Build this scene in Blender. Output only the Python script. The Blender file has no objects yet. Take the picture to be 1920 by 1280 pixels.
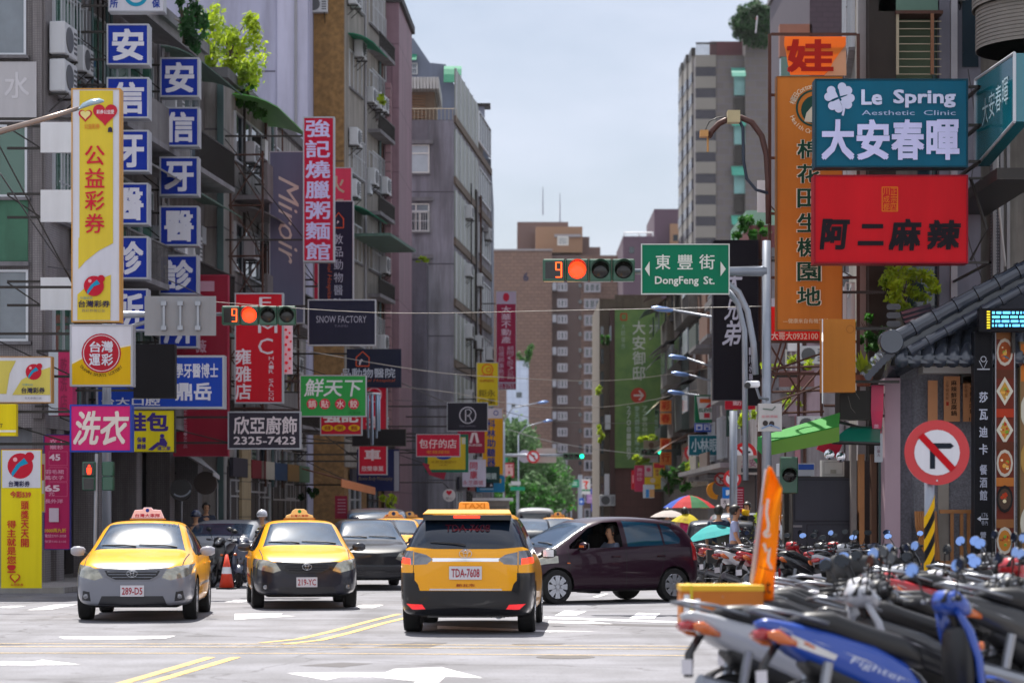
import bpy, bmesh, math, random
from mathutils import Vector, Matrix
R = math.radians
random.seed(7)
SC = bpy.context.scene
COL = SC.collection

# ---------------------------------------------------------------- camera, sky, sun, exposure
F, HZ, EYE = 4500.0, 965.0, 1.55           # focal length and horizon in photo pixels, eye height in metres
cam_d = bpy.data.cameras.new('camera'); cam = bpy.data.objects.new('camera', cam_d); COL.objects.link(cam)
cam.location = (0, 0, EYE); cam.rotation_euler = (R(90), 0, 0)
cam_d.sensor_width = 36; cam_d.lens = F * 36 / 1920; cam_d.shift_y = (HZ - 640) / 1920
cam_d.clip_start = .5; cam_d.clip_end = 4000
cam_d.dof.use_dof = True; cam_d.dof.focus_distance = 38; cam_d.dof.aperture_fstop = 2.0
SC.camera = cam
SUN_EL, SUN_AZ = R(60), R(-13)             # azimuth measured from +Y towards +X
W = bpy.data.worlds.new('World'); SC.world = W; W.use_nodes = True
nt = W.node_tree; bg = nt.nodes['Background']
sky = nt.nodes.new('ShaderNodeTexSky'); sky.sky_type = 'NISHITA'; sky.sun_disc = False
sky.sun_elevation = SUN_EL; sky.sun_rotation = SUN_AZ; sky.dust_density = 2.0; sky.air_density = 1.0; sky.ozone_density = 1.5
tc = nt.nodes.new('ShaderNodeTexCoord'); mp = nt.nodes.new('ShaderNodeMapping'); mp.inputs['Scale'].default_value = (1.2, 1.2, 3.0)
mp.inputs['Location'].default_value = (.35, .1, .2)
nz = nt.nodes.new('ShaderNodeTexNoise'); nz.inputs['Scale'].default_value = 2.2; nz.inputs['Detail'].default_value = 7; nz.inputs['Roughness'].default_value = .55
rp = nt.nodes.new('ShaderNodeValToRGB'); rp.color_ramp.elements[0].position = .36; rp.color_ramp.elements[1].position = .62
rp.color_ramp.elements[0].color = (.30, .30, .30, 1)
mx = nt.nodes.new('ShaderNodeMixRGB'); mx.inputs['Color2'].default_value = (7.0, 7.35, 8.3, 1)
nt.links.new(tc.outputs['Generated'], mp.inputs['Vector']); nt.links.new(mp.outputs['Vector'], nz.inputs['Vector'])
nt.links.new(nz.outputs['Fac'], rp.inputs['Fac']); nt.links.new(rp.outputs['Color'], mx.inputs['Fac'])
sp = nt.nodes.new('ShaderNodeSeparateXYZ'); nt.links.new(tc.outputs['Generated'], sp.inputs[0])      # clouds behind the camera brightened and warmed, out of view, to fill shaded walls
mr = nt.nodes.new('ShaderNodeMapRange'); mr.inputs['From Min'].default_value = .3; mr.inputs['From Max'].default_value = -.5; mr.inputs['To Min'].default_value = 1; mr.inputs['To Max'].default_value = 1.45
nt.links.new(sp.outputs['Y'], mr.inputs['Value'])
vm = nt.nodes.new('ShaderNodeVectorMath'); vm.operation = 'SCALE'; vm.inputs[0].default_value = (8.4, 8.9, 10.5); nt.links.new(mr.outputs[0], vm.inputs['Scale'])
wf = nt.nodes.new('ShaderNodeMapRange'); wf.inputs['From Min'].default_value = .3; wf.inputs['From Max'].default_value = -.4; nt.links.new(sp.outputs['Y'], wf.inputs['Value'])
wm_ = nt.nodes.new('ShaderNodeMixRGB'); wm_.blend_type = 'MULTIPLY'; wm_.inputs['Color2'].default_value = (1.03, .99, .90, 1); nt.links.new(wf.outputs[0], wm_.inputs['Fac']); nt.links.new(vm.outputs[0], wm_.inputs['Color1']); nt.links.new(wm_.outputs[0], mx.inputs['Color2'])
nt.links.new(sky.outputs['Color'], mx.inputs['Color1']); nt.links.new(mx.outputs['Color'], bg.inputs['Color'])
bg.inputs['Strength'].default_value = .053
sun_d = bpy.data.lights.new('sun', 'SUN'); sun = bpy.data.objects.new('sun', sun_d); COL.objects.link(sun)
sun_d.energy = 5.0; sun_d.angle = R(.5); sun_d.color = (1, .955, .88)
sd = Vector((math.sin(SUN_AZ) * math.cos(SUN_EL), math.cos(SUN_AZ) * math.cos(SUN_EL), math.sin(SUN_EL)))
sun.rotation_euler = sd.to_track_quat('Z', 'Y').to_euler(); sun.location = sd * 300
SC.view_settings.view_transform = 'Standard'; SC.view_settings.look = 'None'
SC.view_settings.exposure = .95; SC.view_settings.gamma = 1
SC.render.engine = 'CYCLES'
SC.cycles.use_denoising = True
SC.cycles.max_bounces = 7; SC.cycles.diffuse_bounces = 4; SC.cycles.glossy_bounces = 3; SC.cycles.transparent_max_bounces = 6
SC.cycles.sample_clamp_indirect = 6

# ---------------------------------------------------------------- helpers
def P(px, py, Y): return Vector(((px - 960) * Y / F, Y, EYE + (HZ - py) * Y / F))   # point seen at a photo pixel, Y metres away
def G(px, py, z=0):                                                                  # ground point at a photo pixel
    Y = (EYE - z) * F / (py - HZ); return Vector(((px - 960) * Y / F, Y, z))
def lin(h, k=1.0):
    if not isinstance(h, str): return tuple(h[:3])
    h = h.lstrip('#'); o = []
    for i in (0, 2, 4):
        v = int(h[i:i + 2], 16) / 255
        v = v / 12.92 if v <= .04045 else ((v + .055) / 1.055) ** 2.4
        o.append(min(.88, v * k))
    return tuple(o)

MATS = {}
def M(key, col='#808080', rough=.6, metal=0.0, var=.12, scale=3.0, streak=0.0, tile=None, emit=0, coat=0, bump=0, spec=.5, spots=0, col2=None, k=1.0):
    if key in MATS: return MATS[key]
    m = bpy.data.materials.new(key); m.use_nodes = True; MATS[key] = m
    t = m.node_tree; N = t.nodes; L = t.links; b = N['Principled BSDF']
    c = lin(col, k)
    b.inputs['Roughness'].default_value = rough; b.inputs['Metallic'].default_value = metal
    b.inputs['Specular IOR Level'].default_value = spec
    if coat: b.inputs['Coat Weight'].default_value = coat; b.inputs['Coat Roughness'].default_value = .03
    tcn = N.new('ShaderNodeTexCoord'); vec = tcn.outputs['Object']
    nz = N.new('ShaderNodeTexNoise'); nz.inputs['Scale'].default_value = scale; nz.inputs['Detail'].default_value = 6; nz.inputs['Roughness'].default_value = .6
    L.new(vec, nz.inputs['Vector'])
    mixc = N.new('ShaderNodeMixRGB'); L.new(nz.outputs['Fac'], mixc.inputs['Fac'])
    c2 = lin(col2, k) if col2 else None
    mixc.inputs['Color1'].default_value = (*[max(0, v * (1 - var * 1.6)) for v in c], 1)
    mixc.inputs['Color2'].default_value = (*(c2 or [min(1, v * (1 + var * 1.6)) for v in c]), 1)
    if c2: mixc.inputs['Color1'].default_value = (*c, 1)
    out = mixc.outputs['Color']
    if tile:
        tw, th, mcol, ms = tile
        sx = N.new('ShaderNodeSeparateXYZ'); L.new(vec, sx.inputs[0])
        ad = N.new('ShaderNodeMath'); L.new(sx.outputs['X'], ad.inputs[0]); L.new(sx.outputs['Y'], ad.inputs[1])
        cb = N.new('ShaderNodeCombineXYZ'); L.new(ad.outputs[0], cb.inputs['X']); L.new(sx.outputs['Z'], cb.inputs['Y'])
        br = N.new('ShaderNodeTexBrick'); br.offset = 0 if tw == th else .5
        br.inputs['Scale'].default_value = 1; br.inputs['Brick Width'].default_value = tw; br.inputs['Row Height'].default_value = th
        br.inputs['Mortar Size'].default_value = ms; br.inputs['Mortar'].default_value = (*lin(mcol), 1)
        br.inputs['Mortar Smooth'].default_value = .2; br.inputs['Bias'].default_value = 0
        L.new(cb.outputs[0], br.inputs['Vector']); L.new(out, br.inputs['Color1'])
        dk = N.new('ShaderNodeMixRGB'); dk.blend_type = 'MULTIPLY'; dk.inputs['Fac'].default_value = 1; dk.inputs['Color2'].default_value = (.86, .86, .88, 1)
        L.new(out, dk.inputs['Color1']); L.new(dk.outputs[0], br.inputs['Color2']); out = br.outputs['Color']
    if streak:
        mp = N.new('ShaderNodeMapping'); mp.inputs['Scale'].default_value = (2.6, 2.6, .22); L.new(vec, mp.inputs['Vector'])
        n2 = N.new('ShaderNodeTexNoise'); n2.inputs['Scale'].default_value = 1.0; n2.inputs['Detail'].default_value = 8; n2.inputs['Roughness'].default_value = .65; L.new(mp.outputs[0], n2.inputs['Vector'])
        r2 = N.new('ShaderNodeValToRGB'); r2.color_ramp.elements[0].position = .38; r2.color_ramp.elements[1].position = .66
        L.new(n2.outputs['Fac'], r2.inputs['Fac'])
        ms2 = N.new('ShaderNodeMath'); ms2.operation = 'MULTIPLY'; ms2.inputs[1].default_value = streak; L.new(r2.outputs['Color'], ms2.inputs[0])
        m2 = N.new('ShaderNodeMixRGB'); L.new(ms2.outputs[0], m2.inputs['Fac']); L.new(out, m2.inputs['Color1'])
        m2.inputs['Color2'].default_value = (c[0] * .28, c[1] * .26, c[2] * .25, 1); out = m2.outputs['Color']
    if spots:
        v3 = N.new('ShaderNodeTexNoise'); v3.inputs['Scale'].default_value = spots; v3.inputs['Detail'].default_value = 3; L.new(vec, v3.inputs['Vector'])
        r3 = N.new('ShaderNodeValToRGB'); r3.color_ramp.elements[0].position = .35; r3.color_ramp.elements[1].position = .65
        r3.color_ramp.elements[0].color = (.78, .77, .76, 1); r3.color_ramp.elements[1].color = (1.2, 1.2, 1.2, 1); L.new(v3.outputs['Fac'], r3.inputs['Fac'])
        m3 = N.new('ShaderNodeMixRGB'); m3.blend_type = 'MULTIPLY'; m3.inputs['Fac'].default_value = 1; L.new(out, m3.inputs['Color1']); L.new(r3.outputs[0], m3.inputs['Color2']); out = m3.outputs['Color']
    L.new(out, b.inputs['Base Color'])
    if emit:
        b.inputs['Emission Color'].default_value = (*c, 1); b.inputs['Emission Strength'].default_value = emit
    if bump:
        bn = N.new('ShaderNodeBump'); bn.inputs['Strength'].default_value = bump; bn.inputs['Distance'].default_value = .02
        n4 = N.new('ShaderNodeTexNoise'); n4.inputs['Scale'].default_value = scale * 8; L.new(vec, n4.inputs['Vector']); L.new(n4.outputs['Fac'], bn.inputs['Height']); L.new(bn.outputs[0], b.inputs['Normal'])
    return m
def leafmat(key, c1, c2, tr=.45):
    if key in MATS: return MATS[key]
    m = bpy.data.materials.new(key); m.use_nodes = True; MATS[key] = m
    t = m.node_tree; N = t.nodes; L = t.links; b = N['Principled BSDF']; out = N['Material Output']
    tcn = N.new('ShaderNodeTexCoord'); nz = N.new('ShaderNodeTexNoise'); nz.inputs['Scale'].default_value = 2.3; nz.inputs['Detail'].default_value = 5; L.new(tcn.outputs['Object'], nz.inputs['Vector'])
    mx = N.new('ShaderNodeMixRGB'); mx.inputs['Color1'].default_value = (*lin(c1), 1); mx.inputs['Color2'].default_value = (*lin(c2), 1)
    rp = N.new('ShaderNodeValToRGB'); rp.color_ramp.elements[0].position = .35; rp.color_ramp.elements[1].position = .65
    L.new(nz.outputs['Fac'], rp.inputs['Fac']); L.new(rp.outputs[0], mx.inputs['Fac']); L.new(mx.outputs[0], b.inputs['Base Color']); b.inputs['Roughness'].default_value = .65; b.inputs['Specular IOR Level'].default_value = .2
    tl = N.new('ShaderNodeBsdfTranslucent'); L.new(mx.outputs[0], tl.inputs['Color'])
    ms = N.new('ShaderNodeMixShader'); ms.inputs['Fac'].default_value = tr
    L.new(b.outputs[0], ms.inputs[1]); L.new(tl.outputs[0], ms.inputs[2]); L.new(ms.outputs[0], out.inputs['Surface'])
    return m
def clothmat(key, col, tr=.5, rough=.8):
    if key in MATS: return MATS[key]
    m = M(key, col, rough, var=.06); t = m.node_tree; N = t.nodes; L = t.links
    tl = N.new('ShaderNodeBsdfTranslucent'); tl.inputs['Color'].default_value = (*lin(col), 1)
    ms = N.new('ShaderNodeMixShader'); ms.inputs['Fac'].default_value = tr
    L.new(N['Principled BSDF'].outputs[0], ms.inputs[1]); L.new(tl.outputs[0], ms.inputs[2]); L.new(ms.outputs[0], N['Material Output'].inputs['Surface'])
    return m
def paint(col): return M('paint ' + col, col, .45, var=.06, scale=1.3, spec=.12, streak=.16)          # sign paint / vinyl
def gloss(col, rough=.25, coat=.8): return M('gloss %s %s' % (col, rough), col, rough, var=.03, coat=coat)
STEEL = M('steel', '#8f9299', .35, .9, var=.1)
CHROME = M('chrome', '#d8dae0', .08, 1.0, var=.02)
DARKM = M('dark metal', '#2a2624', .5, .3, var=.2)
RUST = M('rusty steel', '#4a2c22', .7, .2, var=.3)
ALU = M('aluminium frame', '#b9bcc2', .4, .5, var=.06)
BLACK = M('black plastic', '#141416', .45, var=.1)
RUBBER = M('rubber', '#0d0d0f', .8, var=.1)
GLASS = M('window glass', '#20303a', .06, 0, var=.25, scale=.7, spec=.9)
GLASSG = M('green glass', '#2c5a4c', .08, 0, var=.2, scale=.8, spec=.8)
CURT = M('curtain glass', '#66707a', .12, 0, var=.3, scale=1.4, spec=.8)
WHITE = M('white paint', '#d9dadf', .5, var=.06)
CONC = M('concrete', '#77757a', .85, var=.15, scale=1.6, streak=.55, bump=.3)

class MB:
    def __init__(s): s.v = []; s.f = []
    def add(s, vs, fs):
        n = len(s.v); s.v += [tuple(v) for v in vs]; s.f += [tuple(n + i for i in f) for f in fs]; return s
    def bx(s, x0, x1, y0, y1, z0, z1):
        return s.add([(x0, y0, z0), (x1, y0, z0), (x1, y1, z0), (x0, y1, z0), (x0, y0, z1), (x1, y0, z1), (x1, y1, z1), (x0, y1, z1)],
                     [(3, 2, 1, 0), (4, 5, 6, 7), (0, 1, 5, 4), (1, 2, 6, 5), (2, 3, 7, 6), (3, 0, 4, 7)])
    def obox(s, o, ux, uy, uz):               # oriented box: corner and three edge vectors
        o = Vector(o); vs = [o, o + ux, o + ux + uy, o + uy]; vs += [v + uz for v in vs]
        return s.add(vs, [(3, 2, 1, 0), (4, 5, 6, 7), (0, 1, 5, 4), (1, 2, 6, 5), (2, 3, 7, 6), (3, 0, 4, 7)])
    def tube(s, pts, r, n=8, cap=True):
        pts = [Vector(p) for p in pts]; rs = r if isinstance(r, (list, tuple)) else [r] * len(pts); rings = []; base = len(s.v)
        for i, p in enumerate(pts):
            d = (pts[min(i + 1, len(pts) - 1)] - pts[max(i - 1, 0)]).normalized()
            a = Vector((0, 0, 1)) if abs(d.z) < .9 else Vector((1, 0, 0))
            u = d.cross(a).normalized(); w = d.cross(u)
            s.v += [tuple(p + (u * math.cos(2 * math.pi * k / n) + w * math.sin(2 * math.pi * k / n)) * rs[i]) for k in range(n)]
        for i in range(len(pts) - 1):
            for k in range(n):
                a0 = base + i * n; k2 = (k + 1) % n
                s.f.append((a0 + k, a0 + k2, a0 + n + k2, a0 + n + k))
        if cap: s.f.append(tuple(base + k for k in reversed(range(n)))); e = base + (len(pts) - 1) * n; s.f.append(tuple(e + k for k in range(n)))
        return s
    def lathe(s, prof, c, ax='z', n=16, cap=True):      # prof: (radius, along)
        base = len(s.v); c = Vector(c)
        for r, h in prof:
            for k in range(n):
                a = 2 * math.pi * k / n; p = (r * math.cos(a), r * math.sin(a), h)
                q = {'z': p, 'y': (p[0], p[2], p[1]), 'x': (p[2], p[0], p[1])}[ax]; s.v.append(tuple(c + Vector(q)))
        for i in range(len(prof) - 1):
            for k in range(n):
                a = base + i * n + k; b = base + i * n + (k + 1) % n; s.f.append((a, b, b + n, a + n))
        if cap: s.f.append(tuple(base + k for k in range(n))); e = base + (len(prof) - 1) * n; s.f.append(tuple(e + k for k in range(n)))
        return s
    def prism(s, pts, off):                   # extrude a closed polygon of 3-D points by a vector
        off = Vector(off); n = len(pts); a = [Vector(p) for p in pts]
        return s.add(a + [p + off for p in a], [tuple(range(n))[::-1], tuple(range(n, 2 * n))] + [(i, (i + 1) % n, n + (i + 1) % n, n + i) for i in range(n)])
    def grid(s, rows, close=False):
        n = len(rows[0]); base = len(s.v)
        for r in rows: s.v += [tuple(p) for p in r]
        for i in range(len(rows) - 1):
            for k in range(n if close else n - 1):
                k2 = (k + 1) % n; s.f.append((base + i * n + k, base + i * n + k2, base + (i + 1) * n + k2, base + (i + 1) * n + k))
        return s
    def build(s, name, mat=None, parent=None, smooth=False, bevel=0, sub=0, solid=0):
        o0 = parent.get('_o', parent.location) if parent else (0, 0, 0)
        if parent and parent.parent: o0 = parent.get('_o')
        me = bpy.data.meshes.new(name)
        me.from_pydata([(x - o0[0], y - o0[1], z - o0[2]) for x, y, z in s.v], [], s.f)
        bm = bmesh.new(); bm.from_mesh(me); bmesh.ops.recalc_face_normals(bm, faces=bm.faces)
        if bevel:
            bmesh.ops.bevel(bm, geom=[e for e in bm.edges], offset=bevel, segments=2 if bevel > .02 else 1, affect='EDGES', profile=.6, clamp_overlap=True)
        bm.to_mesh(me); bm.free()
        if smooth:
            for p in me.polygons: p.use_smooth = True
        o = bpy.data.objects.new(name, me); COL.objects.link(o)
        if mat: me.materials.append(mat)
        if parent: o.parent = parent
        o['_o'] = tuple(o0) if parent else (0, 0, 0)
        if sub: md = o.modifiers.new('s', 'SUBSURF'); md.levels = md.render_levels = sub
        if solid: md = o.modifiers.new('t', 'SOLIDIFY'); md.thickness = solid; md.offset = 0
        return o
def tag(o, label, cat, group=None, kind=None):
    o['label'] = label; o['category'] = cat
    if group: o['group'] = group
    if kind: o['kind'] = kind
    return o
def thing(name, label, cat, loc=(0, 0, 0), group=None):
    o = bpy.data.objects.new(name, None); COL.objects.link(o); o.location = loc; o.empty_display_size = .2
    o['_o'] = tuple(loc)
    return tag(o, label, cat, group)
def copy_tree(o, parent=None, colmap=None):
    c = o.copy(); COL.objects.link(c)
    if parent: c.parent = parent
    if colmap and c.type == 'MESH' and c.data.materials and c.data.materials[0].name in colmap:
        c.material_slots[0].link = 'OBJECT'; c.material_slots[0].material = colmap[c.data.materials[0].name]
    for ch in o.children: copy_tree(ch, c, colmap)
    return c
def struct(o): o['kind'] = 'structure'; return o

# lettering: flat glyph outlines from the built-in font, fitted to a box
TXT = {}
def glyphs(s, bold=0.0, italic=0.0):
    key = (s, bold, italic)
    if key in TXT: return TXT[key]
    c = bpy.data.curves.new('t', 'FONT'); c.body = s; c.size = 1; c.resolution_u = 2; c.shear = italic
    o = bpy.data.objects.new('t', c); COL.objects.link(o)
    me = bpy.data.meshes.new_from_object(o.evaluated_get(bpy.context.evaluated_depsgraph_get()))
    vs = [(v.co.x, v.co.y) for v in me.vertices]; fs = [tuple(p.vertices) for p in me.polygons]
    bpy.data.objects.remove(o); bpy.data.meshes.remove(me); bpy.data.curves.remove(c)
    if not vs: vs = [(0, 0), (1, 0), (1, 1)]; fs = []
    xs = [v[0] for v in vs]; ys = [v[1] for v in vs]
    TXT[key] = (vs, fs, min(xs), max(xs), min(ys), max(ys)); return TXT[key]
def text_into(mb, s, x0, y0, x1, y1, Y, bold=.02, italic=0, rot=0):   # photo-pixel box on the plane Y
    vs, fs, a, b, c, d = glyphs(s, bold, italic)
    cx, cy = (x0 + x1) / 2, (y0 + y1) / 2; e = bold * .62 if bold > .012 else 0
    # heavier strokes: the outline laid down again, shifted by the stroke growth, each a fraction of a millimetre proud
    for k, (dx, dy) in enumerate(((0, 0), (e, e), (-e, -e), (e, -e), (-e, e)) if e else ((0, 0),)):
        out = []
        for x, y in vs:
            u = (x + dx - a + e) / max(b - a + 2 * e, 1e-6) - .5; w = .5 - (y + dy - c + e) / max(d - c + 2 * e, 1e-6)
            if rot == 90: px, py = cx - w * (x1 - x0), cy + u * (y1 - y0)
            else: px, py = cx + u * (x1 - x0), cy + w * (y1 - y0)
            out.append(P(px, py, Y - .0004 * k))
        mb.add(out, fs)
    return mb
def ribbon(mb, pts, w, Y):
    n = len(pts); L = []; Rr = []
    for i, (x, y) in enumerate(pts):
        ax, ay = pts[max(i - 1, 0)]; bx_, by_ = pts[min(i + 1, n - 1)]; d = math.hypot(bx_ - ax, by_ - ay) or 1
        nx, ny = -(by_ - ay) / d * w / 2, (bx_ - ax) / d * w / 2
        L.append(P(x + nx, y + ny, Y)); Rr.append(P(x - nx, y - ny, Y))
    return mb.grid([L, Rr])
def arcpts(cx, cy, r, a0, a1, n=16, ry=None):
    ry = ry or r
    return [(cx + r * math.cos(R(a0 + (a1 - a0) * i / n)), cy + ry * math.sin(R(a0 + (a1 - a0) * i / n))) for i in range(n + 1)]
def items_on(root, items, Y):
    """lettering and emblems on a flat face at distance Y, each 3 mm proud of the one before"""
    k = 0
    for it in items:
        kind = it[0]; k += 1; y = Y - .004 - .003 * min(k, 12); mb = MB()
        if kind == 't': text_into(mb, it[1], *it[2:6], y, *(it[7:] if len(it) > 7 else (.02,))); mb.build('lettering', paint(it[6]), root)
        elif kind == 'v':
            s, x0, y0, x1, y1 = it[1:6]; n = len(s); h = (y1 - y0) / n; bold = it[7] if len(it) > 7 else .02; fill = it[8] if len(it) > 8 else .86
            for i, ch in enumerate(s):
                if ch == ' ': continue
                text_into(mb, ch, x0, y0 + i * h + h * (1 - fill) / 2, x1, y0 + (i + 1) * h - h * (1 - fill) / 2, y, bold)
            mb.build('lettering', paint(it[6]), root)
        elif kind == 'p': mb.add([P(a, b, y) for a, b in it[1]], [tuple(range(len(it[1])))]); mb.build('emblem', paint(it[2]), root)
        elif kind == 'c':
            ps = arcpts(it[1], it[2], it[3], 0, 345, 23, it[5] if len(it) > 5 else None); mb.add([P(a, b, y) for a, b in ps], [tuple(range(24))]); mb.build('emblem', paint(it[4]), root)
        elif kind == 'r':
            ribbon(mb, arcpts(it[1], it[2], it[3], 0, 360, 32), it[4], y); mb.build('emblem_ring', paint(it[5]), root)
        elif kind == 'b': x0, y0, x1, y1 = it[1:5]; mb.add([P(x0, y0, y), P(x1, y0, y), P(x1, y1, y), P(x0, y1, y)], [(0, 1, 2, 3)]); mb.build('colour_field', paint(it[5]), root)
        elif kind == 'o':
            x0, y0, x1, y1, w = it[1:6]
            for q in ([(x0, y0), (x1, y0)], [(x0, y1), (x1, y1)], [(x0, y0), (x0, y1)], [(x1, y0), (x1, y1)]): ribbon(mb, q, w, y)
            mb.build('outline', paint(it[6]), root)
        elif kind == 'l': ribbon(mb, it[1], it[2], y); mb.build('emblem', paint(it[3]), root)
        elif kind == 'a':
            s, cx, cy, r, a0, a1, sz = it[1:8]; n = len(s)
            up = 1 if a1 > a0 else -1
            for i, ch in enumerate(s):
                if ch == ' ': continue
                a = R(a0 + (a1 - a0) * (i + .5) / n); vs, fs, xa, xb, ya, yb = glyphs(ch, .02)
                ccx, ccy = cx + r * math.cos(a), cy + r * math.sin(a); th = a + math.pi / 2 if up > 0 else a - math.pi / 2
                out = []
                for gx, gy in vs:
                    u = (gx - (xa + xb) / 2) * sz; w = -(gy - .35) * sz
                    out.append(P(ccx + u * math.cos(th) - w * math.sin(th), ccy + u * math.sin(th) + w * math.cos(th), y))
                mb.add(out, fs)
            mb.build('lettering', paint(it[8]), root)
XLK = [(40, -11.0), (51, -9.92), (66, -8.45), (66.01, -7.92), (80, -6.8), (82, -5.74), (90, -4.24), (100, -2.44), (116, -1.0), (160, 0)]
def XL(Y):                                    # street face of the left-hand row
    for (a, xa), (b, xb) in zip(XLK, XLK[1:]):
        if a <= Y <= b: return xa + (xb - xa) * (Y - a) / (b - a)
    return XLK[0][1]
def sign(label, box, Y, col, items=(), depth=.22, frame=None, fw=2.5, cat='sign', group=None, arm=None, name='shop_sign', mat=None, arm_z=None):
    x0, y0, x1, y1 = box; c = P((x0 + x1) / 2, y1, Y); root = thing(name, label, cat, c + Vector((0, depth / 2, 0)), group)
    a, b = P(x0, y1, Y), P(x1, y0, Y); s = Y / F
    fy = Y
    if frame:
        w = fw * s; mb = MB()
        mb.bx(a.x, b.x, Y - .015, Y + depth, b.z - w, b.z).bx(a.x, b.x, Y - .015, Y + depth, a.z, a.z + w)
        mb.bx(a.x, a.x + w, Y - .015, Y + depth, a.z + w, b.z - w).bx(b.x - w, b.x, Y - .015, Y + depth, a.z + w, b.z - w)
        mb.build('frame', frame if not isinstance(frame, str) else paint(frame), root)
        a = a + Vector((w, 0, w)); b = b - Vector((w, 0, w))
    MB().bx(a.x, b.x, Y, Y + depth - .01, a.z, b.z).build('panel', mat or paint(col), root)
    items_on(root, items, Y)
    if arm:
        mb = MB(); zs = arm_z or (a.z + .15 * (b.z - a.z), b.z - .12 * (b.z - a.z)); ym = Y + depth * .5
        xw = XL(ym) - .05 if arm == 'L' else arm
        for z in zs:
            mb = MB(); mb.bx(min(xw, a.x), a.x, ym - .025, ym + .025, z - .025, z + .025) if arm == 'L' else mb.bx(b.x, xw, ym - .025, ym + .025, z - .025, z + .025)
            if z == zs[0] and arm == 'L' and a.x - xw > .5: mb.tube([(xw, ym, zs[-1] - .02), (a.x, ym, zs[0])], .015, 5)
            mb.build('bracket', DARKM, root)
    return root
# ---------------------------------------------------------------- ground, road, pavements, markings
ASPH = M('asphalt', '#65656b', .85, var=.10, scale=.3, spots=.8, bump=.25, k=1.2)
def asphalt_wear(m):                           # cracks, wheel tracks and aggregate
    t = m.node_tree; N = t.nodes; L = t.links; b = N['Principled BSDF']; src = b.inputs['Base Color'].links[0].from_socket; g = N.new('ShaderNodeNewGeometry')
    def mul(src, fac, col):
        mm = N.new('ShaderNodeMixRGB'); mm.blend_type = 'MULTIPLY'; L.new(fac, mm.inputs['Fac']); L.new(src, mm.inputs['Color1']); mm.inputs['Color2'].default_value = (*col, 1); return mm.outputs[0]
    def ramp(s_, a, b_):
        r = N.new('ShaderNodeMapRange'); r.inputs['From Min'].default_value = a; r.inputs['From Max'].default_value = b_; L.new(s_, r.inputs['Value']); return r.outputs[0]
    w = N.new('ShaderNodeTexNoise'); w.inputs['Scale'].default_value = 1.2; L.new(g.outputs['Position'], w.inputs['Vector'])
    wm = N.new('ShaderNodeVectorMath'); wm.operation = 'MULTIPLY_ADD'; wm.inputs[1].default_value = (.9, .9, .9); L.new(w.outputs['Color'], wm.inputs[0]); L.new(g.outputs['Position'], wm.inputs[2])
    v = N.new('ShaderNodeTexVoronoi'); v.feature = 'DISTANCE_TO_EDGE'; v.inputs['Scale'].default_value = .16; L.new(wm.outputs[0], v.inputs['Vector'])
    src = mul(src, ramp(v.outputs['Distance'], .006, .002), (.62, .61, .61))
    for sc, a, b_, col in (((1.1, .05, 1), .55, .72, (.72, .71, .71)), ((.10, .7, 1), .56, .70, (.8, .79, .79)), ((26, 26, 26), .5, .8, (.55, .55, .56)), ((2.2, 2.2, 1), .66, .72, (.55, .53, .52))):
        mp = N.new('ShaderNodeMapping'); mp.inputs['Scale'].default_value = sc; L.new(g.outputs['Position'], mp.inputs['Vector']); n = N.new('ShaderNodeTexNoise'); n.inputs['Scale'].default_value = 1; n.inputs['Detail'].default_value = 5; L.new(mp.outputs[0], n.inputs['Vector']); src = mul(src, ramp(n.outputs['Fac'], a, b_), col)
    L.new(src, b.inputs['Base Color'])
asphalt_wear(ASPH)
PAVE = M('paving', '#8c8886', .85, var=.10, scale=1.5, tile=(.3, .3, '#5e5a58', .012))
KERB = M('kerb stone', '#9a9896', .85, var=.12, streak=.3)
MARKW = M('road paint white', '#c9c7cb', .7, var=.10, scale=5, spots=9, k=1.1)
MARKY = M('road paint yellow', '#c7a457', .7, var=.12, scale=5, spots=9)
g = MB(); n = 40
def gx(i): return -900 + 1800 * i / n
g.grid([[(gx(i), -60 + 1500 * j / n, 0) for i in range(n + 1)] for j in range(n + 1)])
struct(g.build('ground', M('far ground', '#6a6866', .9, var=.1, scale=.05)))
rd = MB(); rd.add([(-26, -8, .004), (26, -8, .004), (26, 460, .004), (-26, 460, .004)], [(0, 1, 2, 3)]); struct(rd.build('road', ASPH))
def slab(name, poly, z, mat): return struct(MB().prism([(x, y, 0) for x, y in poly], (0, 0, z)).build(name, mat, bevel=.01))
slab('pavement', [(-26, 47.5), (-8.9, 47.5), (-7.0, 60), (-5.6, 78), (-4.2, 86), (-1.4, 100), (-.2, 130), (.6, 300), (-26, 300)], .12, PAVE)
slab('pavement', [(5.9, 41.2), (26, 41.2), (26, 300), (4.6, 300), (5.0, 130), (6.9, 75), (6.6, 60), (5.9, 44)], .12, PAVE)
slab('pavement', [(3.7, -8), (26, -8), (26, 24), (3.9, 24)], .12, PAVE)
struct(MB().prism([(-26, 47.35, 0), (-8.85, 47.35, 0), (-8.85, 47.5, 0), (-26, 47.5, 0)], (0, 0, .125)).build('kerb', KERB))
struct(MB().prism([(3.55, -8, 0), (3.7, -8, 0), (3.9, 24, 0), (3.75, 24, 0)], (0, 0, .125)).build('kerb', KERB))
def mark(pts, mat=MARKW, z=.008, name='road_marking'):
    mb = MB(); mb.add([G(x, y, z) for x, y in pts], [tuple(range(len(pts)))]); return struct(mb.build(name, mat))
def markline(pts, w, mat, z=.008):
    ps = [G(x, y, z) for x, y in pts]; L = []; Rr = []
    for i, p in enumerate(ps):
        d = ps[min(i + 1, len(ps) - 1)] - ps[max(i - 1, 0)]; nn = Vector((-d.y, d.x, 0)).normalized() * w / 2
        L.append(p + nn); Rr.append(p - nn)
    return struct(MB().grid([L, Rr]).build('road_marking', mat))
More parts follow.
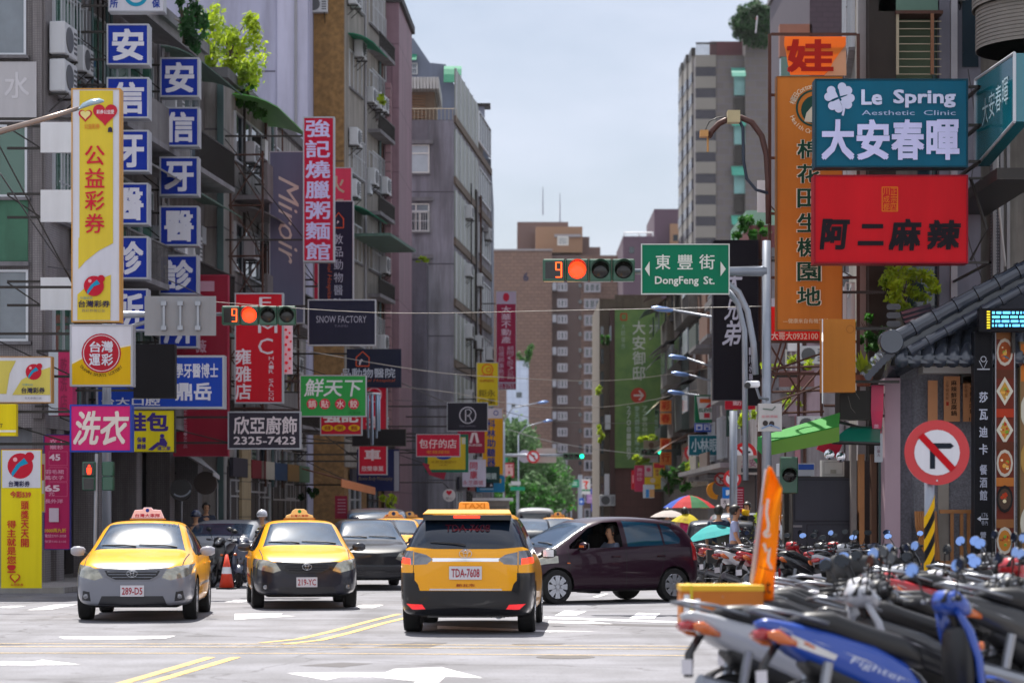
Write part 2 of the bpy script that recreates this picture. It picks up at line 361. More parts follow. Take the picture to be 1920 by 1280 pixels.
for dx in (0, 48): markline([(215 + dx, 1284), (395 + dx, 1231)], .11, MARKY)
for pts in ([(490, 1204), (560, 1197), (620, 1183), (680, 1167), (748, 1150)], [(530, 1207), (600, 1199), (660, 1184), (720, 1167), (775, 1154)]): markline(pts, .11, MARKY)
for y in (1206.5, 1212, 1224): markline([(-60, y - 1), (600, y), (1300, y + 4)], .055, MARKY, .010)
mark([(0, 1239), (60, 1240), (80, 1236), (152, 1245), (60, 1246), (0, 1246)])
mark([(538, 1261), (640, 1260), (722, 1260), (740, 1253), (828, 1250), (905, 1270), (835, 1267), (815, 1286), (765, 1288), (782, 1276), (700, 1268), (640, 1268), (612, 1274)])
mark([(110, 1193), (200, 1192), (330, 1191), (310, 1196), (230, 1198), (120, 1197)])
mark([(440, 1150), (530, 1149), (525, 1153), (555, 1154), (440, 1161)])
mark([(50, 1143), (100, 1133), (145, 1132), (95, 1142)]); mark([(-10, 1138), (20, 1135), (50, 1135), (20, 1139)])
mark([(1040, 1153), (1058, 1144), (1100, 1145), (1080, 1153)]); mark([(1180, 1158), (1196, 1148), (1238, 1149), (1226, 1159)])
mark([(1180 + 150, 1162), (1196 + 150, 1152), (1238 + 150, 1153), (1226 + 150, 1163)]); mark([(420, 1128), (440, 1124), (470, 1124), (455, 1128)])
mark([(650, 1139), (680, 1133), (720, 1133), (700, 1139)]); mark([(840, 1146), (862, 1138), (905, 1138), (888, 1146)])
mark([(820, 1172), (1030, 1181), (1120, 1183), (1030, 1184), (820, 1178)]); mark([(1020, 1155), (1270, 1164), (1270, 1167), (1020, 1159)])
mark([(1028, 1163), (1110, 1164), (1150, 1169), (1028, 1167)]); mark([(1110, 1118), (1135, 1112), (1142, 1112), (1120, 1119)])
# worn tar patches
TAR = M('tar patch', '#454245', .8, var=.15, scale=1.5)
for q in ([(700, 1212), (780, 1203), (840, 1204), (800, 1214)], [(960, 1206), (1060, 1205), (1050, 1208), (960, 1208)], [(560, 1247), (640, 1241), (700, 1243), (640, 1250)], [(1080, 1166), (1300, 1172), (1300, 1176), (1120, 1171)]):
    mark(q, TAR, .006, 'road_patch')
mb = MB(); mb.lathe([(.32, 0), (.32, .008)], G(1060, 1232), 'z', 20); struct(mb.build('manhole_cover', M('cast iron', '#4a4644', .6, .6, var=.2)))

# ---------------------------------------------------------------- facade helpers
def Wx(px, Y): return (px - 960) * Y / F
def Zz(py, Y): return EYE + (HZ - py) * Y / F
class Fac:
    def __init__(s, root, p0, p1):            # from outside, p0 is the left end
        s.root = root; s.p0 = Vector((*p0, 0)); d = Vector((*p1, 0)) - s.p0; s.L = d.length; s.u = d.normalized(); s.n = Vector((s.u.y, -s.u.x, 0))
    def box(s, mb, u0, u1, z0, z1, d0, d1):
        return mb.obox(s.p0 + s.u * u0 + s.n * d0 + Vector((0, 0, z0)), s.u * (u1 - u0), s.n * (d1 - d0), Vector((0, 0, z1 - z0)))
    def at(s, u, z, d=0): return s.p0 + s.u * u + s.n * d + Vector((0, 0, z))
    def upx(s, px):                           # where a photo column meets the facade
        k = (px - 960) / F; den = s.u.x - k * s.u.y; return (k * s.p0.y - s.p0.x) / den
    def win(s, u0, u1, z0, z1, glass=None, fr=None, mull=1, bars=0, sill=True, t=.05, name='window', hbar=None):
        mb = MB(); b = s.box
        b(mb, u0, u1, z1 - t, z1, .0, .07); b(mb, u0, u1, z0, z0 + t, .0, .07); b(mb, u0, u0 + t, z0 + t, z1 - t, 0, .07); b(mb, u1 - t, u1, z0 + t, z1 - t, 0, .07)
        for i in range(mull): c = u0 + (u1 - u0) * (i + 1) / (mull + 1); b(mb, c - t / 2, c + t / 2, z0 + t, z1 - t, .01, .065)
        if hbar: h = z0 + (z1 - z0) * hbar; b(mb, u0 + t, u1 - t, h - t / 2, h + t / 2, .012, .06)
        w = mb.build(name, fr or ALU, s.root)
        m2 = MB(); b(m2, u0 + t, u1 - t, z0 + t, z1 - t, .004, .02); m2.build('pane', glass or GLASS, w)
        if bars:
            m3 = MB()
            for i in range(bars): c = u0 + (u1 - u0) * (i + .5) / bars; b(m3, c - .012, c + .012, z0, z1, .16, .185)
            for z in (z0, (z0 + z1) / 2, z1): b(m3, u0, u1, z - .012, z + .012, .16, .18)
            b(m3, u0, u0 + .02, z0, z0 + .02, 0, .16); b(m3, u1 - .02, u1, z1 - .02, z1, 0, .16); m3.build('window_grille', ALU, w)
        if sill: m4 = MB(); b(m4, u0 - .06, u1 + .06, z0 - .07, z0 - .003, 0, .13); m4.build('sill', CONC, w)
        return w
    def part(s, name, mat, *boxes):
        mb = MB()
        for bb in boxes: s.box(mb, *bb)
        return mb.build(name, mat, s.root)
    def balcony(s, u0, u1, z, d=.9, h=1.0, mat=None, grille=False, slab=CONC):
        sl = s.part('balcony', slab, (u0, u1, z - .13, z, 0, d))
        mb = MB()
        if grille:
            k = int((u1 - u0) / .13)
            for i in range(k + 1): c = u0 + (u1 - u0) * i / k; s.box(mb, c - .01, c + .01, z, z + h, d - .04, d - .015)
            s.box(mb, u0, u1, z + h, z + h + .04, d - .05, d)
        else: s.box(mb, u0, u1, z, z + h, d - .1, d - .004)
        mb.build('balcony_rail', mat or (DARKM if grille else CONC), sl)
    def awning(s, u0, u1, z, d=.9, drop=.35, mat=None):
        mb = MB(); rows = []
        for i in range(5):
            t = i / 4; rows.append([s.at(u, z - drop * t * t, .03 + d * t) for u in (u0, u1)])
        mb.grid(rows); mb.build('awning', mat, s.root, solid=.03)
    def pipe(s, u, z0, z1, r=.05, mat=None): mb = MB(); mb.tube([s.at(u, z0, .09), s.at(u, z1, .09)], r, 6); mb.build('downpipe', mat or M('drain pipe', '#8d8c92', .6), s.root)
def building(name, label, poly, z0, z1, mat, cap=None, cat='building'):
    cx = sum(p[0] for p in poly) / len(poly); cy = sum(p[1] for p in poly) / len(poly)
    root = thing(name, label, cat, (cx, cy, 0))
    MB().prism([(x, y, z0) for x, y in poly], (0, 0, z1 - z0)).build('wall', mat, root)
    if cap is not None:
        q = [(cx + (x - cx) * 1.0, cy + (y - cy) * 1.0) for x, y in poly]
        mb = MB(); mb.prism([(x + (.12 if x > cx else -.12), y + (.12 if y > cy else -.12), z1 + .003) for x, y in q], (0, 0, .28)); mb.build('roof', cap, root)
    return root
def extra(root, name, mat, x0, x1, y0, y1, z0, z1): return MB().bx(x0, x1, y0, y1, z0, z1).build(name, mat, root)

# air conditioner: one is built, the rest are copies
def make_ac():
    r = thing('air_conditioner', 'x', 'air conditioner')
    MB().bx(-.42, .42, -.34, -.04, .06, .66).build('casing', M('ac casing', '#b9bbc0', .5, var=.08, streak=.25), r, bevel=.02)
    mb = MB(); mb.lathe([(.22, -.36), (.24, -.345), (.24, -.335)], (-.1, 0, .36), 'y', 18); mb.build('fan_guard', M('ac fan', '#4a4c50', .5), r)
    mb = MB()
    for k in range(5): mb.bx(.2, .37, -.352, -.338, .16 + k * .09, .2 + k * .09)
    mb.build('vent', M('ac fan', '#4a4c50', .5), r)
    mb = MB()
    for x in (-.3, .3): mb.bx(x - .02, x + .02, -.38, 0, 0, .04).tube([(x, -.36, .02), (x, -.01, -.3)], .015, 5)
    mb.build('bracket', DARKM, r); return r
AC0 = None
def ac(fac, u, z, label, d=.0, sc=1.0):
    global AC0
    if AC0 is None: AC0 = make_ac(); o = AC0
    else: o = copy_tree(AC0)
    o.location = fac.at(u, z, d + .002); o.rotation_euler = (0, 0, math.atan2(fac.u.y, fac.u.x)); o.scale = (sc,) * 3
    tag(o, label, 'air conditioner', 'air conditioners on the facades'); return o
# foliage
def leaves(mb, c, rad, n, size, seed=0, flat=.5):
    rnd = random.Random(seed); c = Vector(c)
    cl = []
    for i in range(max(4, n // 60)):
        while True:
            p = Vector([rnd.uniform(-1, 1) for _ in range(3)])
            if .25 < p.length < 1: break
        cl.append((Vector((p.x * rad[0], p.y * rad[1], p.z * rad[2])), rnd.uniform(.18, .4)))
    for i in range(n):
        o, k = rnd.choice(cl)
        q = Vector([rnd.gauss(0, 1) for _ in range(3)]); q = q / max(q.length, .1) * rnd.uniform(.3, 1) * k
        p = c + o + Vector((q.x * rad[0], q.y * rad[1], q.z * rad[2]))
        a = Vector([rnd.gauss(0, 1) for _ in range(3)]).normalized(); b = a.orthogonal().normalized(); b = b.lerp(Vector((0, 0, -1)), .2).normalized(); s2 = size * rnd.uniform(.6, 1.35)
        e = a * s2; f = b * s2 * flat
        mb.add([p - e, p + f, p + e, p - f], [(0, 1, 2, 3)])
    return mb
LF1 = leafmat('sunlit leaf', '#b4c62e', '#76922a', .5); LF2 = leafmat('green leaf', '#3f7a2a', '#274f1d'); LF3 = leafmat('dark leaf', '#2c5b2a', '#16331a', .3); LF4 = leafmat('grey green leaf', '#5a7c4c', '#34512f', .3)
BARK = M('bark', '#4b3d31', .9, var=.3, bump=.5)
def plant(label, c, rad, n, size, mat, seed, base, name='bush', cat='plant', trunk=True, group=None):
    r = thing(name, label, cat, base, group)
    leaves(MB(), c, rad, n, size, seed).build('crown' if name == 'tree' else 'foliage', mat, r)
    if trunk:
        rnd = random.Random(seed + 5); mb = MB(); b = Vector(base); t = Vector(c); tr = max(.02, rad[2] * .06)
        mb.tube([b, b.lerp(t, .5) + Vector((rnd.uniform(-.1, .1) * rad[0], 0, 0)), t + Vector((0, 0, rad[2] * .3))], [tr, tr * .8, tr * .3], 7)
        for k in range(7):
            e = t + Vector((rnd.uniform(-.75, .75) * rad[0], rnd.uniform(-.75, .75) * rad[1], rnd.uniform(-.3, .7) * rad[2])); s0 = b.lerp(t, rnd.uniform(.4, .95))
            mb.tube([s0, s0.lerp(e, .5) + Vector((0, 0, .08 * rad[2])), e], [tr * .5, tr * .35, tr * .12], 5)
        mb.build('trunk' if name == 'tree' else 'stem', BARK, r)
    return r
# ---------------------------------------------------------------- left-hand row
MOSAIC = M('mosaic tile', '#878283', .6, var=.16, streak=.75, tile=(.05, .05, '#605b60', .006), k=1.0)
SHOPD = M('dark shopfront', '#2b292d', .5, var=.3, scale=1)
SHUT = M('shutter', '#7b7d84', .5, .3, var=.1, streak=.3)
rnd = random.Random(3)
b = building('mosaic_tile_building', 'grey mosaic tiled corner block behind the blue dental signs', [(-24, 51), (-9.92, 51), (-8.45, 65.98), (-24, 65.98)], 3.4, 14.2, MOSAIC, CONC)
extra(b, 'ground_floor_wall', M('ground floor tile', '#6c6970', .6, var=.1, streak=.4, tile=(.25, .12, '#4c494e', .01)), -24, -11.6, 53.4, 65.9, 0, 3.4)
f = Fac(b, (-24, 51), (-9.92, 51)); fs = Fac(b, (-9.92, 51), (-8.45, 65.98))
uu = lambda px: Wx(px, 51) + 24; zz = lambda py: Zz(py, 51)
for (x0, y0, x1, y1, gl, nm) in [(-60, -20, 50, 105, CURT, 1), (-60, 235, 52, 370, GLASSG, 1), (-60, 506, 54, 640, CURT, 1)]:
    f.win(uu(x0), uu(x1), zz(y1), zz(y0), gl, None, nm)
f.part('mesh_screen', M('green mesh', '#3f6b56', .8, var=.25, scale=2, streak=.4), (uu(-60), uu(53), zz(490), zz(375), 0, .06))
f.part('pilaster', MOSAIC, (uu(60), uu(85), .12, 3.395, -.6, 0))
f.part('pilaster', MOSAIC, (uu(62), uu(80), 3.6, 13.9, .0, .08))
f.part('ledge', CONC, (uu(-200), uu(56), zz(112) , zz(106), 0, .2)); f.part('ledge', CONC, (uu(-200), uu(56), zz(500), zz(492), 0, .2))
f.part('shutter', SHUT, (uu(-200), uu(60), .12, 3.39, -.5, -.42))
for k, u in enumerate((1.2, 4.6, 8.0, 11.4, 14.6)): fs.part('column', MOSAIC, (u - .28, u + .28, .12, 3.395, -.62, -.02))
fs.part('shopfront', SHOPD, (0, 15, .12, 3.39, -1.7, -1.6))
for fl in range(3):
    z = 3.75 + fl * 3.35
    fs.balcony(3.2, 9.3, z, .95, .9, M('old balcony', '#6d6a6c', .8, var=.2, streak=.6, k=.95), grille=(fl == 1)); fs.win(3.4, 9.1, z + 1.0, z + 2.5, GLASSG, None, 4, 0, False)
    fs.win(.5, 2.7, z + .8, z + 2.4, GLASSG, None, 2, 9 if fl else 0)
    fs.balcony(10, 14.6, z, .95, .9, grille=True); fs.win(10.3, 14.2, z + .3, z + 2.4, CURT, None, 3, 0, False)
    fs.awning(9.7, 14.7, z + 2.95, 1.1, .4, M('corrugated green', '#4d6a60', .6, var=.2, streak=.4)); fs.awning(3.0, 9.4, z + 2.95, 1.2, .45, M('corrugated grey', '#77767a', .6, var=.2, streak=.5))
    fs.pipe(2.9, 3.5, 13.8); fs.pipe(9.55, 3.5, 13.8)
for i, (u, z, t) in enumerate([(.6, 11.3, 'boxy air conditioner high on the corner block, above another'), (.6, 10.5, 'wide grilled air conditioner just under another on the corner block'), (2.3, 7.3, 'air conditioner beside the blank white boards'), (10.6, 11.6, 'air conditioner behind the blue dental signs, near the roof'), (12.6, 8.2, 'air conditioner behind the second column of blue signs'), (9.2, 5.1, 'air conditioner above the pink laundry sign')]):
    ac(fs, u, z, t, .0, 1.15)
# concrete block with roof plants
CPAN = M('concrete panel', '#8f8c8a', .85, var=.18, streak=.8, tile=(6, 1.35, '#55535a', .03), k=1.15)
b = building('concrete_block', 'weathered grey concrete block with yellow green plants on its roof', [(-24, 66), (-7.92, 66), (-6.86, 79.98), (-24, 79.98)], 0, 13.55, CPAN, M('roof edge', '#5a585c', .8, streak=.4))
fs = Fac(b, (-7.92, 66), (-6.86, 79.98)); f = Fac(b, (-24, 66), (-7.92, 66))
f.part('corner_post', M('green pipe', '#3c5556', .6, var=.2), (15.9, 16.07, .1, 13.5, 0, .1))
TRUSS = RUST
for fl in range(4):
    z = 1.2 + fl * 3.1
    if fl: fs.balcony(1.2, 6.4, z, 1.0, .9, M('old balcony', '#6d6a6c', .8, var=.2, streak=.6, k=.95)); fs.balcony(7.2, 12.6, z, 1.0, .9, grille=True)
    fs.win(1.4, 6.2, z + 1, z + 2.4, GLASS, None, 3, 0, False); fs.win(7.4, 12.4, z + .8, z + 2.4, GLASS if fl % 2 else CURT, None, 3, 0, False)
    if fl: fs.awning(1.0, 6.6, z + 2.8, 1.3, .4, M('awning lime', '#5aa04c', .4, var=.1) if fl == 3 else M('corrugated grey', '#77767a', .6, var=.2, streak=.5)); 
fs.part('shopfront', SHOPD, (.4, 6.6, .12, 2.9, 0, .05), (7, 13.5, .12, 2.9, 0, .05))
fs.part('shop_wall', M('cream wall', '#a08f70', .7, var=.1, tile=(.9, .5, '#6f634e', .02)), (1.9, 3.3, .12, 3.6, .05, .14))
for u in (.4, 6.4):                           # rusty sign lattices on the facade
    mb = MB()
    for d in (1.0, .1): mb.tube([fs.at(u, 4.4, d), fs.at(u, 11.6, d)], .035, 5)
    for z in (4.5, 5.9, 7.3, 8.7, 10.1, 11.5):
        mb.tube([fs.at(u, z, .05), fs.at(u, z, 1.05)], .03, 5)
        if z < 11: mb.tube([fs.at(u, z, .1), fs.at(u, z + 1.4, 1.0)], .02, 5).tube([fs.at(u, z, 1.0), fs.at(u, z + 1.4, .1)], .02, 5)
    mb.build('lattice', TRUSS, b)
ac(fs, 5.4, 9.6, 'air conditioner on the concrete block beside the grey script sign'); ac(fs, 9.5, 6.6, 'air conditioner on the concrete block behind the red barbecue sign')
# lavender plaster tower wall
PLAS = M('lavender plaster', '#9c9cb2', .8, var=.05, scale=.6, streak=.4, k=1.25)
b = building('plaster_tower', 'tall plain lavender grey plaster tower behind the roof plants', [(-24, 80), (-6.79, 80), (-6.79, 95), (-24, 95)], 0, 27, PLAS, CONC)
f = Fac(b, (-24, 80), (-6.79, 80)); u = lambda px: Wx(px, 80) + 24
f.part('wall_band', M('lavender band', '#a9a8bd', .8, var=.04, streak=.25, k=1.25), (u(520), u(553), 6, 26.9, 0, .06), (u(557), u(577), 6, 26.9, 0, .06))
[f.part('expansion_joint', M('joint', '#5d5c6a', .8), (u(300), u(516), z, z + .05, 0, .012)) for z in (9.4, 13, 16.3, 19.2, 22)]
f.pipe(u(555), 5, 26, .05)
# brown pebbled tower
PEB = M('pebble dash', '#8d6c42', .9, var=.25, scale=6, spots=7, bump=.8, streak=.12, col2='#6e5230', k=1.1)
b = building('pebbledash_tower', 'brown pebble dashed tower with old air conditioners on its side', [(-6.78, 82), (-5.74, 82), (-4.75, 89.9), (-6.78, 89.9)], 0, 21.2, PEB, CONC)
fs = Fac(b, (-5.74, 82), (-4.75, 89.9)); OLDW = M('old render', '#8f8a84', .85, var=.15, streak=.6, k=1.0)
fs.part('render_wall', OLDW, (0.02, 7.9, 3.2, 21.1, 0, .04))
f = Fac(b, (-6.78, 82), (-5.74, 82)); f.part('expansion_joint', M('joint brown', '#5c4630', .8), (0, 1.04, 13.6, 13.66, 0, .015))
for fl in range(6):
    z = 3.6 + fl * 2.95
    fs.win(.7, 3.0, z + .9, z + 2.2, GLASS, None, 2, 8 if fl % 2 else 0); fs.win(4.4, 7.0, z + .9, z + 2.2, CURT, None, 2, 9)
    fs.balcony(4.2, 7.3, z, .5, .5, grille=True)
    if fl in (2, 4): fs.awning(.5, 3.2, z + 2.7, .9, .35, M('awning teal', '#1a7a5c', .8, var=.15))
fs.part('roof_canopy', M('corrugated green', '#4d6a60', .6), (1.2, 6.5, 11.2, 11.3, 0, 1.4))
fs.pipe(3.5, 3, 20); fs.pipe(7.5, 3, 20)
for i, (u0, z, t) in enumerate([(.7, 19.0, 'top air conditioner on the side of the brown tower'), (1.8, 17.4, 'air conditioner below the top one on the brown tower'), (.9, 14.2, 'arched louvred air conditioner on the brown tower'), (.7, 12.4, 'air conditioner under the arched one on the brown tower'), (2.2, 8.0, 'air conditioner beside the navy animal clinic sign'), (5.4, 16.2, 'far air conditioner on the brown tower')]): ac(fs, u0, z, t, .04)
f2 = Fac(b, (-6.78, 82), (-5.74, 82)); ac(f2, .12, 18.6, 'single air conditioner on the flat lavender and brown corner', 0, .9)
# pink tile tower
PINK = M('pink tile', '#8f6d74', .6, var=.12, streak=.45, tile=(.34, .34, '#6a4f57', .03), k=1.1)
PINK2 = M('mauve tile', '#836672', .6, var=.12, streak=.5, tile=(.9, 2.4, '#6a4f5c', .03), k=1.1)
b = building('pink_tile_tower', 'slim pink and mauve tiled tower with dark roof edge', [(-7.2, 90), (-4.24, 90), (-4.0, 95.9), (-7.2, 95.9)], 0, 20.75, PINK2, M('dark parapet', '#3c3a3e', .8))
extra(b, 'front_wall', PINK, -4.74, -4.49, 88.95, 89.98, 0, Zz(160, 89.5)); extra(b, 'front_wall', PINK, -7.2, -4.49, 89.93, 89.985, 0, Zz(160, 89.5))
# grey stained building
GREY = M('grey render', '#83818a', .85, var=.2, scale=.9, streak=.8, tile=(12, 3.0, '#4d4b55', .03), k=1.2)
b = building('grey_render_building', 'grey stained apartment block with white framed windows and a roof shed', [(-12, 100), (-2.44, 100), (-1.02, 115.9), (-12, 115.9)], 0, Zz(225, 100), GREY, None)
f = Fac(b, (-12, 100), (-2.44, 100)); fs = Fac(b, (-2.44, 100), (-1.02, 115.9)); u = lambda px: Wx(px, 100) + 12; z = lambda py: Zz(py, 100)
WF = M('white window frame', '#d4d2cc', .5)
f.win(u(755), u(805), z(325), z(272), M('frosted glass', '#a9b3ba', .3), WF, 0, 0, True, hbar=.7)
f.win(u(755), u(805), z(435), z(382), CURT, WF, 1, 0, True, hbar=.7); f.win(u(754), u(804), z(434), z(396), GLASS, WF, 2, 12, False)
[f.part('lintel', CONC, (u(750), u(812), z(y + 7), z(y), 0, .25)) for y in (264, 371, 478)]
f.part('parapet', M('stained parapet', '#6c6870', .85, var=.2, streak=.6), (u(745), u(803), z(268), z(226), 0, .06))
extra(b, 'stair_core', M('stained core', '#5c5a66', .85, var=.2, streak=.7), Wx(762, 98), Wx(800, 98), 98, 99.97, 0, Zz(492, 98))
f.pipe(u(800), 1, z(490))
for k in range(6):
    z0 = z(330) - k * 2.55 + 2.6
    fs.part('floor_band', M('brown band', '#6a5c50', .8, streak=.4), (.1, 15.8, z0 - .35, z0 - .05, 0, .08))
    fs.part('glazed_strip', M('pale panel', '#8f958f', .5, var=.15, streak=.4), (.3, 9.6, z0, z0 + 1.95, .0, .05)); fs.win(10, 15.4, z0 + .4, z0 + 1.8, GLASS, None, 4, 0, False)
    for j in range(6): fs.part('mullion', ALU, (.4 + j * 1.6, .46 + j * 1.6, z0, z0 + 1.95, .05, .1))
ac(fs, 10.5, 8.6, 'air conditioner jutting out near the grey block far corner', .3)
# roof shed and railing
extra(b, 'shed_wall', M('shed', '#7d6a58', .8, var=.2), Wx(745, 102), Wx(815, 102), 102, 106, z(226), Zz(166, 102))
mb = MB(); a = Vector((Wx(742, 101.5), 101.4, Zz(166, 101.5))); 
for i in range(14):
    x0 = Wx(740 + i * 6, 101.5); mb.bx(x0, x0 + .11, 101.2, 106.4, Zz(168, 101.4), Zz(146, 101.4))
mb.build('shed_roof', M('white tin', '#b9b8b4', .5, streak=.2), b)
mb = MB()
for i in range(9): mb.bx(Wx(748, 102), Wx(798, 102), 101.93, 101.99, Zz(222 - i * 5, 102), Zz(219.5 - i * 5, 102))
mb.build('slat_screen', M('slat brown', '#8a6a4e', .7), b)
mb = MB()
for i in range(16): x = Wx(748, 100.1) + i * .16; mb.tube([(x, 100.15, z(225)), (x, 100.15, z(203))], .012, 4)
mb.tube([(Wx(745, 100.1), 100.15, z(203)), (Wx(852, 100.1), 100.15, z(203))], .02, 5); mb.build('roof_railing', M('railing beige', '#a79a84', .6), b)
# blue grey gabled building behind it
BG = M('blue grey cladding', '#6f7788', .7, var=.05, streak=.2)
Y = 118; pts = [(735, 72), (775, 72), (806, 118), (836, 121), (840, 140), (905, 245), (922, 320), (922, 1000), (735, 1000)]
cx = Wx(830, Y); b = thing('gabled_building', 'blue grey clad building with sloping roofline and green awnings', 'building', (cx, Y, 0))
MB().prism([P(x, y, Y) for x, y in pts], (0, 14, 0)).build('wall', BG, b)
f = Fac(b, (Wx(735, Y), Y), (Wx(922, Y), Y)); u = lambda px: Wx(px, Y) - Wx(735, Y); z = lambda py: Zz(py, Y)
f.win(u(748), u(783), z(140), z(119), CURT, WF, 1, 10, False); f.awning(u(746), u(782), z(103), .7, .4, M('awning teal', '#1a7a5c', .8))
f.awning(u(833), u(866), z(125), 1.2, 1.0, M('awning teal', '#1a7a5c', .8)); 
f.part('bay', M('bay cladding', '#8a90a0', .6), (u(880), u(909), z(268), z(206), 0, 1.0)); f.part('bay_roof', DARKM, (u(876), u(920), z(206) , z(202), 0, 1.3)); 
mb = MB(); f.box(mb, u(887), u(902), z(255), z(222), 1.0, 1.03); mb.build('window', GLASS, b)
f.part('side_column', M('olive render', '#6d675f', .8, streak=.3), (u(884), u(906), 0, z(262), .0, .3)); f.part('dark_column', M('dark cladding', '#3b3f49', .6), (u(906), u(921), 0, z(300), .0, .32))
for k in range(9): mb = MB(); f.box(mb, u(908), u(918), z(330 + k * 60), z(318 + k * 60), .32, .35); mb.build('window', GLASS, b)

# ---------------------------------------------------------------- far end of the street
BRK = M('far brown tile', '#80665a', .8, var=.06, scale=.2, tile=(1.2, .6, '#5c4640', .04), k=1.1)
BRK2 = M('far dark tile', '#6a5754', .8, var=.06, scale=.2); BRK3 = M('far tan tile', '#98775e', .8, var=.05, scale=.2)
Y = 420; b = building('brown_apartment_block', 'big brown tiled apartment block numbered 6 closing the street', [(Wx(905, Y), Y), (Wx(1035, Y), Y), (Wx(1035, Y), Y + 30), (Wx(905, Y), Y + 30)], 0, Zz(470, Y), BRK)
u0 = Wx(905, Y); f = Fac(b, (u0, Y), (Wx(1300, Y), Y)); u = lambda px: Wx(px, Y) - u0; z = lambda py: Zz(py, Y)
extra(b, 'wall', BRK2, Wx(1035, Y), Wx(1090, Y), Y + 2, Y + 30, 0, z(476)); extra(b, 'wall', BRK, Wx(1090, Y), Wx(1200, Y), Y + .6, Y + 30, 0, z(478))
extra(b, 'roof_block', BRK2, Wx(970, Y), Wx(1068, Y), Y + 10, Y + 28, z(470), z(403)); extra(b, 'roof_block', BRK3, Wx(1005, Y), Wx(1093, Y), Y + 3, Y + 18, z(470), z(421))
extra(b, 'roof_block', BRK2, Wx(1093, Y), Wx(1128, Y), Y + 6, Y + 20, z(478), z(456)); extra(b, 'roof_block', BRK2, Wx(1093, Y), Wx(1108, Y), Y + 8, Y + 20, z(457), z(434))
extra(b, 'roof_edge', M('pale coping', '#9a969a', .7), Wx(905, Y), Wx(1036, Y), Y - .25, Y + .2, z(470) , z(467))
extra(b, 'roof_edge', M('pale coping', '#9a969a', .7), Wx(1040, Y), Wx(1090, Y), Y + 2.5, Y + 3.1, z(441), z(436))
FW = M('far window', '#8d97a8', .3, var=.3, scale=.4)
def fwin(x0, x1, y0, y1, d=0): f.win(u(x0), u(x1), z(y1), z(y0), GLASS, M('far window frame', '#a5a3ac', .5), 2, 0, False, .28)
for k in range(15):
    y = 530 + k * 30.2; fwin(1045, 1064, y, y + 16); fwin(1095, 1126, y, y + 18 + (k % 3))
    if k % 2 == 0: f.part('air_conditioner_box', M('far ac', '#a8aab4', .6), (u(1036), u(1043), z(y + 14), z(y), -1.8, .5))
    f.part('small_window', GLASS, (u(1085), u(1091), z(y + 9), z(y + 2), -.4, .1))
f.win(u(1045), u(1066), z(460), z(443), CURT, WF, 4, 0, False, .2)
mb = MB(); text_into(mb, '6', 981, 511, 991, 527, Y - .05, .05); mb.build('lettering', paint('#2f3350'), b)
for x, y0, y1 in ((1018, 403, 350), (1050, 421, 362)): MB().tube([P(x, y0, Y + 12), P(x, y1, Y + 12)], [.12, .05], 5).build('antenna', M('antenna', '#77798a', .5), b)
# low beige wall above the billboard and mauve blocks to the right
Y = 400; b = building('mauve_apartment_block', 'mauve brown block beside the striped tower, lower part with pale railing', [(Wx(1168, Y), Y), (Wx(1232, Y), Y), (Wx(1232, Y), Y + 25), (Wx(1168, Y), Y + 25)], 0, Zz(443, Y), M('mauve tile far', '#5a4656', .8, var=.05, scale=.2), None)
extra(b, 'wall', M('mauve tile far', '#5a4656', .8), Wx(1228, Y), Wx(1300, Y), Y + 2, Y + 25, 0, Zz(389, Y)); extra(b, 'wall', BRK3, Wx(1257, Y), Wx(1300, Y), Y + 1, Y + 1.9, 0, Zz(418, Y))
f = Fac(b, (Wx(1168, Y), Y), (Wx(1300, Y), Y)); 
for x, y in ((1180, 463), (1262, 440), (1180, 500), (1205, 520)): f.part('window', GLASS, (Wx(x, Y) - Wx(1168, Y), Wx(x + 9, Y) - Wx(1168, Y), Zz(y + 12, Y), Zz(y, Y), 0, .1))
mb = MB(); 
for x in (1170, 1198, 1224): mb.tube([P(x, 443, Y), P(x, 436, Y)], .12, 4)
mb.tube([P(1170, 436, Y), P(1224, 436, Y)], .12, 4); mb.build('roof_railing', WHITE, b)
# striped tower
Y = 330; s = Y / F; STW = M('tower grey tile', '#67615f', .7, var=.06, scale=.3, tile=(1.5, 1.0, '#666270', .05))
b = building('striped_tower', 'tall grey tower with dark window bands and stepped corner fins', [(Wx(1304, Y), Y), (Wx(1500, Y), Y), (Wx(1500, Y), Y + 28), (Wx(1304, Y), Y + 28)], 0, Zz(104, Y), STW)
PALE = M('tower pale panel', '#7f7b76', .7, var=.04, scale=.2); DKW = M('tower dark glass', '#23202e', .25, var=.1, scale=.3)
f = Fac(b, (Wx(1304, Y), Y), (Wx(1500, Y), Y)); u = lambda px: Wx(px, Y) - Wx(1304, Y); z = lambda py: Zz(py, Y)
for k in range(18):
    y = 104 + k * 40
    f.part('panel', PALE, (0, u(1342), z(y + 22), z(y), 0, .25)); f.part('window_band', DKW, (0.02, u(1341.8), z(y + 40), z(y + 22), 0, .12))
for j, (xa, xb, top) in enumerate([(1297, 1304, 90), (1287, 1297, 103), (1278, 1287, 118)]):
    yy = Y + 4 + 7 * j
    extra(b, 'fin', PALE, Wx(xa, yy), Wx(xb, yy), yy, yy + 6.5, 0, Zz(top + 15, yy)); extra(b, 'fin_cap', DARKM, Wx(xa - 1, yy), Wx(xb, yy), yy - .2, yy + 5, Zz(top + 15, yy), Zz(top, yy))
    for k in range(17): yk = 136 + j * 13 + k * 40; extra(b, 'window_band', DKW, Wx(xa - .6, yy), Wx(xb, yy), yy - .14, yy + 6.6, Zz(yk + 19, yy), Zz(yk, yy))
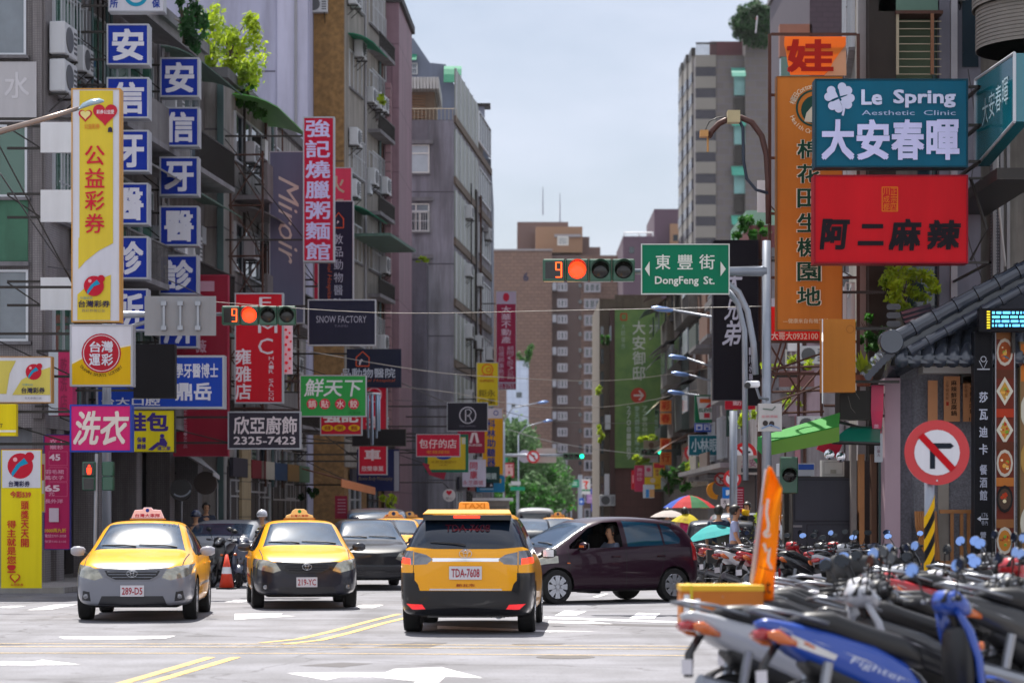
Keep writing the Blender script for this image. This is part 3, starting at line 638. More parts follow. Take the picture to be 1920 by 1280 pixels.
extra(b, 'stair_tower', STW, Wx(1396, Y), Wx(1500, Y), Y - 1.2, Y + 20, 0, z(62)); extra(b, 'roof_screen', M('maroon screen', '#5d333a', .7), Wx(1335, Y), Wx(1396, Y), Y + 3, Y + 4, z(104), z(70))
mb = MB()
for i in range(13): x = Wx(1306 + i * 3, Y); mb.bx(x, x + .08, Y + .3, Y + .4, z(104), z(81))
mb.bx(Wx(1305, Y), Wx(1343, Y), Y + .25, Y + .45, z(82), z(79)); mb.build('roof_railing', DARKM, b)
for k in range(4): f.awning(u(1370), u(1396), z(128 + k * 92), 2.0, 1.5, M('awning sea green', '#4aa08c', .5)); f.part('glazed_balcony', M('teal glass far', '#6c9c9c', .3, var=.3, scale=.5), (u(1376), u(1396), z(180 + k * 92), z(135 + k * 92), 0, .6)); f.part('balcony_box', DARKM, (u(1376), u(1396), z(215 + k * 92), z(185 + k * 92), 0, .5))
# right-hand row, from far to near
Y = 130; b = building('beige_building', 'narrow beige building with a big green billboard and brown base', [(Wx(1124, Y), Y), (Wx(1152, Y), Y), (12, Y), (12, Y + 12), (Wx(1124, Y), Y + 12)], 0, Zz(560, Y), M('beige render', '#64584b', .8, var=.15, streak=.5), None)
f = Fac(b, (Wx(1124, Y), Y), (12, Y)); u = lambda px: Wx(px, Y) - Wx(1124, Y); z = lambda py: Zz(py, Y)
f.part('base_wall', M('brown base tile', '#643f3a', .7, var=.06, tile=(.4, .4, '#573834', .02)), (u(1152), u(1240), 0, z(877), 0, .2))
f.part('steel_column', M('brown column', '#4b2f2c', .6), (u(1143), u(1153), 0, z(580), 0, .35))
for k in range(9): f.part('window', GLASS, (u(1126), u(1132), z(640 + k * 42), z(612 + k * 42), 0, .05))
f.part('window', CURT, (u(1142), u(1146), z(640), z(612), .35, .4)); f.part('window_box', ALU, (u(1134), u(1144), z(805), z(778), .0, .45)); f.part('cabinet', WHITE, (u(1133), u(1142), z(930), z(888), 0, .4))
f.part('parapet', M('beige render', '#a08f7c', .8), (u(1153), u(1240), z(570), z(552), -.4, -.2))
ac(f, u(1138), z(950), 'white air conditioner with round fan low on the beige building', .35)
b = building('patched_building', 'old patched grey facade crowded with awnings, plants and cables', [(8.1, 98), (12.8, 98), (12.8, 128), (8.1, 128)], 0, 12.2, M('sooty render', '#6e6660', .85, var=.2, streak=.6), None)
fs = Fac(b, (8.1, 128), (8.1, 98)); f = Fac(b, (8.1, 98), (20, 98)); rn = random.Random(11)
PANS = [M('patch a', '#8b8680', .8, var=.2, streak=.4), M('patch b', '#5b4a44', .8, var=.2), M('patch c', '#a39a8c', .8, var=.15, streak=.4), M('patch d', '#4d5a56', .7, var=.2), M('patch e', '#7c5a4c', .8, var=.2)]
for fl in range(4):
    for k in range(6):
        u0 = .6 + k * 4.9; z0 = 2.8 + fl * 2.45
        fs.part('patched_panel', rn.choice(PANS), (u0, u0 + 4.4, z0, z0 + 1.9, 0, rn.choice((.15, .5, .8))))
        fs.win(u0 + .4, u0 + rn.uniform(2, 4), z0 + .5, z0 + 1.6, rn.choice((GLASS, CURT, GLASSG)), None, 2, 0, False) if rn.random() < .3 else fs.part('window', rn.choice((GLASS, CURT)), (u0 + .5, u0 + 3.6, z0 + .6, z0 + 1.6, .78, .84))
        if rn.random() < .7: fs.awning(u0, u0 + 4.4, z0 + 2.2, rn.uniform(.9, 1.7), rn.uniform(.3, .7), rn.choice((M('awning rust', '#5b4238', .7, var=.3), M('corrugated grey', '#77767a', .6), M('awning cream', '#b3a88e', .7, var=.2), M('corrugated green', '#4d6a60', .6))))
b = building('dark_shop_building', 'grey lavender shop building behind the rusty sign lattice', [(7.75, 75), (24, 75), (24, 95), (7.75, 95)], 0, 9.6, M('lavender render', '#8d888e', .85, var=.2, streak=.75), CONC)
fs = Fac(b, (7.75, 95), (7.75, 75)); f = Fac(b, (7.75, 75), (24, 75)); u = lambda px: Wx(px, 75) - 7.75; z = lambda py: Zz(py, 75)
f.win(u(1472), u(1494), z(705), z(655), CURT, WF, 1); f.win(u(1530), u(1560), z(640), z(575), GLASS, WF, 1); f.balcony(u(1455), u(1520), z(728), .9, .5, M('brick balcony', '#6d4a48', .8, var=.2)); f.balcony(u(1440), u(1500), z(600), .9, .6, M('pale balcony', '#a39ca6', .8)); f.part('pale_wall', M('pink render', '#a894a0', .8, var=.1, streak=.4), (u(1478), u(1540), z(780), z(590), 0, .06)); f.part('pink_wall', M('pink tile far', '#9a6a74', .7), (u(1490), u(1500), z(960), z(780), 0, .1))
for fl in range(3):
    for k in range(3):
        u0 = .8 + k * 5.3; z0 = 3.6 + fl * 2.5; fs.win(u0, u0 + 2.6, z0, z0 + 1.5, rn.choice((GLASS, CURT)), None, 2, 8 if rn.random() < .5 else 0)
        if rn.random() < .5: fs.balcony(u0 - .3, u0 + 3.4, z0 - .6, .8, .8, rn.choice(PANS))
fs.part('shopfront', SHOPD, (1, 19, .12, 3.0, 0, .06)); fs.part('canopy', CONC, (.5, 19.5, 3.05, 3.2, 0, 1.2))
extra(b, 'roof_house', M('pale green tin', '#7fa894', .6, var=.1), 8.2, 12.0, 84, 90, 9.9, 12.2); extra(b, 'roof_house', M('maroon tin', '#6d3538', .6), 7.9, 10, 80, 83.5, 9.9, 11.2)
b = building('purple_tile_building', 'dark purple brick tiled building at the top right behind the torn banner', [(12.9, 104), (30, 104), (30, 120), (12.9, 120)], 0, 27, M('purple tile', '#43303c', .6, var=.1, tile=(.5, .22, '#33242e', .02)), CONC)
f = Fac(b, (12.9, 104), (30, 104)); f.part('pale_corner', M('blue white panel', '#a9b4cf', .5), (1.9, 2.6, 11, 26.9, 0, .2)); f.part('bay', M('terracotta bay', '#8c5a48', .7), (-1.3, .1, 21.4, 22.8, -.5, 0)); f.part('bay_window', GLASSG, (-1.25, .05, 19.9, 21.39, -.5, -.02))
# near right corner building above the restaurant
CRN = M('corner render', '#77726c', .85, var=.22, streak=.8); OLD = M('sooty column', '#2e2824', .9, var=.3, streak=.4)
Y = 46; b = building('corner_building', 'shaded corner building with barred green balcony above the tiled roof', [(6.64, Y), (24, Y), (24, 52), (7.3, 52)], 0, 16, CRN, CONC)
f = Fac(b, (6.64, Y), (24, Y)); u = lambda px: Wx(px, Y) - 6.64; z = lambda py: Zz(py, Y)
f.part('column', OLD, (u(1622), u(1672), 0, 15.9, 0, .5)); f.part('pipe_column', M('grey pipe column', '#8b8a8c', .7, streak=.3), (u(1606), u(1621), 0, 15.9, 0, .2))
f.part('balcony_back', M('green wall', '#4c5a44', .8, var=.15), (u(1674), u(1756), z(150), z(36), 0, .05)); f.part('awning_panel', M('dull green awning', '#4c6a5c', .6), (u(1640), u(1750), z(32), z(8), .4, .5))
f.part('balcony_slab', RUST, (u(1670), u(1758), z(38), z(32), 0, .6))
f.part('balcony_bars', M('bar beige', '#9a8f78', .6), *[(u(1674), u(1756), z(y + 1.5), z(y), .5, .53) for y in range(50, 150, 14)], (u(1672), u(1677), z(150), z(38), .48, .55)); f.part('balcony_post', M('rust post', '#7c5238', .7), (u(1735), u(1741), z(150), z(38), .55, .6))
f.part('grey_panel', M('slate panel', '#6d6c78', .7, streak=.3), (u(1756), u(1776), 3, 15.9, 0, .3), (u(1790), u(1835), 3, 15.9, 0, .2)); f.part('pale_post', M('pale post', '#97959a', .7), (u(1777), u(1789), 3, 15.9, 0, .35))
f.part('window', GLASS, (u(1800), u(1830), z(130), z(-20), .2, .24))
f.part('lower_wall', M('beige low', '#8e857a', .8, var=.12, streak=.4), (u(1612), u(1700), z(640), z(495), 0, .06)); f.part('window', GLASS, (u(1700), u(1790), z(620), z(500), 0, .05))
f.part('window', GLASS, (u(1720), u(1790), z(380), z(320), 0, .05)); f.part('conduit', M('grey pipe column', '#8b8a8c', .7), *[(u(x), u(x + 6), z(560), z(150), .1, .2) for x in (1858, 1872, 1884)])
f.part('tile_strip', M('white tile strip', '#9b9aa2', .6, tile=(.06, .06, '#55555c', .01)), (u(1857), u(1880), z(560), z(140), 0, .1))
fs = Fac(b, (7.3, 52), (6.64, Y))
for k in range(3): fs.win(1, 4, 4.5 + 3.2 * k, 6.2 + 3.2 * k, GLASS, None, 2, 8)
mb = MB()                                     # ribbed round balconies at the top right
for (cx_, cz, r, h) in ((1960, 45, 1.25, .95), (1990, -30, 1.6, .9)):
    for i in range(14): mb.lathe([(r, 0), (r, h / 14 * .75)], P(cx_, cz, 43.6) + Vector((0, 0, -h / 2 + i * h / 14)), 'z', 40)
    mb.lathe([(r * .55, 0), (r * .985, 0), (r * .985, h)], P(cx_, cz, 43.6) + Vector((0, 0, -h / 2)), 'z', 40)
mb.build('round_balcony', M('ribbed balcony', '#77716b', .7, var=.15), b)

# more machines, pipes, doors and meter boxes on the old fronts
def clutter(fs, name, u0, u1, cols, zs, seed):
    rn = random.Random(seed); ords = ('lowest', 'second', 'third', 'fourth', 'fifth', 'sixth')
    for i in range(cols):
        for k, z in enumerate(zs):
            if rn.random() < .72: ac(fs, u0 + (u1 - u0) * (i + .5) / cols + rn.uniform(-.3, .3), z + rn.uniform(-.15, .25), '%s air conditioner in column %s of the %s' % (ords[k], 'ABCDEF'[i] if False else ('nearest', 'next', 'middle', 'far', 'farthest')[i], name), .02, rn.uniform(.85, 1.1))
    for k in range(cols * 2): fs.pipe(u0 + (u1 - u0) * rn.random(), zs[0] - 1, zs[-1] + 2, rn.choice((.03, .045, .06)), rn.choice((None, DARKM, RUST, M('green pipe', '#3c5556', .6))))
    for k in range(cols * 2):
        u = u0 + (u1 - u0) * rn.random(); z = rn.choice(zs) + rn.uniform(-.6, .8); fs.part('meter_box', rn.choice((WHITE, ALU, CONC, DARKM)), (u, u + rn.uniform(.2, .5), z, z + rn.uniform(.25, .6), .0, .22))
def side_of(n):
    o = [q for q in bpy.data.objects if q.name == n][0]; return o
clutter(Fac(side_of('mosaic_tile_building'), (-9.92, 51), (-8.45, 65.98)), 'mosaic block side', .6, 14.4, 4, (4.9, 8.2, 11.4), 21)
clutter(Fac(side_of('concrete_block'), (-7.92, 66), (-6.86, 79.98)), 'concrete block side', .8, 13, 3, (3.4, 5.9, 8.8, 11.6), 22)
clutter(Fac(side_of('pebbledash_tower'), (-5.74, 82), (-4.75, 89.9)), 'brown tower side', 3.2, 7.6, 2, (4.6, 7.4, 10.3, 13.3, 16.2), 23)
clutter(Fac(side_of('grey_render_building'), (-2.44, 100), (-1.02, 115.9)), 'grey render block side', 2, 15, 3, (3.6, 6.4, 9.0, 11.6, 14.2), 24)
clutter(Fac(side_of('patched_building'), (8.1, 128), (8.1, 98)), 'patched facade', 2, 29, 5, (3.8, 6.3, 8.8, 11.0), 25)
clutter(Fac(side_of('corner_building'), (6.64, 46), (24, 46)), 'shaded corner building', .9, 4.6, 2, (8.6, 11.2, 14.2), 26)
clutter(Fac(side_of('dark_shop_building'), (7.75, 75), (24, 75)), 'lavender shop front', .5, 4, 2, (3.8, 6.2, 8.2), 27)
for n, a, b_, us in (('mosaic_tile_building', (-9.92 - 1.6, 51), (-8.45 - 1.6, 65.98), (1.6, 5, 8.4, 11.6)), ('concrete_block', (-7.92, 66), (-6.86, 79.98), (.6, 3.5, 5.0, 7.3, 9.6, 11.7)), ('pebbledash_tower', (-5.74, 82), (-4.75, 89.9), (.8, 4.2)), ('grey_render_building', (-2.44, 100), (-1.02, 115.9), (1, 5, 9))):
    q = Fac(side_of(n), a, b_)
    for k, u in enumerate(us): q.win(u, u + 2.0, .2, 2.55, (GLASS, CURT, GLASSG)[k % 3], (ALU, DARKM)[k % 2], 1, 0, False, name='shop_door', hbar=.8); q.part('shop_board', paint(('#3a3a44', '#7c2a34', '#b9b4a8', '#2c4a6c', '#8a6a3c', '#4a6a54')[k % 6]), (u - .1, u + 2.1, 2.62, 3.15, .06, .16))
# ---------------------------------------------------------------- signs of the left-hand row
FR = M('sign frame grey', '#a3a5ad', .45, .2, var=.08); WH = '#d6d6e2'
BLUE = '#10309c'
BL = [('安', 'topmost'), ('信', 'second'), ('牙', 'third'), ('醫', 'fourth'), ('診', 'fifth'), ('所', 'lowest')]
for i, ((ch, o), (y0, y1)) in enumerate(zip(BL, [(45, 122), (145, 222), (244, 322), (343, 421), (443, 523), (541, 620)])):
    x0 = 200 - (i > 2); x1 = 279 - (i > 2) - (i > 4)
    sign('%s box of the left column of blue one character signs' % o, (x0, y0, x1, y1), 53, BLUE, [('t', ch, x0 + 10, y0 + 9, x1 - 9, y1 - 8, WH, .045)], .45, FR, 3, group='blue dental sign boxes', arm='L')
for i, ((ch, o), (y0, y1)) in enumerate(zip(BL, [(108, 182), (201, 275), (294, 367), (386, 461), (478, 552), (588, 652)])):
    x0 = 300 - i // 2; x1 = 373 - i // 2
    sign('%s box of the right column of blue one character signs' % o, (x0, y0, x1, y1), 58, BLUE, [('t', ch, x0 + 9, y0 + 9, x1 - 9, y1 - 8, WH, .045)], .45, FR, 3, group='blue dental sign boxes', arm='L')
sign('white lightbox with blue ring cut by the top edge above the blue signs', (203, -60, 308, 22), 53, '#c9cad6', [('r', 255, -10, 19, 7, '#1f8fb0'), ('t', '所', 206, -1, 221, 15, '#1b3c98', .04), ('t', '保', 285, -1, 300, 15, '#1b3c98', .04), ('t', '健', 285, -24, 300, -8, '#1b3c98', .04), ('t', '診', 206, -24, 221, -8, '#1b3c98', .04)], .35, FR, 2, arm='L')
# lottery signs: red ball emblem with a blue band
def ball(cx, cy, r): return [('c', cx, cy, r, '#c01e36'), ('c', cx + r * .72, cy - r * .72, r * .36, '#c01e36'), ('p', [(cx - r * .62, cy + r * .86), (cx - r * .7, cy + r * .55), (cx - r * .3, cy - r * .1), (cx + r * .3, cy - r * .62), (cx + r * .62, cy - r * .2), (cx + r * .0, cy + r * .05), (cx - r * .35, cy + r * .5)], '#1d8fb8'), ('c', cx - r * .4, cy - r * .5, r * .17, '#e9aab0')]
def heart(cx, cy, w, col):
    pts = []
    for k in range(28):
        t = 2 * math.pi * k / 28; pts.append((cx + w / 32 * 16 * math.sin(t) ** 3, cy - w / 32 * (13 * math.cos(t) - 5 * math.cos(2 * t) - 2 * math.cos(3 * t) - math.cos(4 * t))))
    return ('p', pts, col)
YL = '#d9c13e'; RD = '#c02a3c'; NV = '#2c2a4c'
sign('tall yellow and white lottery sign with red vertical characters', (134, 166, 226, 604), 47, '#cfd0da',
     [('b', 149, 170, 212, 448, YL), ('p', [(147, 505), (160, 490), (185, 470), (212, 456), (212, 446), (147, 446)], YL), ('p', [(145, 600), (145, 552), (170, 530), (208, 515), (207, 600)], YL),
      heart(160, 216, 26, RD), heart(160, 215, 19, '#e2d58e'), heart(197, 213, 46, RD), ('t', '彩券公益愛', 181, 206, 214, 214, '#e8dfe0', .02), ('t', '公益彩券', 158, 232, 187, 242, '#d78a3a', .03), ('t', '☗', 202, 238, 211, 248, '#33304a', .02),
      ('v', '公益彩券', 159, 270, 196, 440, '#c8223a', .015, .86)] + ball(176, 536, 19) + [('t', '台灣彩券', 147, 563, 206, 576, NV, .03), ('t', '中國信託', 150, 556, 174, 561, '#2d8aa0', .01), ('t', '買彩券做公益', 153, 579, 197, 585, '#8a7f6a', 0)], .35, '#c9954a', 2.2, arm='L')
sign('square white and yellow sports betting sign with a red disc', (131, 608, 249, 724), 47, '#d3d4de',
     [('p', [(135, 721), (135, 682), (160, 668), (200, 655), (245, 646), (245, 721)], '#d8ae10'), ('l', [(135, 681), (160, 668), (200, 655), (245, 647)], 2.5, '#e9e3cc'), ('c', 190, 662, 37, '#b22034'), ('r', 190, 662, 33.5, 1.4, '#d9d0d6'),
      ('t', '台', 168, 640, 189, 660, WH, .03), ('t', '灣', 190, 639, 212, 660, WH, .03), ('t', '運', 167, 663, 188, 685, WH, .03), ('t', '彩', 190, 663, 212, 685, WH, .03), ('a', 'TAIWAN SPORTS LOTTERY', 190, 652, 51, 140, 42, 8.5, '#3c2c20')], .35, FR, 3, arm='L')
sign('wide pale yellow lottery sign at the left edge with a red ball', (-60, 668, 97, 755), 46.5, '#d0d1da',
     [('p', [(-56, 676), (30, 676), (18, 700), (12, 738), (-56, 738)], '#cdbf5e'), ('p', [(23, 740), (40, 712), (65, 698), (94, 688), (94, 740)], '#cdbf5e')] + ball(63, 697, 15) + [('t', '台灣彩券', 40, 726, 84, 737, NV, .03), ('t', '中國信託', 42, 719, 62, 723, '#2d8aa0', .01), ('t', '買彩券做公益', 46, 744, 78, 748, '#77758a', 0)], .25, '#b98c50', 1.6, arm_z=None)
sign('bright yellow sign with a white stripe cut by the left edge', (-70, 757, 30, 817), 46, '#e3cd18', [('b', -70, 806, 30, 810, '#e8e4d0'), ('t', 'ET', -3, 794, 5, 801, '#333028', .03)], .2)
b = sign('hanging white and yellow cloth lottery banner with red columns of text', (2, 843, 78, 1102), 46, '#e0cf1a', [('b', 4, 844, 76, 914, '#cfcfd8')] + ball(38, 873, 24) + [('t', '台灣彩券', 16, 901, 56, 912, NV, .03), ('t', '今彩539', 19, 920, 58, 933, '#c2403a', .05), ('v', '頭獎天天開', 39, 938, 54, 1026, '#c22a2e', .03, .9), ('v', '得主就是您!', 13, 974, 30, 1074, '#c22a2e', .03, .9), heart(28, 1083, 20, '#c23a2e'), heart(28, 1082, 14, '#e0cf1a'), ('t', '公益彩券', 20, 1093, 44, 1098, '#c23a2e', .02)], .04, cat='banner', name='banner')
MB().tube([P(1, 843, 46) + Vector((0, .05, 0)), P(79, 843, 46) + Vector((0, .05, 0))], .02, 6).build('rod', M('red rod', '#8a2030', .5), b); 
sign('narrow side banner hanging beside the cloth lottery banner', (72, 850, 84, 960), 46.6, '#b9a8a0', [('b', 73, 870, 83, 900, '#b04050'), ('b', 73, 900, 82, 925, '#cfcfd8'), ('b', 74, 925, 83, 958, '#d8c93a')], .05, cat='banner', name='banner')
for (y0, y1, o) in ((229, 286, 'upper'), (356, 416, 'middle'), (520, 581, 'lower')): sign('%s blank white board beside the tall lottery sign' % o, (76, y0, 136, y1), 48.5, '#d2d4d8', [], .1, None, group='blank white boards', arm='L')
sign('faded white panel with ghost lettering on the corner block wall', (-60, 116, 68, 228), 50.86, '#b6b4b8', [('t', '水', 8, 135, 55, 185, '#c9c7cc', .02)], .12)
sign('white edged pink sign tucked behind the sports betting sign', (92, 660, 136, 778), 50.2, '#b9305f', [('b', 91, 660, 109, 778, '#b9c0c8'), ('v', '乾洗店', 113, 668, 126, 770, '#8f2c50', .02)], .5, arm='L')
sign('tall magenta laundry price board with boxed prices', (82, 814, 132, 1030), 50.3, '#b0225a', [('o', 92, 846, 126, 872, 1, '#c9577f'), ('o', 92, 876, 126, 902, 1, '#c9577f'), ('o', 92, 904, 126, 930, 1, '#c9577f'), ('t', '衣 T', 93, 823, 119, 831, '#d592ae', .03), ('t', '襯衫', 93, 834, 119, 842, '#d592ae', .03), ('t', '45', 92, 851, 113, 863, '#dfc2d0', .05), ('t', '羽毛裙', 84, 880, 120, 888, '#d592ae', .03), ('t', '風衣子', 84, 891, 120, 899, '#d592ae', .03), ('t', '65', 83, 909, 112, 921, '#dfc2d0', .05), ('t', '元', 92, 921, 102, 929, '#d592ae', .03), ('t', '長外洋', 84, 935, 118, 943, '#d592ae', .03), ('b', 92, 952, 110, 978, '#c8b6c4'), ('t', '1000再九折', 84, 990, 124, 998, '#d5b030', .03), ('t', '電話2707-3008', 84, 1001, 124, 1007, '#d592ae', .02), ('t', '營業9:00-21:00', 84, 1012, 124, 1017, '#d592ae', .01)], .12, '#31307a', 1.5)
sign('hot pink laundry sign with slanted white characters and blue border', (131, 758, 247, 847), 46.3, '#d02a72', [('t', '洗', 137, 770, 189, 834, '#ddd2cc', .035, .25), ('t', '衣', 188, 770, 242, 834, '#ddd2cc', .035, .25)], .3, '#2b48a8', 3, arm='L')
sign('blank black signboard beside the sports betting sign', (250, 645, 328, 746), 50.4, '#17161a', [], .3, arm='L')
sign('blue dental clinic sign with two rows of white characters', (180, 666, 421, 766), 54, '#1a44ae', [('t', '學牙醫博士', 328, 681, 409, 708, WH, .03), ('t', '鼎岳', 328, 717, 397, 751, WH, .05), ('t', '台大口腔', 190, 745, 300, 760, WH, .03)], .4, FR, 4, arm='L')
sign('yellow shoe repair sign with purple characters and a seated cobbler', (247, 768, 328, 848), 52, '#d3c516', [('t', '鞋包', 233, 773, 316, 809, '#3b2a78', .06), ('t', '保養', 257, 819, 274, 829, '#3b2a78', .04), ('t', '維修', 257, 831, 274, 842, '#3b2a78', .04), ('t', '達工家', 295, 836, 320, 844, '#3b2a78', .03), ('c', 304, 817, 4, '#3b2a78'), ('p', [(300, 821), (308, 821), (314, 830), (312, 837), (298, 834)], '#3b2a78'), ('p', [(277, 843), (296, 828), (302, 831), (286, 844)], '#3b2a78')], .2, '#33302a', 1.5, arm='L')
sign('tall dark red beauty shop sign behind the blue dental sign', (325, 515, 428, 855), 59.5, '#8a1830', [('t', '薇', 365, 637, 387, 661, '#b58a9a', .03), ('t', '一', 372, 527, 402, 546, '#b58a9a', .06), ('v', '藥水·化妝品·保養品', 344, 764, 351, 840, '#b58a9a', 0)], .3, '#9a2a44', 2, arm='L')
sign('tall red hair salon sign with white letters', (440, 549, 531, 756), 60, '#cc0f26', [('t', 'E', 486, 557, 509, 577, '#e0d4dc', -.01), ('t', 'M', 484, 606, 520, 624, '#e0d4dc', -.01), ('t', 'C', 484, 634, 512, 664, '#e0d4dc', -.01), ('v', '雍雅店', 441, 652, 471, 750, '#e4d6de', .03, .92), ('v', 'HAIR SALON', 504, 667, 513, 751, '#e0ccd6', 0, .8)], .3, FR, 2.5, arm='L')
b = sign('white strip sign dotted with red spots', (531, 608, 548, 701), 61, '#d3d2dc', [('c', x, y, r, '#d0203a') for x, y, r in ((536, 618, 2.5), (543, 624, 2), (538, 632, 3), (545, 640, 2), (536, 646, 2.5), (542, 655, 3), (536, 664, 2), (544, 672, 2.5), (537, 680, 3), (543, 690, 2), (536, 695, 2.5))], .15)
sign('dark grey kitchen fittings sign with white characters and phone number', (427, 771, 564, 842), 58, '#36323e', [('t', '欣亞廚飾', 438, 780, 557, 814, '#dcd0d4', .03), ('t', '2325-7423', 438, 818, 554, 833, '#dcd0d4', .03)], .25, FR, 2.5, arm='L')
sign('tall slate grey sign with pale script running down it', (505, 284, 570, 606), 68, '#5c6078', [('t', 'Miroir', 522, 330, 560, 495, '#bdb6ae', -.012, .45, 90)], .3, FR, 1.6, arm='L')
sign('tall red barbecue restaurant sign with a column of white characters', (568, 219, 627, 491), 66, '#c4123a', [('v', '強記燒臘粥麵館', 573, 222, 619, 490, '#cfc4ee', .03, .86)], .35, FR, 2.5, arm='L')
sign('pinkish red sign showing behind the tall barbecue sign', (588, 314, 660, 562), 70.5, '#cc3a58', [('t', '火', 616, 330, 646, 362, '#b59a8a', .03), ('t', '鍋', 616, 372, 646, 402, '#b59a8a', .03)], .25, FR, 1.6, arm='L')
def house(x0, y0, x1, y1, c='#c8542e'):
    m = (x0 + x1) / 2; h = y0 + (y1 - y0) * .4
    return [('l', [(x0 + 2, y1), (x0 + 2, h), (m, y0), (x1 - 2, h), (x1 - 2, y1), (x0 + 2, y1)], 2.2, c), ('p', [(x0 + 7, y1 - 2), (x0 + 8, h + 6), (m - 2, h + 3), (m + 1, h + 6), (m - 3, h + 9), (m - 4, y1 - 2)], '#c8c0cc')]
sign('tall navy animal clinic sign with orange house emblem', (596, 376, 663, 566), 69, '#1b1d36', house(624, 399, 646, 427) + [('v', '敦品動物醫院', 626, 436, 643, 580, '#aab2c4', .01, .78), ('t', 'Animal Hospital', 612, 470, 622, 562, '#a8502e', 0, .2, 90)], .25, FR, 2, arm='L')
sign('navy snow ice shop sign with thin pale capitals', (577, 561, 705, 648), 64, '#1e1f36', [('t', 'SNOW FACTORY', 593, 592, 687, 605, '#a4a4b4', -.01), ('t', 'TAIPEI', 627, 609, 652, 613, '#6d6d80', 0)], .2, FR, 2.2, arm='L')
sign('wide navy animal clinic sign with orange house above the characters', (650, 654, 752, 726), 72, '#1b2138', house(666, 659, 694, 686) + [('t', '品動物醫院', 640, 690, 741, 708, '#b4bccc', .015), ('t', 'Animal Hospital', 662, 710, 741, 717, '#a8502e', .01, .2)], .25, arm='L')
it = [('l', [(571 + 9 * i + (4 if j % 2 else 0), 708 + 9 * j), (575 + 9 * i + (4 if j % 2 else 0), 713 + 9 * j), (571 + 9 * i + (4 if j % 2 else 0), 717 + 9 * j)], 1.8, '#1c6a34') for i in range(12) for j in range(8)]
mbq = [it]
sign('green dumpling shop sign with white brush characters and four red discs', (562, 703, 687, 781), 62, '#2f9a48', [('t', '鮮天下', 570, 710, 680, 743, '#cfd8da', .02, .15)] + sum([[('c', x, 757, 10, '#c8324a'), ('t', ch, x - 7, 750, x + 7, 764, '#e2d2cc', .02)] for x, ch in ((585, '鍋'), (609, '貼'), (638, '水'), (663, '餃'))], []) + [('t', '大安店', 653, 771, 676, 776, '#1c5a30', .01)], .25, FR, 1.8, arm='L')
sign('red sign with three yellow ovals under the green dumpling sign', (600, 772, 679, 816), 65, '#c02038', [('t', '強記', 606, 770, 672, 792, '#e0dce0', .05)] + sum([[('c', x, 802, 11, '#dcae18', 6), ('t', ch, x - 6, 798, x + 6, 806, '#a03a1c', .02)] for x, ch in ((614, '燒臘'), (637, '粥'), (664, '麵'))], []), .25, FR, 2.2, arm='L')
sign('tall red motorcycle shop sign behind the tube lamps', (672, 725, 726, 890), 74, '#c21c38', [('r', 702, 740, 13, 2.5, '#d8a0ac'), ('t', '機', 686, 780, 712, 802, '#dcc4cc', .04), ('t', '車', 683, 842, 714, 863, '#dccad2', .05), ('t', '欣榮車業', 678, 873, 719, 883, '#e2ced6', .02)], .3, FR, 1.8, arm='L')
sign('long black blank sign box below the tube lamps', (660, 804, 761, 836), 70, '#17161a', [], .3, DARKM, 1.5, arm='L')
sign('navy hanging sign with thin gold script near the street', (669, 842, 748, 920), 77, '#1b2450', [('t', 'Bonne Body Philosophy', 672, 893, 736, 902, '#8a7a60', -.01, .3), ('b', 739, 845, 748, 920, '#8d8f9a')], .4, arm='L')
# tube lamps hanging in a ring
r = thing('tube_lamp_cluster', 'ring of vertical silver tubes hanging before the red motorcycle sign', 'hanging lamp', P(700, 735, 68))
TUB = M('silver tube', '#8fa0b4', .25, .6, var=.05)
for i in range(7): a = R(i * 51 + 10); p = P(700, 738, 68) + Vector((.17 * math.cos(a), .17 * math.sin(a), 0)); MB().tube([p, p - Vector((0, 0, 1.05 + .2 * (i % 3)))], .035, 8).build('tube', TUB, r, True)
mb = MB(); mb.tube([P(700, 738, 68) + Vector((.18 * math.cos(R(k * 30)), .18 * math.sin(R(k * 30)), 0)) for k in range(13)], .03, 6); mb.build('ring', ALU, r)
mb = MB(); mb.tube([P(700, 735, 68), Vector((XL(68), 68, P(0, 735, 68).z))], .025, 6); mb.build('bracket', DARKM, r)
sign('black sign with a white monogram in a ring', (838, 754, 915, 808), 86, '#24222e', [('r', 877, 778, 15, 1.8, '#c4c0cc'), ('l', [(873, 790), (873, 768), (880, 767), (884, 772), (880, 778), (874, 779), (880, 780), (885, 790)], 1.8, '#c4c0cc'), ('t', 'PURE HAPPINESS', 862, 797, 892, 800, '#77758a', 0)], .2, FR, 1.3, arm=-5.0)
sign('red hanging sign with a row of white characters and yellow small print', (780, 813, 863, 856), 82, '#c41c3c', [('t', '包仔的店', 786, 823, 856, 840, '#e0c8c8', .02), ('t', '老麵饅頭', 799, 844, 843, 850, '#d8902a', .01)], .2, FR, 1.5, arm='L')
sign('yellow bank style sign in a green frame behind the red hanging sign', (797, 814, 878, 885), 84.5, '#cdb22a', [('b', 866, 820, 874, 832, '#ccc8b4'), ('c', 832, 856, 14, '#2c3f9a', 5), ('t', '永豐商業銀行', 808, 863, 856, 868, '#a07a20', .01), ('t', '24HR', 822, 870, 838, 873, '#a07a20', 0)], .2, '#1c6a50', 5, arm='L')
sign('maroon burger sign with a white arch emblem', (858, 808, 909, 849), 90, '#952040', [('l', [(882, 830), (887, 812), (892, 812), (896, 830)], 5, '#dccfd4'), ('t', 'BURGER', 879, 832, 904, 836, '#dccfd4', .02)], .2, arm='L')
sign('white pharmacy style sign with two red characters', (867, 861, 911, 912), 87, '#c2bed4', [('t', '同', 881, 866, 895, 880, '#c02c48', .02), ('t', '康', 881, 882, 895, 897, '#c02c48', .02), ('t', '永芝藥號', 868, 900, 906, 909, '#b04a60', .01)], .2)
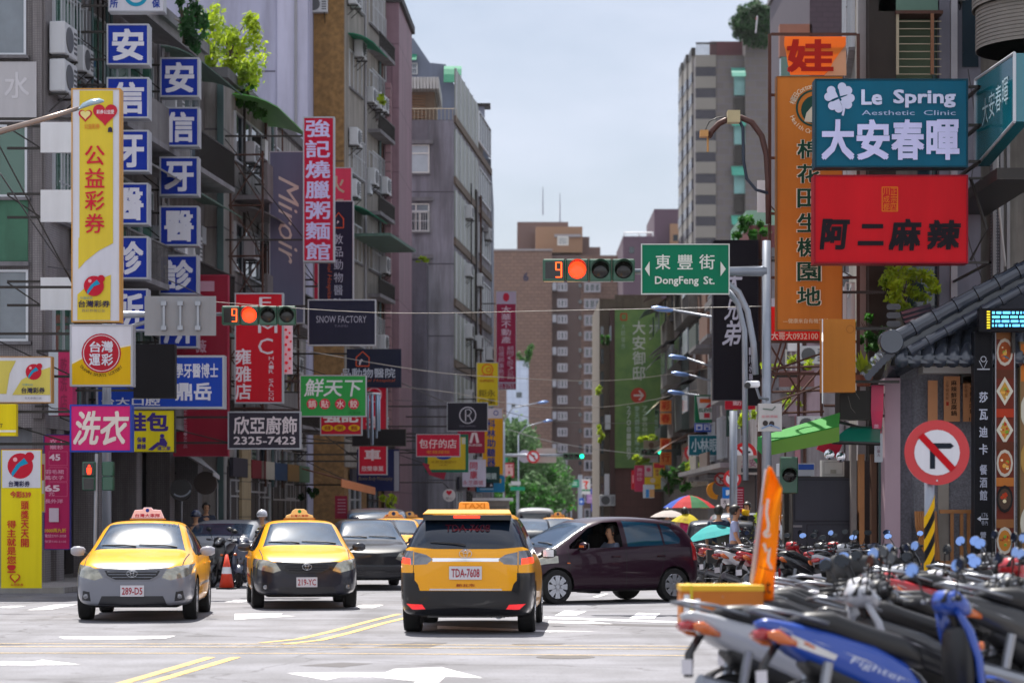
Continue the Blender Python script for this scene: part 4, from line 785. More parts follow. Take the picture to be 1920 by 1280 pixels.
sign('tall yellow hearing aid sign with blue characters', (904, 765, 944, 890), 93, '#d09a08', [('b', 915, 766, 942, 784, '#c2beca'), ('r', 930, 774, 4, 1.5, '#2c3c8c'), ('v', '科林助聽器', 913, 785, 929, 875, '#1c3684', .03, .88)], .25, FR, 1, arm=-5.5)
sign('dark teal eyewear sign low on the street', (909, 874, 937, 905), 91, '#10393a', [('t', '眼鏡', 911, 886, 931, 898, '#a8c0c4', .03)], .2)
sign('light blue sign beside the dark teal eyewear sign', (894, 892, 946, 922), 94, '#1f86b8', [('b', 930, 897, 940, 905, '#c8b060'), ('b', 900, 915, 925, 918, '#9cc4d8')], .2)
sign('small black sign under the dark teal eyewear sign', (896, 904, 925, 914), 90.5, '#1a1a24', [('p', [(918, 911), (921, 906), (924, 911)], '#b0b0bc')], .1)
sign('yellow sign with an orange snail swirl', (893, 679, 935, 761), 101, '#d8be1e', [('r', 914, 693, 10, 2.5, '#d86a1a'), ('r', 916, 693, 4, 2, '#d86a1a'), ('l', [(900, 705), (912, 702), (925, 703)], 2.5, '#d86a1a'), ('t', 'SUPREME', 900, 711, 926, 716, '#c06018', .02), ('t', '鉅永', 897, 730, 929, 743, '#5a4a1c', .01), ('t', '企業', 897, 746, 929, 758, '#5a4a1c', .01)], .2, FR, 1.2, arm=-6)
sign('tall maroon estate agency sign with a white head panel', (930, 546, 968, 730), 112, '#9a1c46', [('b', 931, 547, 967, 570, '#b7a4bc'), ('c', 949, 557, 6, '#c02040', 8), ('v', '大華不動產', 940, 573, 958, 644, '#d4b6c8', .02, .9), ('v', '顧問(股)公司', 951, 648, 963, 712, '#d0aac0', .01, .9), ('v', '估價師事務所', 935, 648, 945, 712, '#d0aac0', .01, .9), ('t', '02-2755', 934, 720, 964, 728, '#c9b4c8', .02), ('b', 931, 716, 967, 719, '#b7a4bc')], .2, FR, 1, arm=-4)
# shopfront awnings, small boards and lamps low on the left
def awn(label, pts, drop, mat, trim=None):
    c = P(*pts[0]); r = thing('shop_awning', label, 'awning', (c.x, c.y, c.z)); a, b2, c2, d = [P(*p) for p in pts]
    MB().grid([[a, b2], [d, c2]]).build('canopy', mat, r, solid=.04)
    if drop: MB().grid([[d, c2], [d - Vector((0, 0, drop)), c2 - Vector((0, 0, drop))]]).build('valance', trim or mat, r, solid=.03)
    return r
awn('dark grey shop awning below the kitchen fittings sign', [(392, 850, 70), (470, 846, 78), (510, 898, 76), (408, 896, 67)], .25, M('awning charcoal', '#363842', .7))
awn('small white edged awning beside the dark red beauty sign', [(346, 852, 62), (372, 856, 66), (411, 892, 64), (400, 884, 60)], .1, M('awning white edge', '#b4b4b8', .5))
awn('long brown awning with orange end sloping to the street', [(566, 878, 70), (590, 884, 78), (703, 914, 76), (640, 898, 68)], .22, M('awning brown', '#8a5a48', .6, var=.2), M('awning orange edge', '#c0764a', .6))
awn('crumpled pink cloth banner hanging over the pavement', [(793, 868, 84), (838, 876, 86), (832, 898, 86), (806, 890, 84)], .0, clothmat('pink cloth', '#c2305a'))
def boards(label, x0, y0, x1, y1, Y, col, items=()): return sign(label, (x0, y0, x1, y1), Y, col, items, .06, name='notice_board', cat='notice board')
boards('small dark red price list board near the brown awning', 628, 929, 651, 972, 66, '#8a1838', [('b', 633, 935 + 6 * k, 648, 937 + 6 * k, '#b08090') for k in range(5)])
sign('black shop plaque with white script over a planter', (373, 960, 417, 983), 67, '#1c1b20', [('t', 'Miroir', 378, 964, 410, 977, '#b0aeb4', -.01, .4)], .1)
for (x, y, rr, Y, lab) in ((339, 918, 21, 58, 'round black bar sign with a pale crescent'), (385, 905, 22, 62, 'round dark brown mirror sign on a post'), (842, 928, 12, 84, 'round white sign with a red heart')):
    r = thing('round_sign', lab, 'sign', P(x, y + rr, Y)); s = Y / F; MB().lathe([(rr * s * .97, 0), (rr * s, .02), (rr * s, .1), (rr * s * .97, .12)], P(x, y, Y), 'y', 28).build('disc', M('round ' + str(x), {339: '#15151a', 385: '#3a2e2c', 842: '#c6c0c0'}[x], .4), r, False)
    if x == 339: items_on(r, [('l', arcpts(x, y - 8, 20, 25, 130, 10), 3, '#8f95a0')], Y)
    if x == 842: items_on(r, [heart(842, 923, 11, '#c8203a'), ('t', '愛心', 836, 931, 849, 936, '#55505a', .01)], Y)
    if x != 842: MB().tube([P(x + (21 if x == 385 else 0), y, Y) + Vector((0, .14, 0)), Vector((P(x + (21 if x == 385 else 0), y, Y).x, Y + .14, .12))], .03, 6).build('post', STEEL, r)
    else: MB().tube([P(x, y - rr, Y) + Vector((0, .06, 0)), P(x - 12, y - rr - 12, Y) + Vector((0, .06, 0)), Vector((XL(Y), Y, P(x, y - rr - 12, Y).z))], .02, 6).build('bracket', DARKM, r)
# roof plants of the concrete block, vines and window plants
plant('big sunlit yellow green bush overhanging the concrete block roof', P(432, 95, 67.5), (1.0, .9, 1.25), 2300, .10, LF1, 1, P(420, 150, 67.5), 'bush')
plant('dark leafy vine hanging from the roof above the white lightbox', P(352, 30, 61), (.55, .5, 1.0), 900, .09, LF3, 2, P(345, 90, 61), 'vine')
plant('leafy climber with pink flowers beside the blue boxes', P(388, 300, 64.5), (.28, .3, .5), 260, .075, LF2, 3, P(375, 330, 65.5), 'vine')
plant('trailing bougainvillea on the concrete block edge', P(470, 190, 68), (.5, .4, .55), 420, .08, LF2, 4, P(462, 160, 68), 'vine')
plant('bright leaf tuft on a window of the brown tower', P(706, 188, 84.5), (.35, .3, .25), 160, .08, LF1, 6, P(692, 190, 85), 'vine', trunk=False)
plant('window box plants below the tin canopy', P(738, 378, 92), (.45, .4, .5), 300, .09, LF1, 7, P(728, 395, 92), 'vine')
plant('weed tuft on the stained stair core', P(786, 487, 98.6), (.4, .5, .22), 220, .07, LF1, 8, P(784, 493, 98.6), 'weed', trunk=False)
plant('hanging green plant by the navy script sign', P(735, 940, 76), (.35, .35, .45), 280, .1, LF1, 9, P(728, 975, 76), 'shrub')
plant('potted shrub below the black script plaque', P(432, 985, 69), (.7, .4, .35), 300, .09, LF2, 10, Vector((P(432, 985, 69).x, 69, .12)), 'shrub')
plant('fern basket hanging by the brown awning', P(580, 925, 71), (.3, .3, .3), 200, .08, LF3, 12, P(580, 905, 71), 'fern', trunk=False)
# ---------------------------------------------------------------- signs, restaurant and poles on the right
FRD = DARKM
# Taiwan style horizontal signal head: countdown, red, amber, green
LITR = M('lit red', '#ff2a10', .4, emit=2.6, var=0); LITG = M('lit green', '#18e0a0', .4, emit=2.2, var=0); LITO = M('lit amber red', '#ff4a12', .4, emit=2.2, var=0)
SIGG = gloss('#0c4a34', .35, .4); LENS = M('dark lens', '#1b1a1a', .15, var=.3, scale=30)
def signal(label, x0, y0, x1, y1, Y, lit=(1,), count=True, n=4, group='traffic signals'):
    c = P((x0 + x1) / 2, y1, Y); r = thing('traffic_signal', label, 'traffic light', c, group); a = P(x0, y1, Y); b = P(x1, y0, Y); w = (b.x - a.x) / n; h = b.z - a.z
    for i in range(n):
        cx = a.x + w * (i + .5); cz = a.z + h / 2
        MB().bx(cx - w * .485, cx + w * .485, Y, Y + .16, a.z, b.z).build('housing', SIGG, r, bevel=.02)
        if count and i == 0:
            MB().bx(cx - w * .37, cx + w * .4, Y - .012, Y - .002, a.z + h * .12, b.z - h * .14).build('counter_face', LENS, r)
            mb = MB(); sx, sz = w * .13, h * .16; x2 = cx + w * .2; t = w * .045; y = Y - .02      # a nine in seven segments
            for (xa, xb, za, zb) in ((-1, 1, 1.9, 2.15), (-1, 1, -.12, .12), (-1, 1, -2.15, -1.9), (-1.1, -.7, 0, 2), (.7, 1.1, 0, 2), (.7, 1.1, -2, 0)):
                mb.bx(x2 + xa * sx, x2 + xb * sx, y, y + .006, cz + za * sz, cz + zb * sz)
            mb.build('lit_digit', LITO, r); continue
        rr = min(w, h) * .4; on = i in lit
        mt = (LITR if i == (1 if n > 3 else 0) else LITG if i == n - 1 else LITO) if on else LENS
        MB().lathe([(rr * .98, -.01), (rr * .8, -.035), (rr * .4, -.055), (.01, -.06)], (cx, Y, cz), 'y', 20).build('lens', mt, r, True)
        mb = MB(); rows = []
        for k in range(13):
            t = R(-10 + 200 * k / 12); rows.append([(cx + rr * 1.08 * math.cos(t), Y, cz + rr * 1.08 * math.sin(t)), (cx + rr * 1.1 * math.cos(t), Y - .2 * (.35 + .65 * max(0, math.sin(t))), cz + rr * 1.1 * math.sin(t))])
        mb.grid(rows); mb.build('visor', SIGG, r, solid=.008)
    return r
GALV = M('galvanised steel', '#8d939e', .4, .55, var=.15, streak=.2)
def pole(label, name, cat, base, top, r0, r1, mat=None, extras=(), arms=()):
    t = thing(name, label, cat, base); MB().tube([base, top], [r0, r1], 12).build('pole', mat or GALV, t, True)
    mb = MB(); mb.bx(base.x - .2, base.x + .2, base.y - .2, base.y + .2, base.z, base.z + .04); mb.build('base_plate', mat or GALV, t)
    for pts, rr in arms: mb = MB(); mb.tube(pts, rr, 10); mb.build('arm', mat or GALV, t, True)
    return t
# near right: signal pole with curved arm
Y = 40; b0 = Vector((Wx(1441, Y), Y + .3, .12)); 
pole('tall grey signal post holding the street name sign at the right', 'signal_pole', 'pole', b0, Vector((b0.x, b0.y, 6.15)), .085, .07, None, (), [([P(1441, 505, Y) + Vector((0, .3, 0)), P(1190, 506, Y) + Vector((0, .3, 0))], [.09, .05]), ([P(1420, 700, Y) + Vector((0, .3, 0)), P(1416, 640, Y) + Vector((0, .3, 0)), P(1405, 580, Y) + Vector((0, .3, 0)), P(1388, 545, Y) + Vector((0, .3, 0)), P(1366, 527, Y) + Vector((0, .3, 0)), P(1340, 520, Y) + Vector((0, .3, 0))], .055), ([P(1398, 900, Y + .6), P(1396, 620, Y + .6), P(1384, 570, Y + .6), P(1366, 545, Y + .6)], .05)])
signal('traffic signal with red light and countdown beside the green street name sign', 1017, 485, 1191, 527, 40, (1,))
GRN = '#0a6e50'
b = sign('green street name sign with white arrows on the signal arm', (1202, 457, 1368, 552), 40, GRN, [('t', '東', 1229, 477, 1257, 505, '#cfd4cc', .015), ('t', '豐', 1270, 477, 1299, 505, '#cfd4cc', .015), ('t', '街', 1311, 477, 1340, 505, '#cfd4cc', .015), ('t', 'DongFeng', 1228, 518, 1310, 537, '#cfd4cc', .03), ('t', 'St.', 1319, 518, 1340, 533, '#cfd4cc', .03), ('p', [(1209, 504), (1218, 490), (1218, 518)], '#cfd4cc'), ('p', [(1361, 504), (1351, 490), (1351, 518)], '#cfd4cc')], .04, '#c3c8c4', 2, cat='street sign', name='street_name_sign')
# left signal post
Y = 47.6; bl = Vector((Wx(200, Y), Y, .12))
pole('grey signal post at the left corner behind the sports betting sign', 'signal_pole', 'pole', bl, Vector((bl.x, Y, P(0, 560, Y).z)), .1, .085, None, (), [([P(205, 590, Y), P(232, 590, Y), P(420, 589, Y)], [.075, .07, .035]), ([P(205, 640, Y), P(240, 614, Y), P(275, 603, Y), P(330, 600, Y)], .045)])
signal('traffic signal with red light and countdown on the left corner arm', 415, 573, 555, 609, 47.45, (1,))
b = sign('plain grey back of a road sign clamped to the left signal arm', (271, 555, 405, 629), 46.15, '#8b8c90', [], .03, cat='street sign', name='road_sign')
for x in (306, 337, 370):
    for y in (568, 614): MB().bx(Wx(x - 5, 46), Wx(x + 5, 46), 46.05, 46.14, Zz(y + 4, 46), Zz(y - 4, 46)).build('clamp', STEEL, b)
    MB().bx(Wx(x - 2, 46), Wx(x + 2, 46), 46.08, 46.145, Zz(615, 46), Zz(567, 46)).build('strap', STEEL, b)
# pedestrian signal on the left
r = thing('pedestrian_signal', 'green pedestrian signal showing a red standing figure', 'traffic light', P(182, 920, 46)); 
for (x0, x1) in ((154, 178), (191, 212)):
    for (y0, y1) in ((865, 893), (893, 920)): MB().bx(Wx(x0, 45.6), Wx(x1, 45.6), 45.6, 45.8, Zz(y1 - 1, 45.6), Zz(y0, 45.6)).build('housing', SIGG, r, bevel=.015)
MB().bx(Wx(157, 45.6), Wx(176, 45.6), 45.575, 45.598, Zz(890, 45.6), Zz(868, 45.6)).build('face', LENS, r); MB().bx(Wx(157, 45.6), Wx(176, 45.6), 45.575, 45.598, Zz(917, 45.6), Zz(896, 45.6)).build('face', LENS, r)
mb = MB(); mb.lathe([(.022, 0), (.022, .006)], P(167, 873, 45.565), 'y', 10); p = lambda x, y: P(x, y, 45.565); mb.prism([p(163, 876), p(171, 876), p(171.5, 882), p(170, 889), p(164, 889), p(162.5, 882)], (0, .006, 0)); mb.build('lit_figure', LITR, r)
MB().tube([Vector((Wx(181, 46), 45.75, .12)), P(181, 850, 45.75)], .035, 8).build('post', STEEL, r)
# orange vertical sign, torn banner and their rusty frame
b = sign('tall orange organic shop sign with dark green characters', (1456, 143, 1580, 619), 44.4, '#c0702a', [('r', 1527, 203, 33, 4, '#1d4238'), ('c', 1529, 206, 27, '#1d4238'), ('p', [(1508, 228), (1512, 212), (1522, 200), (1532, 208), (1545, 198), (1545, 232)], '#c9bda8'), ('a', '棉花田 Cotton Land', 1527, 203, 42, 195, 300, 13, '#e2d3b8'), ('a', 'Health Organic', 1527, 203, 44, 160, 60, 12, '#e2d3b8'), ('v', '棉花田生機園地', 1493, 257, 1541, 578, '#e0d2bc', .07, .80), ('v', '棉花田生機園地', 1495, 257, 1539, 578, '#17402f', .03, .78), ('t', '—健康來自有機生活', 1468, 597, 1553, 606, '#e0c9a8', .01)], .3, '#8a5a30', 1.6, arm=6.9)
r = thing('sign_scaffold', 'rusty steel frame standing behind the orange shop sign', 'frame', P(1530, 640, 44.8))
for x in (1443, 1609): MB().bx(Wx(x - 3, 44.8), Wx(x + 3, 44.8), 44.77, 44.83, Zz(760, 44.8), Zz(64, 44.8)).build('post', RUST, r)
for y in (64, 178, 296, 400, 520, 640, 700): MB().bx(Wx(1446, 44.8), Wx(1606, 44.8), 44.78, 44.82, Zz(y + 3, 44.8), Zz(y - 2, 44.8)).build('rail', RUST, r)
mb = MB()
for y in (640, 700): mb.tube([P(1446, y + 55, 44.85), P(1606, y, 44.85)], .02, 5)
mb.build('brace', RUST, r); MB().tube([P(1609, 300, 44.8), Vector((7.2, 46, P(0, 300, 44.8).z))], .03, 6).build('wall_tie', RUST, r)
TORN = clothmat('orange cloth', '#e88a30', .5); r = thing('torn_banner', 'torn orange cloth banner with a dark red character', 'banner', P(1530, 142, 44.6))
MB().add([P(x, y, 44.6) for x, y in [(1471, 69), (1586, 69), (1586, 84), (1574, 100), (1562, 116), (1555, 132), (1545, 141), (1482, 141), (1477, 120), (1474, 100), (1470, 84)]], [tuple(range(11))]).build('cloth', TORN, r, solid=.01)
MB().add([P(x, y, 44.63) for x, y in [(1586, 84), (1587, 142), (1545, 142), (1555, 132), (1562, 116), (1574, 100)]], [tuple(range(6))]).build('cloth_back', clothmat('pale cloth', '#c9a58a', .5), r, solid=.01)
items_on(r, [('t', '娃', 1475, 74, 1563, 136, '#a81c10', .05)], 44.59)
sign('red banner with white phone digits below the orange shop sign', (1437, 575, 1537, 640), 45.2, '#d8242c', [('t', '大哥大0932100', 1446, 622, 1534, 637, '#e2cfd0', .03)], .05, None)
LEDR = M('led red', '#ff3040', .4, emit=.7, var=.3, scale=6)
# two big hanging boxes of the corner building
def leafs(cx, cy, r):
    out = []
    for a in (-58, 22, 112, 202):
        t = R(a); px, py = cx + r * .62 * math.cos(t), cy + r * .62 * math.sin(t); n = (math.cos(t), math.sin(t)); m = (-n[1], n[0])
        for sgn in (-1, 1): out.append(('c', px + m[0] * sgn * r * .24 + n[0] * r * .1, py + m[1] * sgn * r * .24 + n[1] * r * .1, r * .3, '#c6cbe6'))
        out.append(('p', [(cx + n[0] * r * .1, cy + n[1] * r * .1), (px + m[0] * r * .5, py + m[1] * r * .5), (px + n[0] * r * .25, py + n[1] * r * .25), (px - m[0] * r * .5, py - m[1] * r * .5)], '#c6cbe6'))
    return out + [('l', [(cx + 3, cy + 6), (cx + 9, cy + 20), (cx + 6, cy + 34)], 4, '#c6cbe6')]
b = sign('large teal clinic sign with a white four leaf clover', (1528, 148, 1815, 314), 42, '#0a5a74', leafs(1574, 183, 27) + [('t', 'Le', 1615, 168, 1654, 197, '#c6cbe6', .045), ('t', 'Spring', 1675, 168, 1792, 202, '#c6cbe6', .045), ('t', 'Aesthetic', 1616, 207, 1715, 216, '#a9b8d8', .01), ('t', 'Clinic', 1732, 207, 1792, 216, '#a9b8d8', .01)] + [('t', ch, x, 224, x + 62, 300, '#c8c8ee', .05) for ch, x in zip('大安春暉', (1540, 1606, 1671, 1737))], .4, '#0d3c4c', 3)
for y in (160, 232, 300): MB().bx(Wx(1815, 42.3), Wx(1836, 42.3), 42.2, 42.26, Zz(y + 5, 42.2), Zz(y, 42.2)).build('bracket', DARKM, b); MB().bx(Wx(1832, 42.3), Wx(1838, 42.3), 42.2, 46.05, Zz(y + 5, 42.2), Zz(y, 42.2)).build('bracket', DARKM, b)
b = sign('large red hot pot sign with black brush characters', (1526, 328, 1815, 494), 42, '#c0101e', [('o', 1654, 351, 1683, 396, 1.6, '#d87a1c'), ('v', '正宗四', 1670, 352, 1682, 395, '#d87a1c', .005, .92), ('v', '川成都', 1656, 352, 1668, 395, '#d87a1c', .005, .92)] + [('t', ch, x0, y0, x1, y1, '#17121a', .06, .12) for ch, x0, y0, x1, y1 in (('阿', 1537, 410, 1594, 468), ('二', 1608, 420, 1657, 460), ('麻', 1666, 410, 1728, 470), ('辣', 1738, 412, 1802, 468))], .4, '#8c1024', 3)
for y in (332, 490): MB().bx(Wx(1815, 42.3), Wx(1857, 42.3), 42.2, 42.26, Zz(y + 4, 42.2), Zz(y, 42.2)).build('bracket', DARKM, b); MB().bx(Wx(1852, 42.3), Wx(1857, 42.3), 42.2, 46.05, Zz(y + 4, 42.2), Zz(y, 42.2)).build('bracket', DARKM, b)
MB().tube([P(1820, 335, 42.25), P(1850, 430, 42.25), P(1820, 488, 42.25)], .03, 6).build('brace', DARKM, b)
# teal clinic board on the wall, seen along its face
r = thing('wall_sign', 'teal clinic board turned side on along the upper right wall', 'sign', (8.2, 42.5, 7))
A = P(1829, 150, 42.9); B = P(1829, 312, 42.9); Cc = P(1902, 100, 40.6); D = P(1902, 228, 40.6)
MB().prism([A, B, D, Cc], (.25, 0, 0)).build('panel', gloss('#0b6a78', .2, .8), r)
MB().tube([A, B], .03, 6).tube([B, D], .03, 6).tube([D, Cc], .03, 6).tube([Cc, A], .03, 6).build('frame', ALU, r)
mb = MB(); 
for k, ch in enumerate('大安春暉'):
    vs, fs, xa, xb, ya, yb = glyphs(ch, .012); o0 = A.lerp(Cc, .2 + k * .17).lerp(B.lerp(D, .2 + k * .17), .62); ux = (Cc - A) * .15; uz = (A - B) * .3
    mb.add([o0 + ux * ((x - xa) / (xb - xa)) + uz * ((y - ya) / (yb - ya)) + Vector((-.012, -.004, 0)) for x, y in vs], fs)
mb.build('lettering', paint('#b9d0d8'), r)
MB().bx(B.x, B.x + .8, 41, 46.02, B.z - .5, B.z - .3).build('bracket', DARKM, r)
# black brush lettered signs and the green billboard
b = sign('tall black sign with white brush characters behind the street name sign', (1337, 450, 1422, 750), 52, '#15151f', [('t', '大', 1358, 505, 1392, 552, '#b9bacb', .03, .3), ('t', '兄', 1358, 560, 1388, 600, '#b9bacb', .03, .3), ('t', '弟', 1354, 600, 1392, 648, '#b9bacb', .03, .3)], .35, '#2a2a34', 1.2, arm=6.2)
MB().tube([P(1424, 440, 52.2), Vector((P(1424, 0, 52.2).x, 52.2, .12))], .05, 8).build('post', RUST, b)
sign('narrow black sign with a column of small white characters', (1402, 640, 1425, 760), 51.4, '#17171f', [('v', '一川水專', 1404, 650, 1412, 715, '#a9aabc', .02)], .15)
gr = M('billboard green', '#1f5a34', .6, var=.3, scale=1.3, col2='#86a552')
b = sign('tall green housing billboard with white column lettering and a red arrow disc', (1153, 580, 1240, 877), 129.6, '#3d7a44', [('o', 1164, 588, 1175, 600, 2, '#c03a2c'), ('v', '大安御邸', 1186, 600, 1210, 714, '#c9cec4', .02, .9), ('c', 1197, 741, 14.5, '#c64838'), ('l', [(1188, 741), (1205, 741)], 3.5, '#e2d0c8'), ('l', [(1198, 732), (1206, 741), (1198, 750)], 3, '#e2d0c8'), ('v', '大師傑作', 1165, 606, 1172, 655, '#a9b8a4', .01), ('v', '27081189', 1175, 760, 1183, 862, '#c4cec0', .02, .84), ('v', '李天鐸御敦南大安', 1190, 760, 1199, 860, '#a9c4ac', .03, .92), ('v', '77.88坪+', 1204, 760, 1214, 830, '#b4c8a4', .02, .84)], .12, None, mat=gr)
# mid-distance signs of the right-hand row
b = sign('green bordered convenience store sign with orange and red numeral', (1303, 740, 1350, 792), 93, '#0c6a44', [('p', [(1306, 743), (1347, 743), (1342, 786), (1312, 786)], '#d6d6d6'), ('p', [(1312, 747), (1340, 747), (1340, 755), (1312, 755)], '#d8622c'), ('p', [(1331, 755), (1340, 755), (1330, 764), (1322, 764)], '#c8283c'), ('t', 'ELEVEN', 1311, 765, 1341, 772, '#0c5a3c', .05), ('p', [(1320, 774), (1331, 774), (1331, 783), (1320, 783)], '#c8283c')], .3, None)
sign('white strip of three blue icons under the convenience store sign', (1303, 793, 1349, 809), 93, '#2c50b0', [('b', 1305, 795, 1317, 806, '#c9cde0'), ('b', 1320, 795, 1332, 806, '#c9cde0'), ('b', 1335, 795, 1347, 806, '#c9cde0'), ('b', 1308, 799, 1314, 804, '#2c50b0'), ('t', 'ATM', 1321, 796, 1331, 800, '#2c50b0', .02), ('b', 1323, 801, 1329, 805, '#2c50b0'), ('t', 'Wi-Fi', 1336, 798, 1346, 803, '#2c50b0', .01)], .3)
sign('teal optician sign with white characters', (1291, 815, 1362, 854), 90, '#0f6474', [('t', '小林眼鏡', 1296, 821, 1363, 847, '#b9ccd6', .03)], .2, '#c3cdd2', 1)
b = sign('blue parking sign with a white letter', (1359, 819, 1392, 852), 88, '#1c48a8', [('t', 'P', 1364, 825, 1375, 842, '#c9cfe4', .05), ('b', 1364, 846, 1390, 849, '#c9cfe4')], .1); 
sign('small white notice with dark characters under the parking sign', (1359, 853, 1377, 876), 88, '#b9bcc0', [('t', '車位', 1361, 856, 1375, 863, '#33333c', .02), ('t', '歡迎', 1361, 866, 1375, 873, '#33333c', .02)], .08)
for i, (ch, y) in enumerate(zip('彩春藥行', (750, 774, 821, 847))): sign(('upper', 'second', 'third', 'lowest')[i] + ' orange square sign of the herb shop column', (1238, y, 1259, y + 21 + (i == 3) * 3), 108, '#e08a48', [('t', ch, 1240, y + 2, 1256, y + 18, '#c8321c', .03)], .2, group='orange herb shop squares')
for (lab, x0, y0, x1, y1, Y, col, it) in [
    ('tall pink sign with pale characters below the billboard', 1190, 872, 1208, 921, 112, '#b8325c', [('v', '黃珍珍', 1194, 876, 1205, 902, '#d9a0b4', .02)]),
    ('narrow red sign beside the tall pink sign', 1184, 881, 1190, 917, 113, '#c02c3c', [('b', 1186, 890, 1188, 905, '#dcb0b4')]),
    ('small pale flower sign by the tall pink sign', 1209, 872, 1223, 893, 112, '#bfa6b0', [('c', 1216, 880, 4, '#b8446a')]),
    ('red and yellow sign with two small columns', 1225, 867, 1247, 894, 110, '#c8a83a', [('b', 1226, 868, 1246, 877, '#b8283c'), ('v', '麻油', 1229, 879, 1235, 892, '#8c2a3c', .03), ('v', '雞飯', 1238, 879, 1244, 892, '#8c2a3c', .03)]),
    ('yellow tea shop sign with a round portrait', 1209, 894, 1239, 916, 106, '#c9a818', [('c', 1224, 900, 5, '#c9b49a'), ('t', '飲料專門', 1212, 907, 1236, 913, '#8a5a14', .02)]),
    ('red and white list sign among leaves', 1278, 871, 1306, 893, 98, '#b8384c', [('v', '麵食', 1281, 873, 1287, 890, '#d9b0b4', .03), ('b', 1291, 874, 1304, 890, '#a04a58')]),
    ('dark green sign with an ivory character and a blue panel', 1307, 856, 1346, 897, 96, '#0d4c40', [('b', 1316, 866, 1344, 882, '#31399a'), ('t', '行', 1322, 882, 1338, 894, '#b9b08c', .03), ('b', 1316, 858, 1344, 865, '#b4acb0'), ('t', '當舖', 1318, 868, 1340, 880, '#8c3a5c', .03)]),
    ('white and blue striped food sign low on the street', 1206, 908, 1227, 933, 103, '#b4c0cc', [('b', 1211, 917, 1217, 932, '#3a86c8'), ('b', 1218, 917, 1227, 932, '#c89a68')]),
    ('amber square sign behind the notices', 1345, 812, 1360, 880, 95, '#d8981a', [('l', [(1348, 872), (1358, 872)], 1, '#5a3a14')]),
    ('grey board with mauve characters and a green corner', 1382, 853, 1424, 889, 60, '#a39a98', [('t', '大安', 1390, 860, 1418, 875, '#8a5a70', .03), ('p', [(1412, 859), (1423, 859), (1423, 874)], '#1f7a50'), ('b', 1390, 877, 1421, 885, '#2a2a2e')]),
    ('dark red list sign above a blue strip on the striped post', 1377, 913, 1395, 972, 62, '#8a1432', [('b', 1378, 962, 1394, 971, '#2456a8'), ('b', 1380, 965, 1392, 967, '#c0cade')] + [('b', 1381, 917 + k * 5, 1393, 918.6 + k * 5, '#c49aa8') for k in range(8)]),
    ('blue bus stop plate with a white mark', 1355, 913, 1373, 934, 72, '#1c68b8', [('b', 1361, 918, 1371, 926, '#c9d4e4'), ('b', 1361, 922, 1366, 928, '#c9d4e4')]),
    ('white paper notice with one dark character', 1352, 934, 1369, 952, 72, '#bcb4ba', [('t', '大', 1356, 936, 1362, 944, '#2a262c', .03)]),
    ('red sign cut by the black brush sign', 1360, 751, 1416, 767, 56, '#a81c30', [('t', '動', 1374, 751, 1390, 760, '#d0a8b0', .03)]),
    ('dark pharmacy panel behind the signal post', 1362, 768, 1380, 818, 70, '#1c302c', [('l', [(1366, 780), (1369, 792)], 2, '#9aa8a4'), ('b', 1366, 796, 1376, 797, '#8a9894')]),
    ('small white sign with red print under the green light', 1205, 853, 1234, 866, 118, '#c0b8bc', [('t', '西式牙科診', 1208, 855, 1232, 859, '#b0505c', .01)]),
    ('brown portrait sign above the green light', 1207, 826, 1235, 842, 119, '#9a8474', [('c', 1221, 834, 5, '#6a4a3c')]),
    ('red lantern price board at the far left', 944, 867, 964, 895, 150, '#a02838', [('b', 946, 870, 962, 892, '#c8a0a0'), ('b', 953, 872, 956, 876, '#a02838'), ('b', 959, 872, 961, 876, '#a02838'), ('b', 953, 883, 956, 888, '#a02838')])]:
    sign(lab, (x0, y0, x1, y1), Y, col, it, .15)
b = thing('crescent_sign', 'yellow crescent moon sign with a face', 'sign', P(1340, 937, 80)); s_ = [(1325 + 18 * math.sin(R(a)) * -1 + 18, 919 - 17 * math.cos(R(a))) for a in range(-10, 200, 15)]; s2_ = [(1345 - 9 * math.sin(R(a)), 914 - 13 * math.cos(R(a))) for a in range(190, -10, -20)]
MB().prism([P(x, y, 80) for x, y in s_ + s2_], (0, .15, 0)).build('crescent', paint('#d8922a'), b)
# no right turn discs
def disc(label, cx, cy, rad, Y, right=True, group='prohibition discs', postx=None, post=True, cut=None):
    r = thing('no_turn_sign', label, 'road sign', P(cx, cy + rad, Y), group); s = Y / F; R_ = rad * s
    MB().lathe([(R_, 0), (R_, .02)], P(cx, cy, Y), 'y', 40).build('plate', M('sign red', '#b80f1c', .35, var=.06, coat=.3), r)
    m = -1 if not right else 1; it = [('c', cx, cy, rad * .70, '#d2d2da')]
    it += [('p', [(cx - m * rad * .22, cy + rad * .5), (cx - m * rad * .06, cy + rad * .5), (cx - m * rad * .06, cy - rad * .12), (cx + m * rad * .42, cy - rad * .12), (cx + m * rad * .52, cy - rad * .2), (cx + m * rad * .42, cy - rad * .29), (cx - m * rad * .22, cy - rad * .29)], '#1b222e')]
    it += [('p', [(cx - rad * .58, cy - rad * .46), (cx - rad * .42, cy - rad * .6), (cx + rad * .58, cy + rad * .46), (cx + rad * .42, cy + rad * .6)], '#b80f1c'), ('c', cx, cy + rad * .86, rad * .03, '#c0c0c8')]
    items_on(r, it, Y); return r
b = disc('big red ringed no right turn disc on the yellow and black post', 1757, 848, 61, 26)
mb = MB(); bx_ = Wx(1745, 26); mb.tube([(bx_, 26.08, .12), (bx_, 26.08, P(0, 800, 26).z)], .055, 12); mb.build('post', GALV, b, True)
zt = P(0, 948, 26).z; YEL = paint('#d8a80c'); BLK = paint('#17171a')
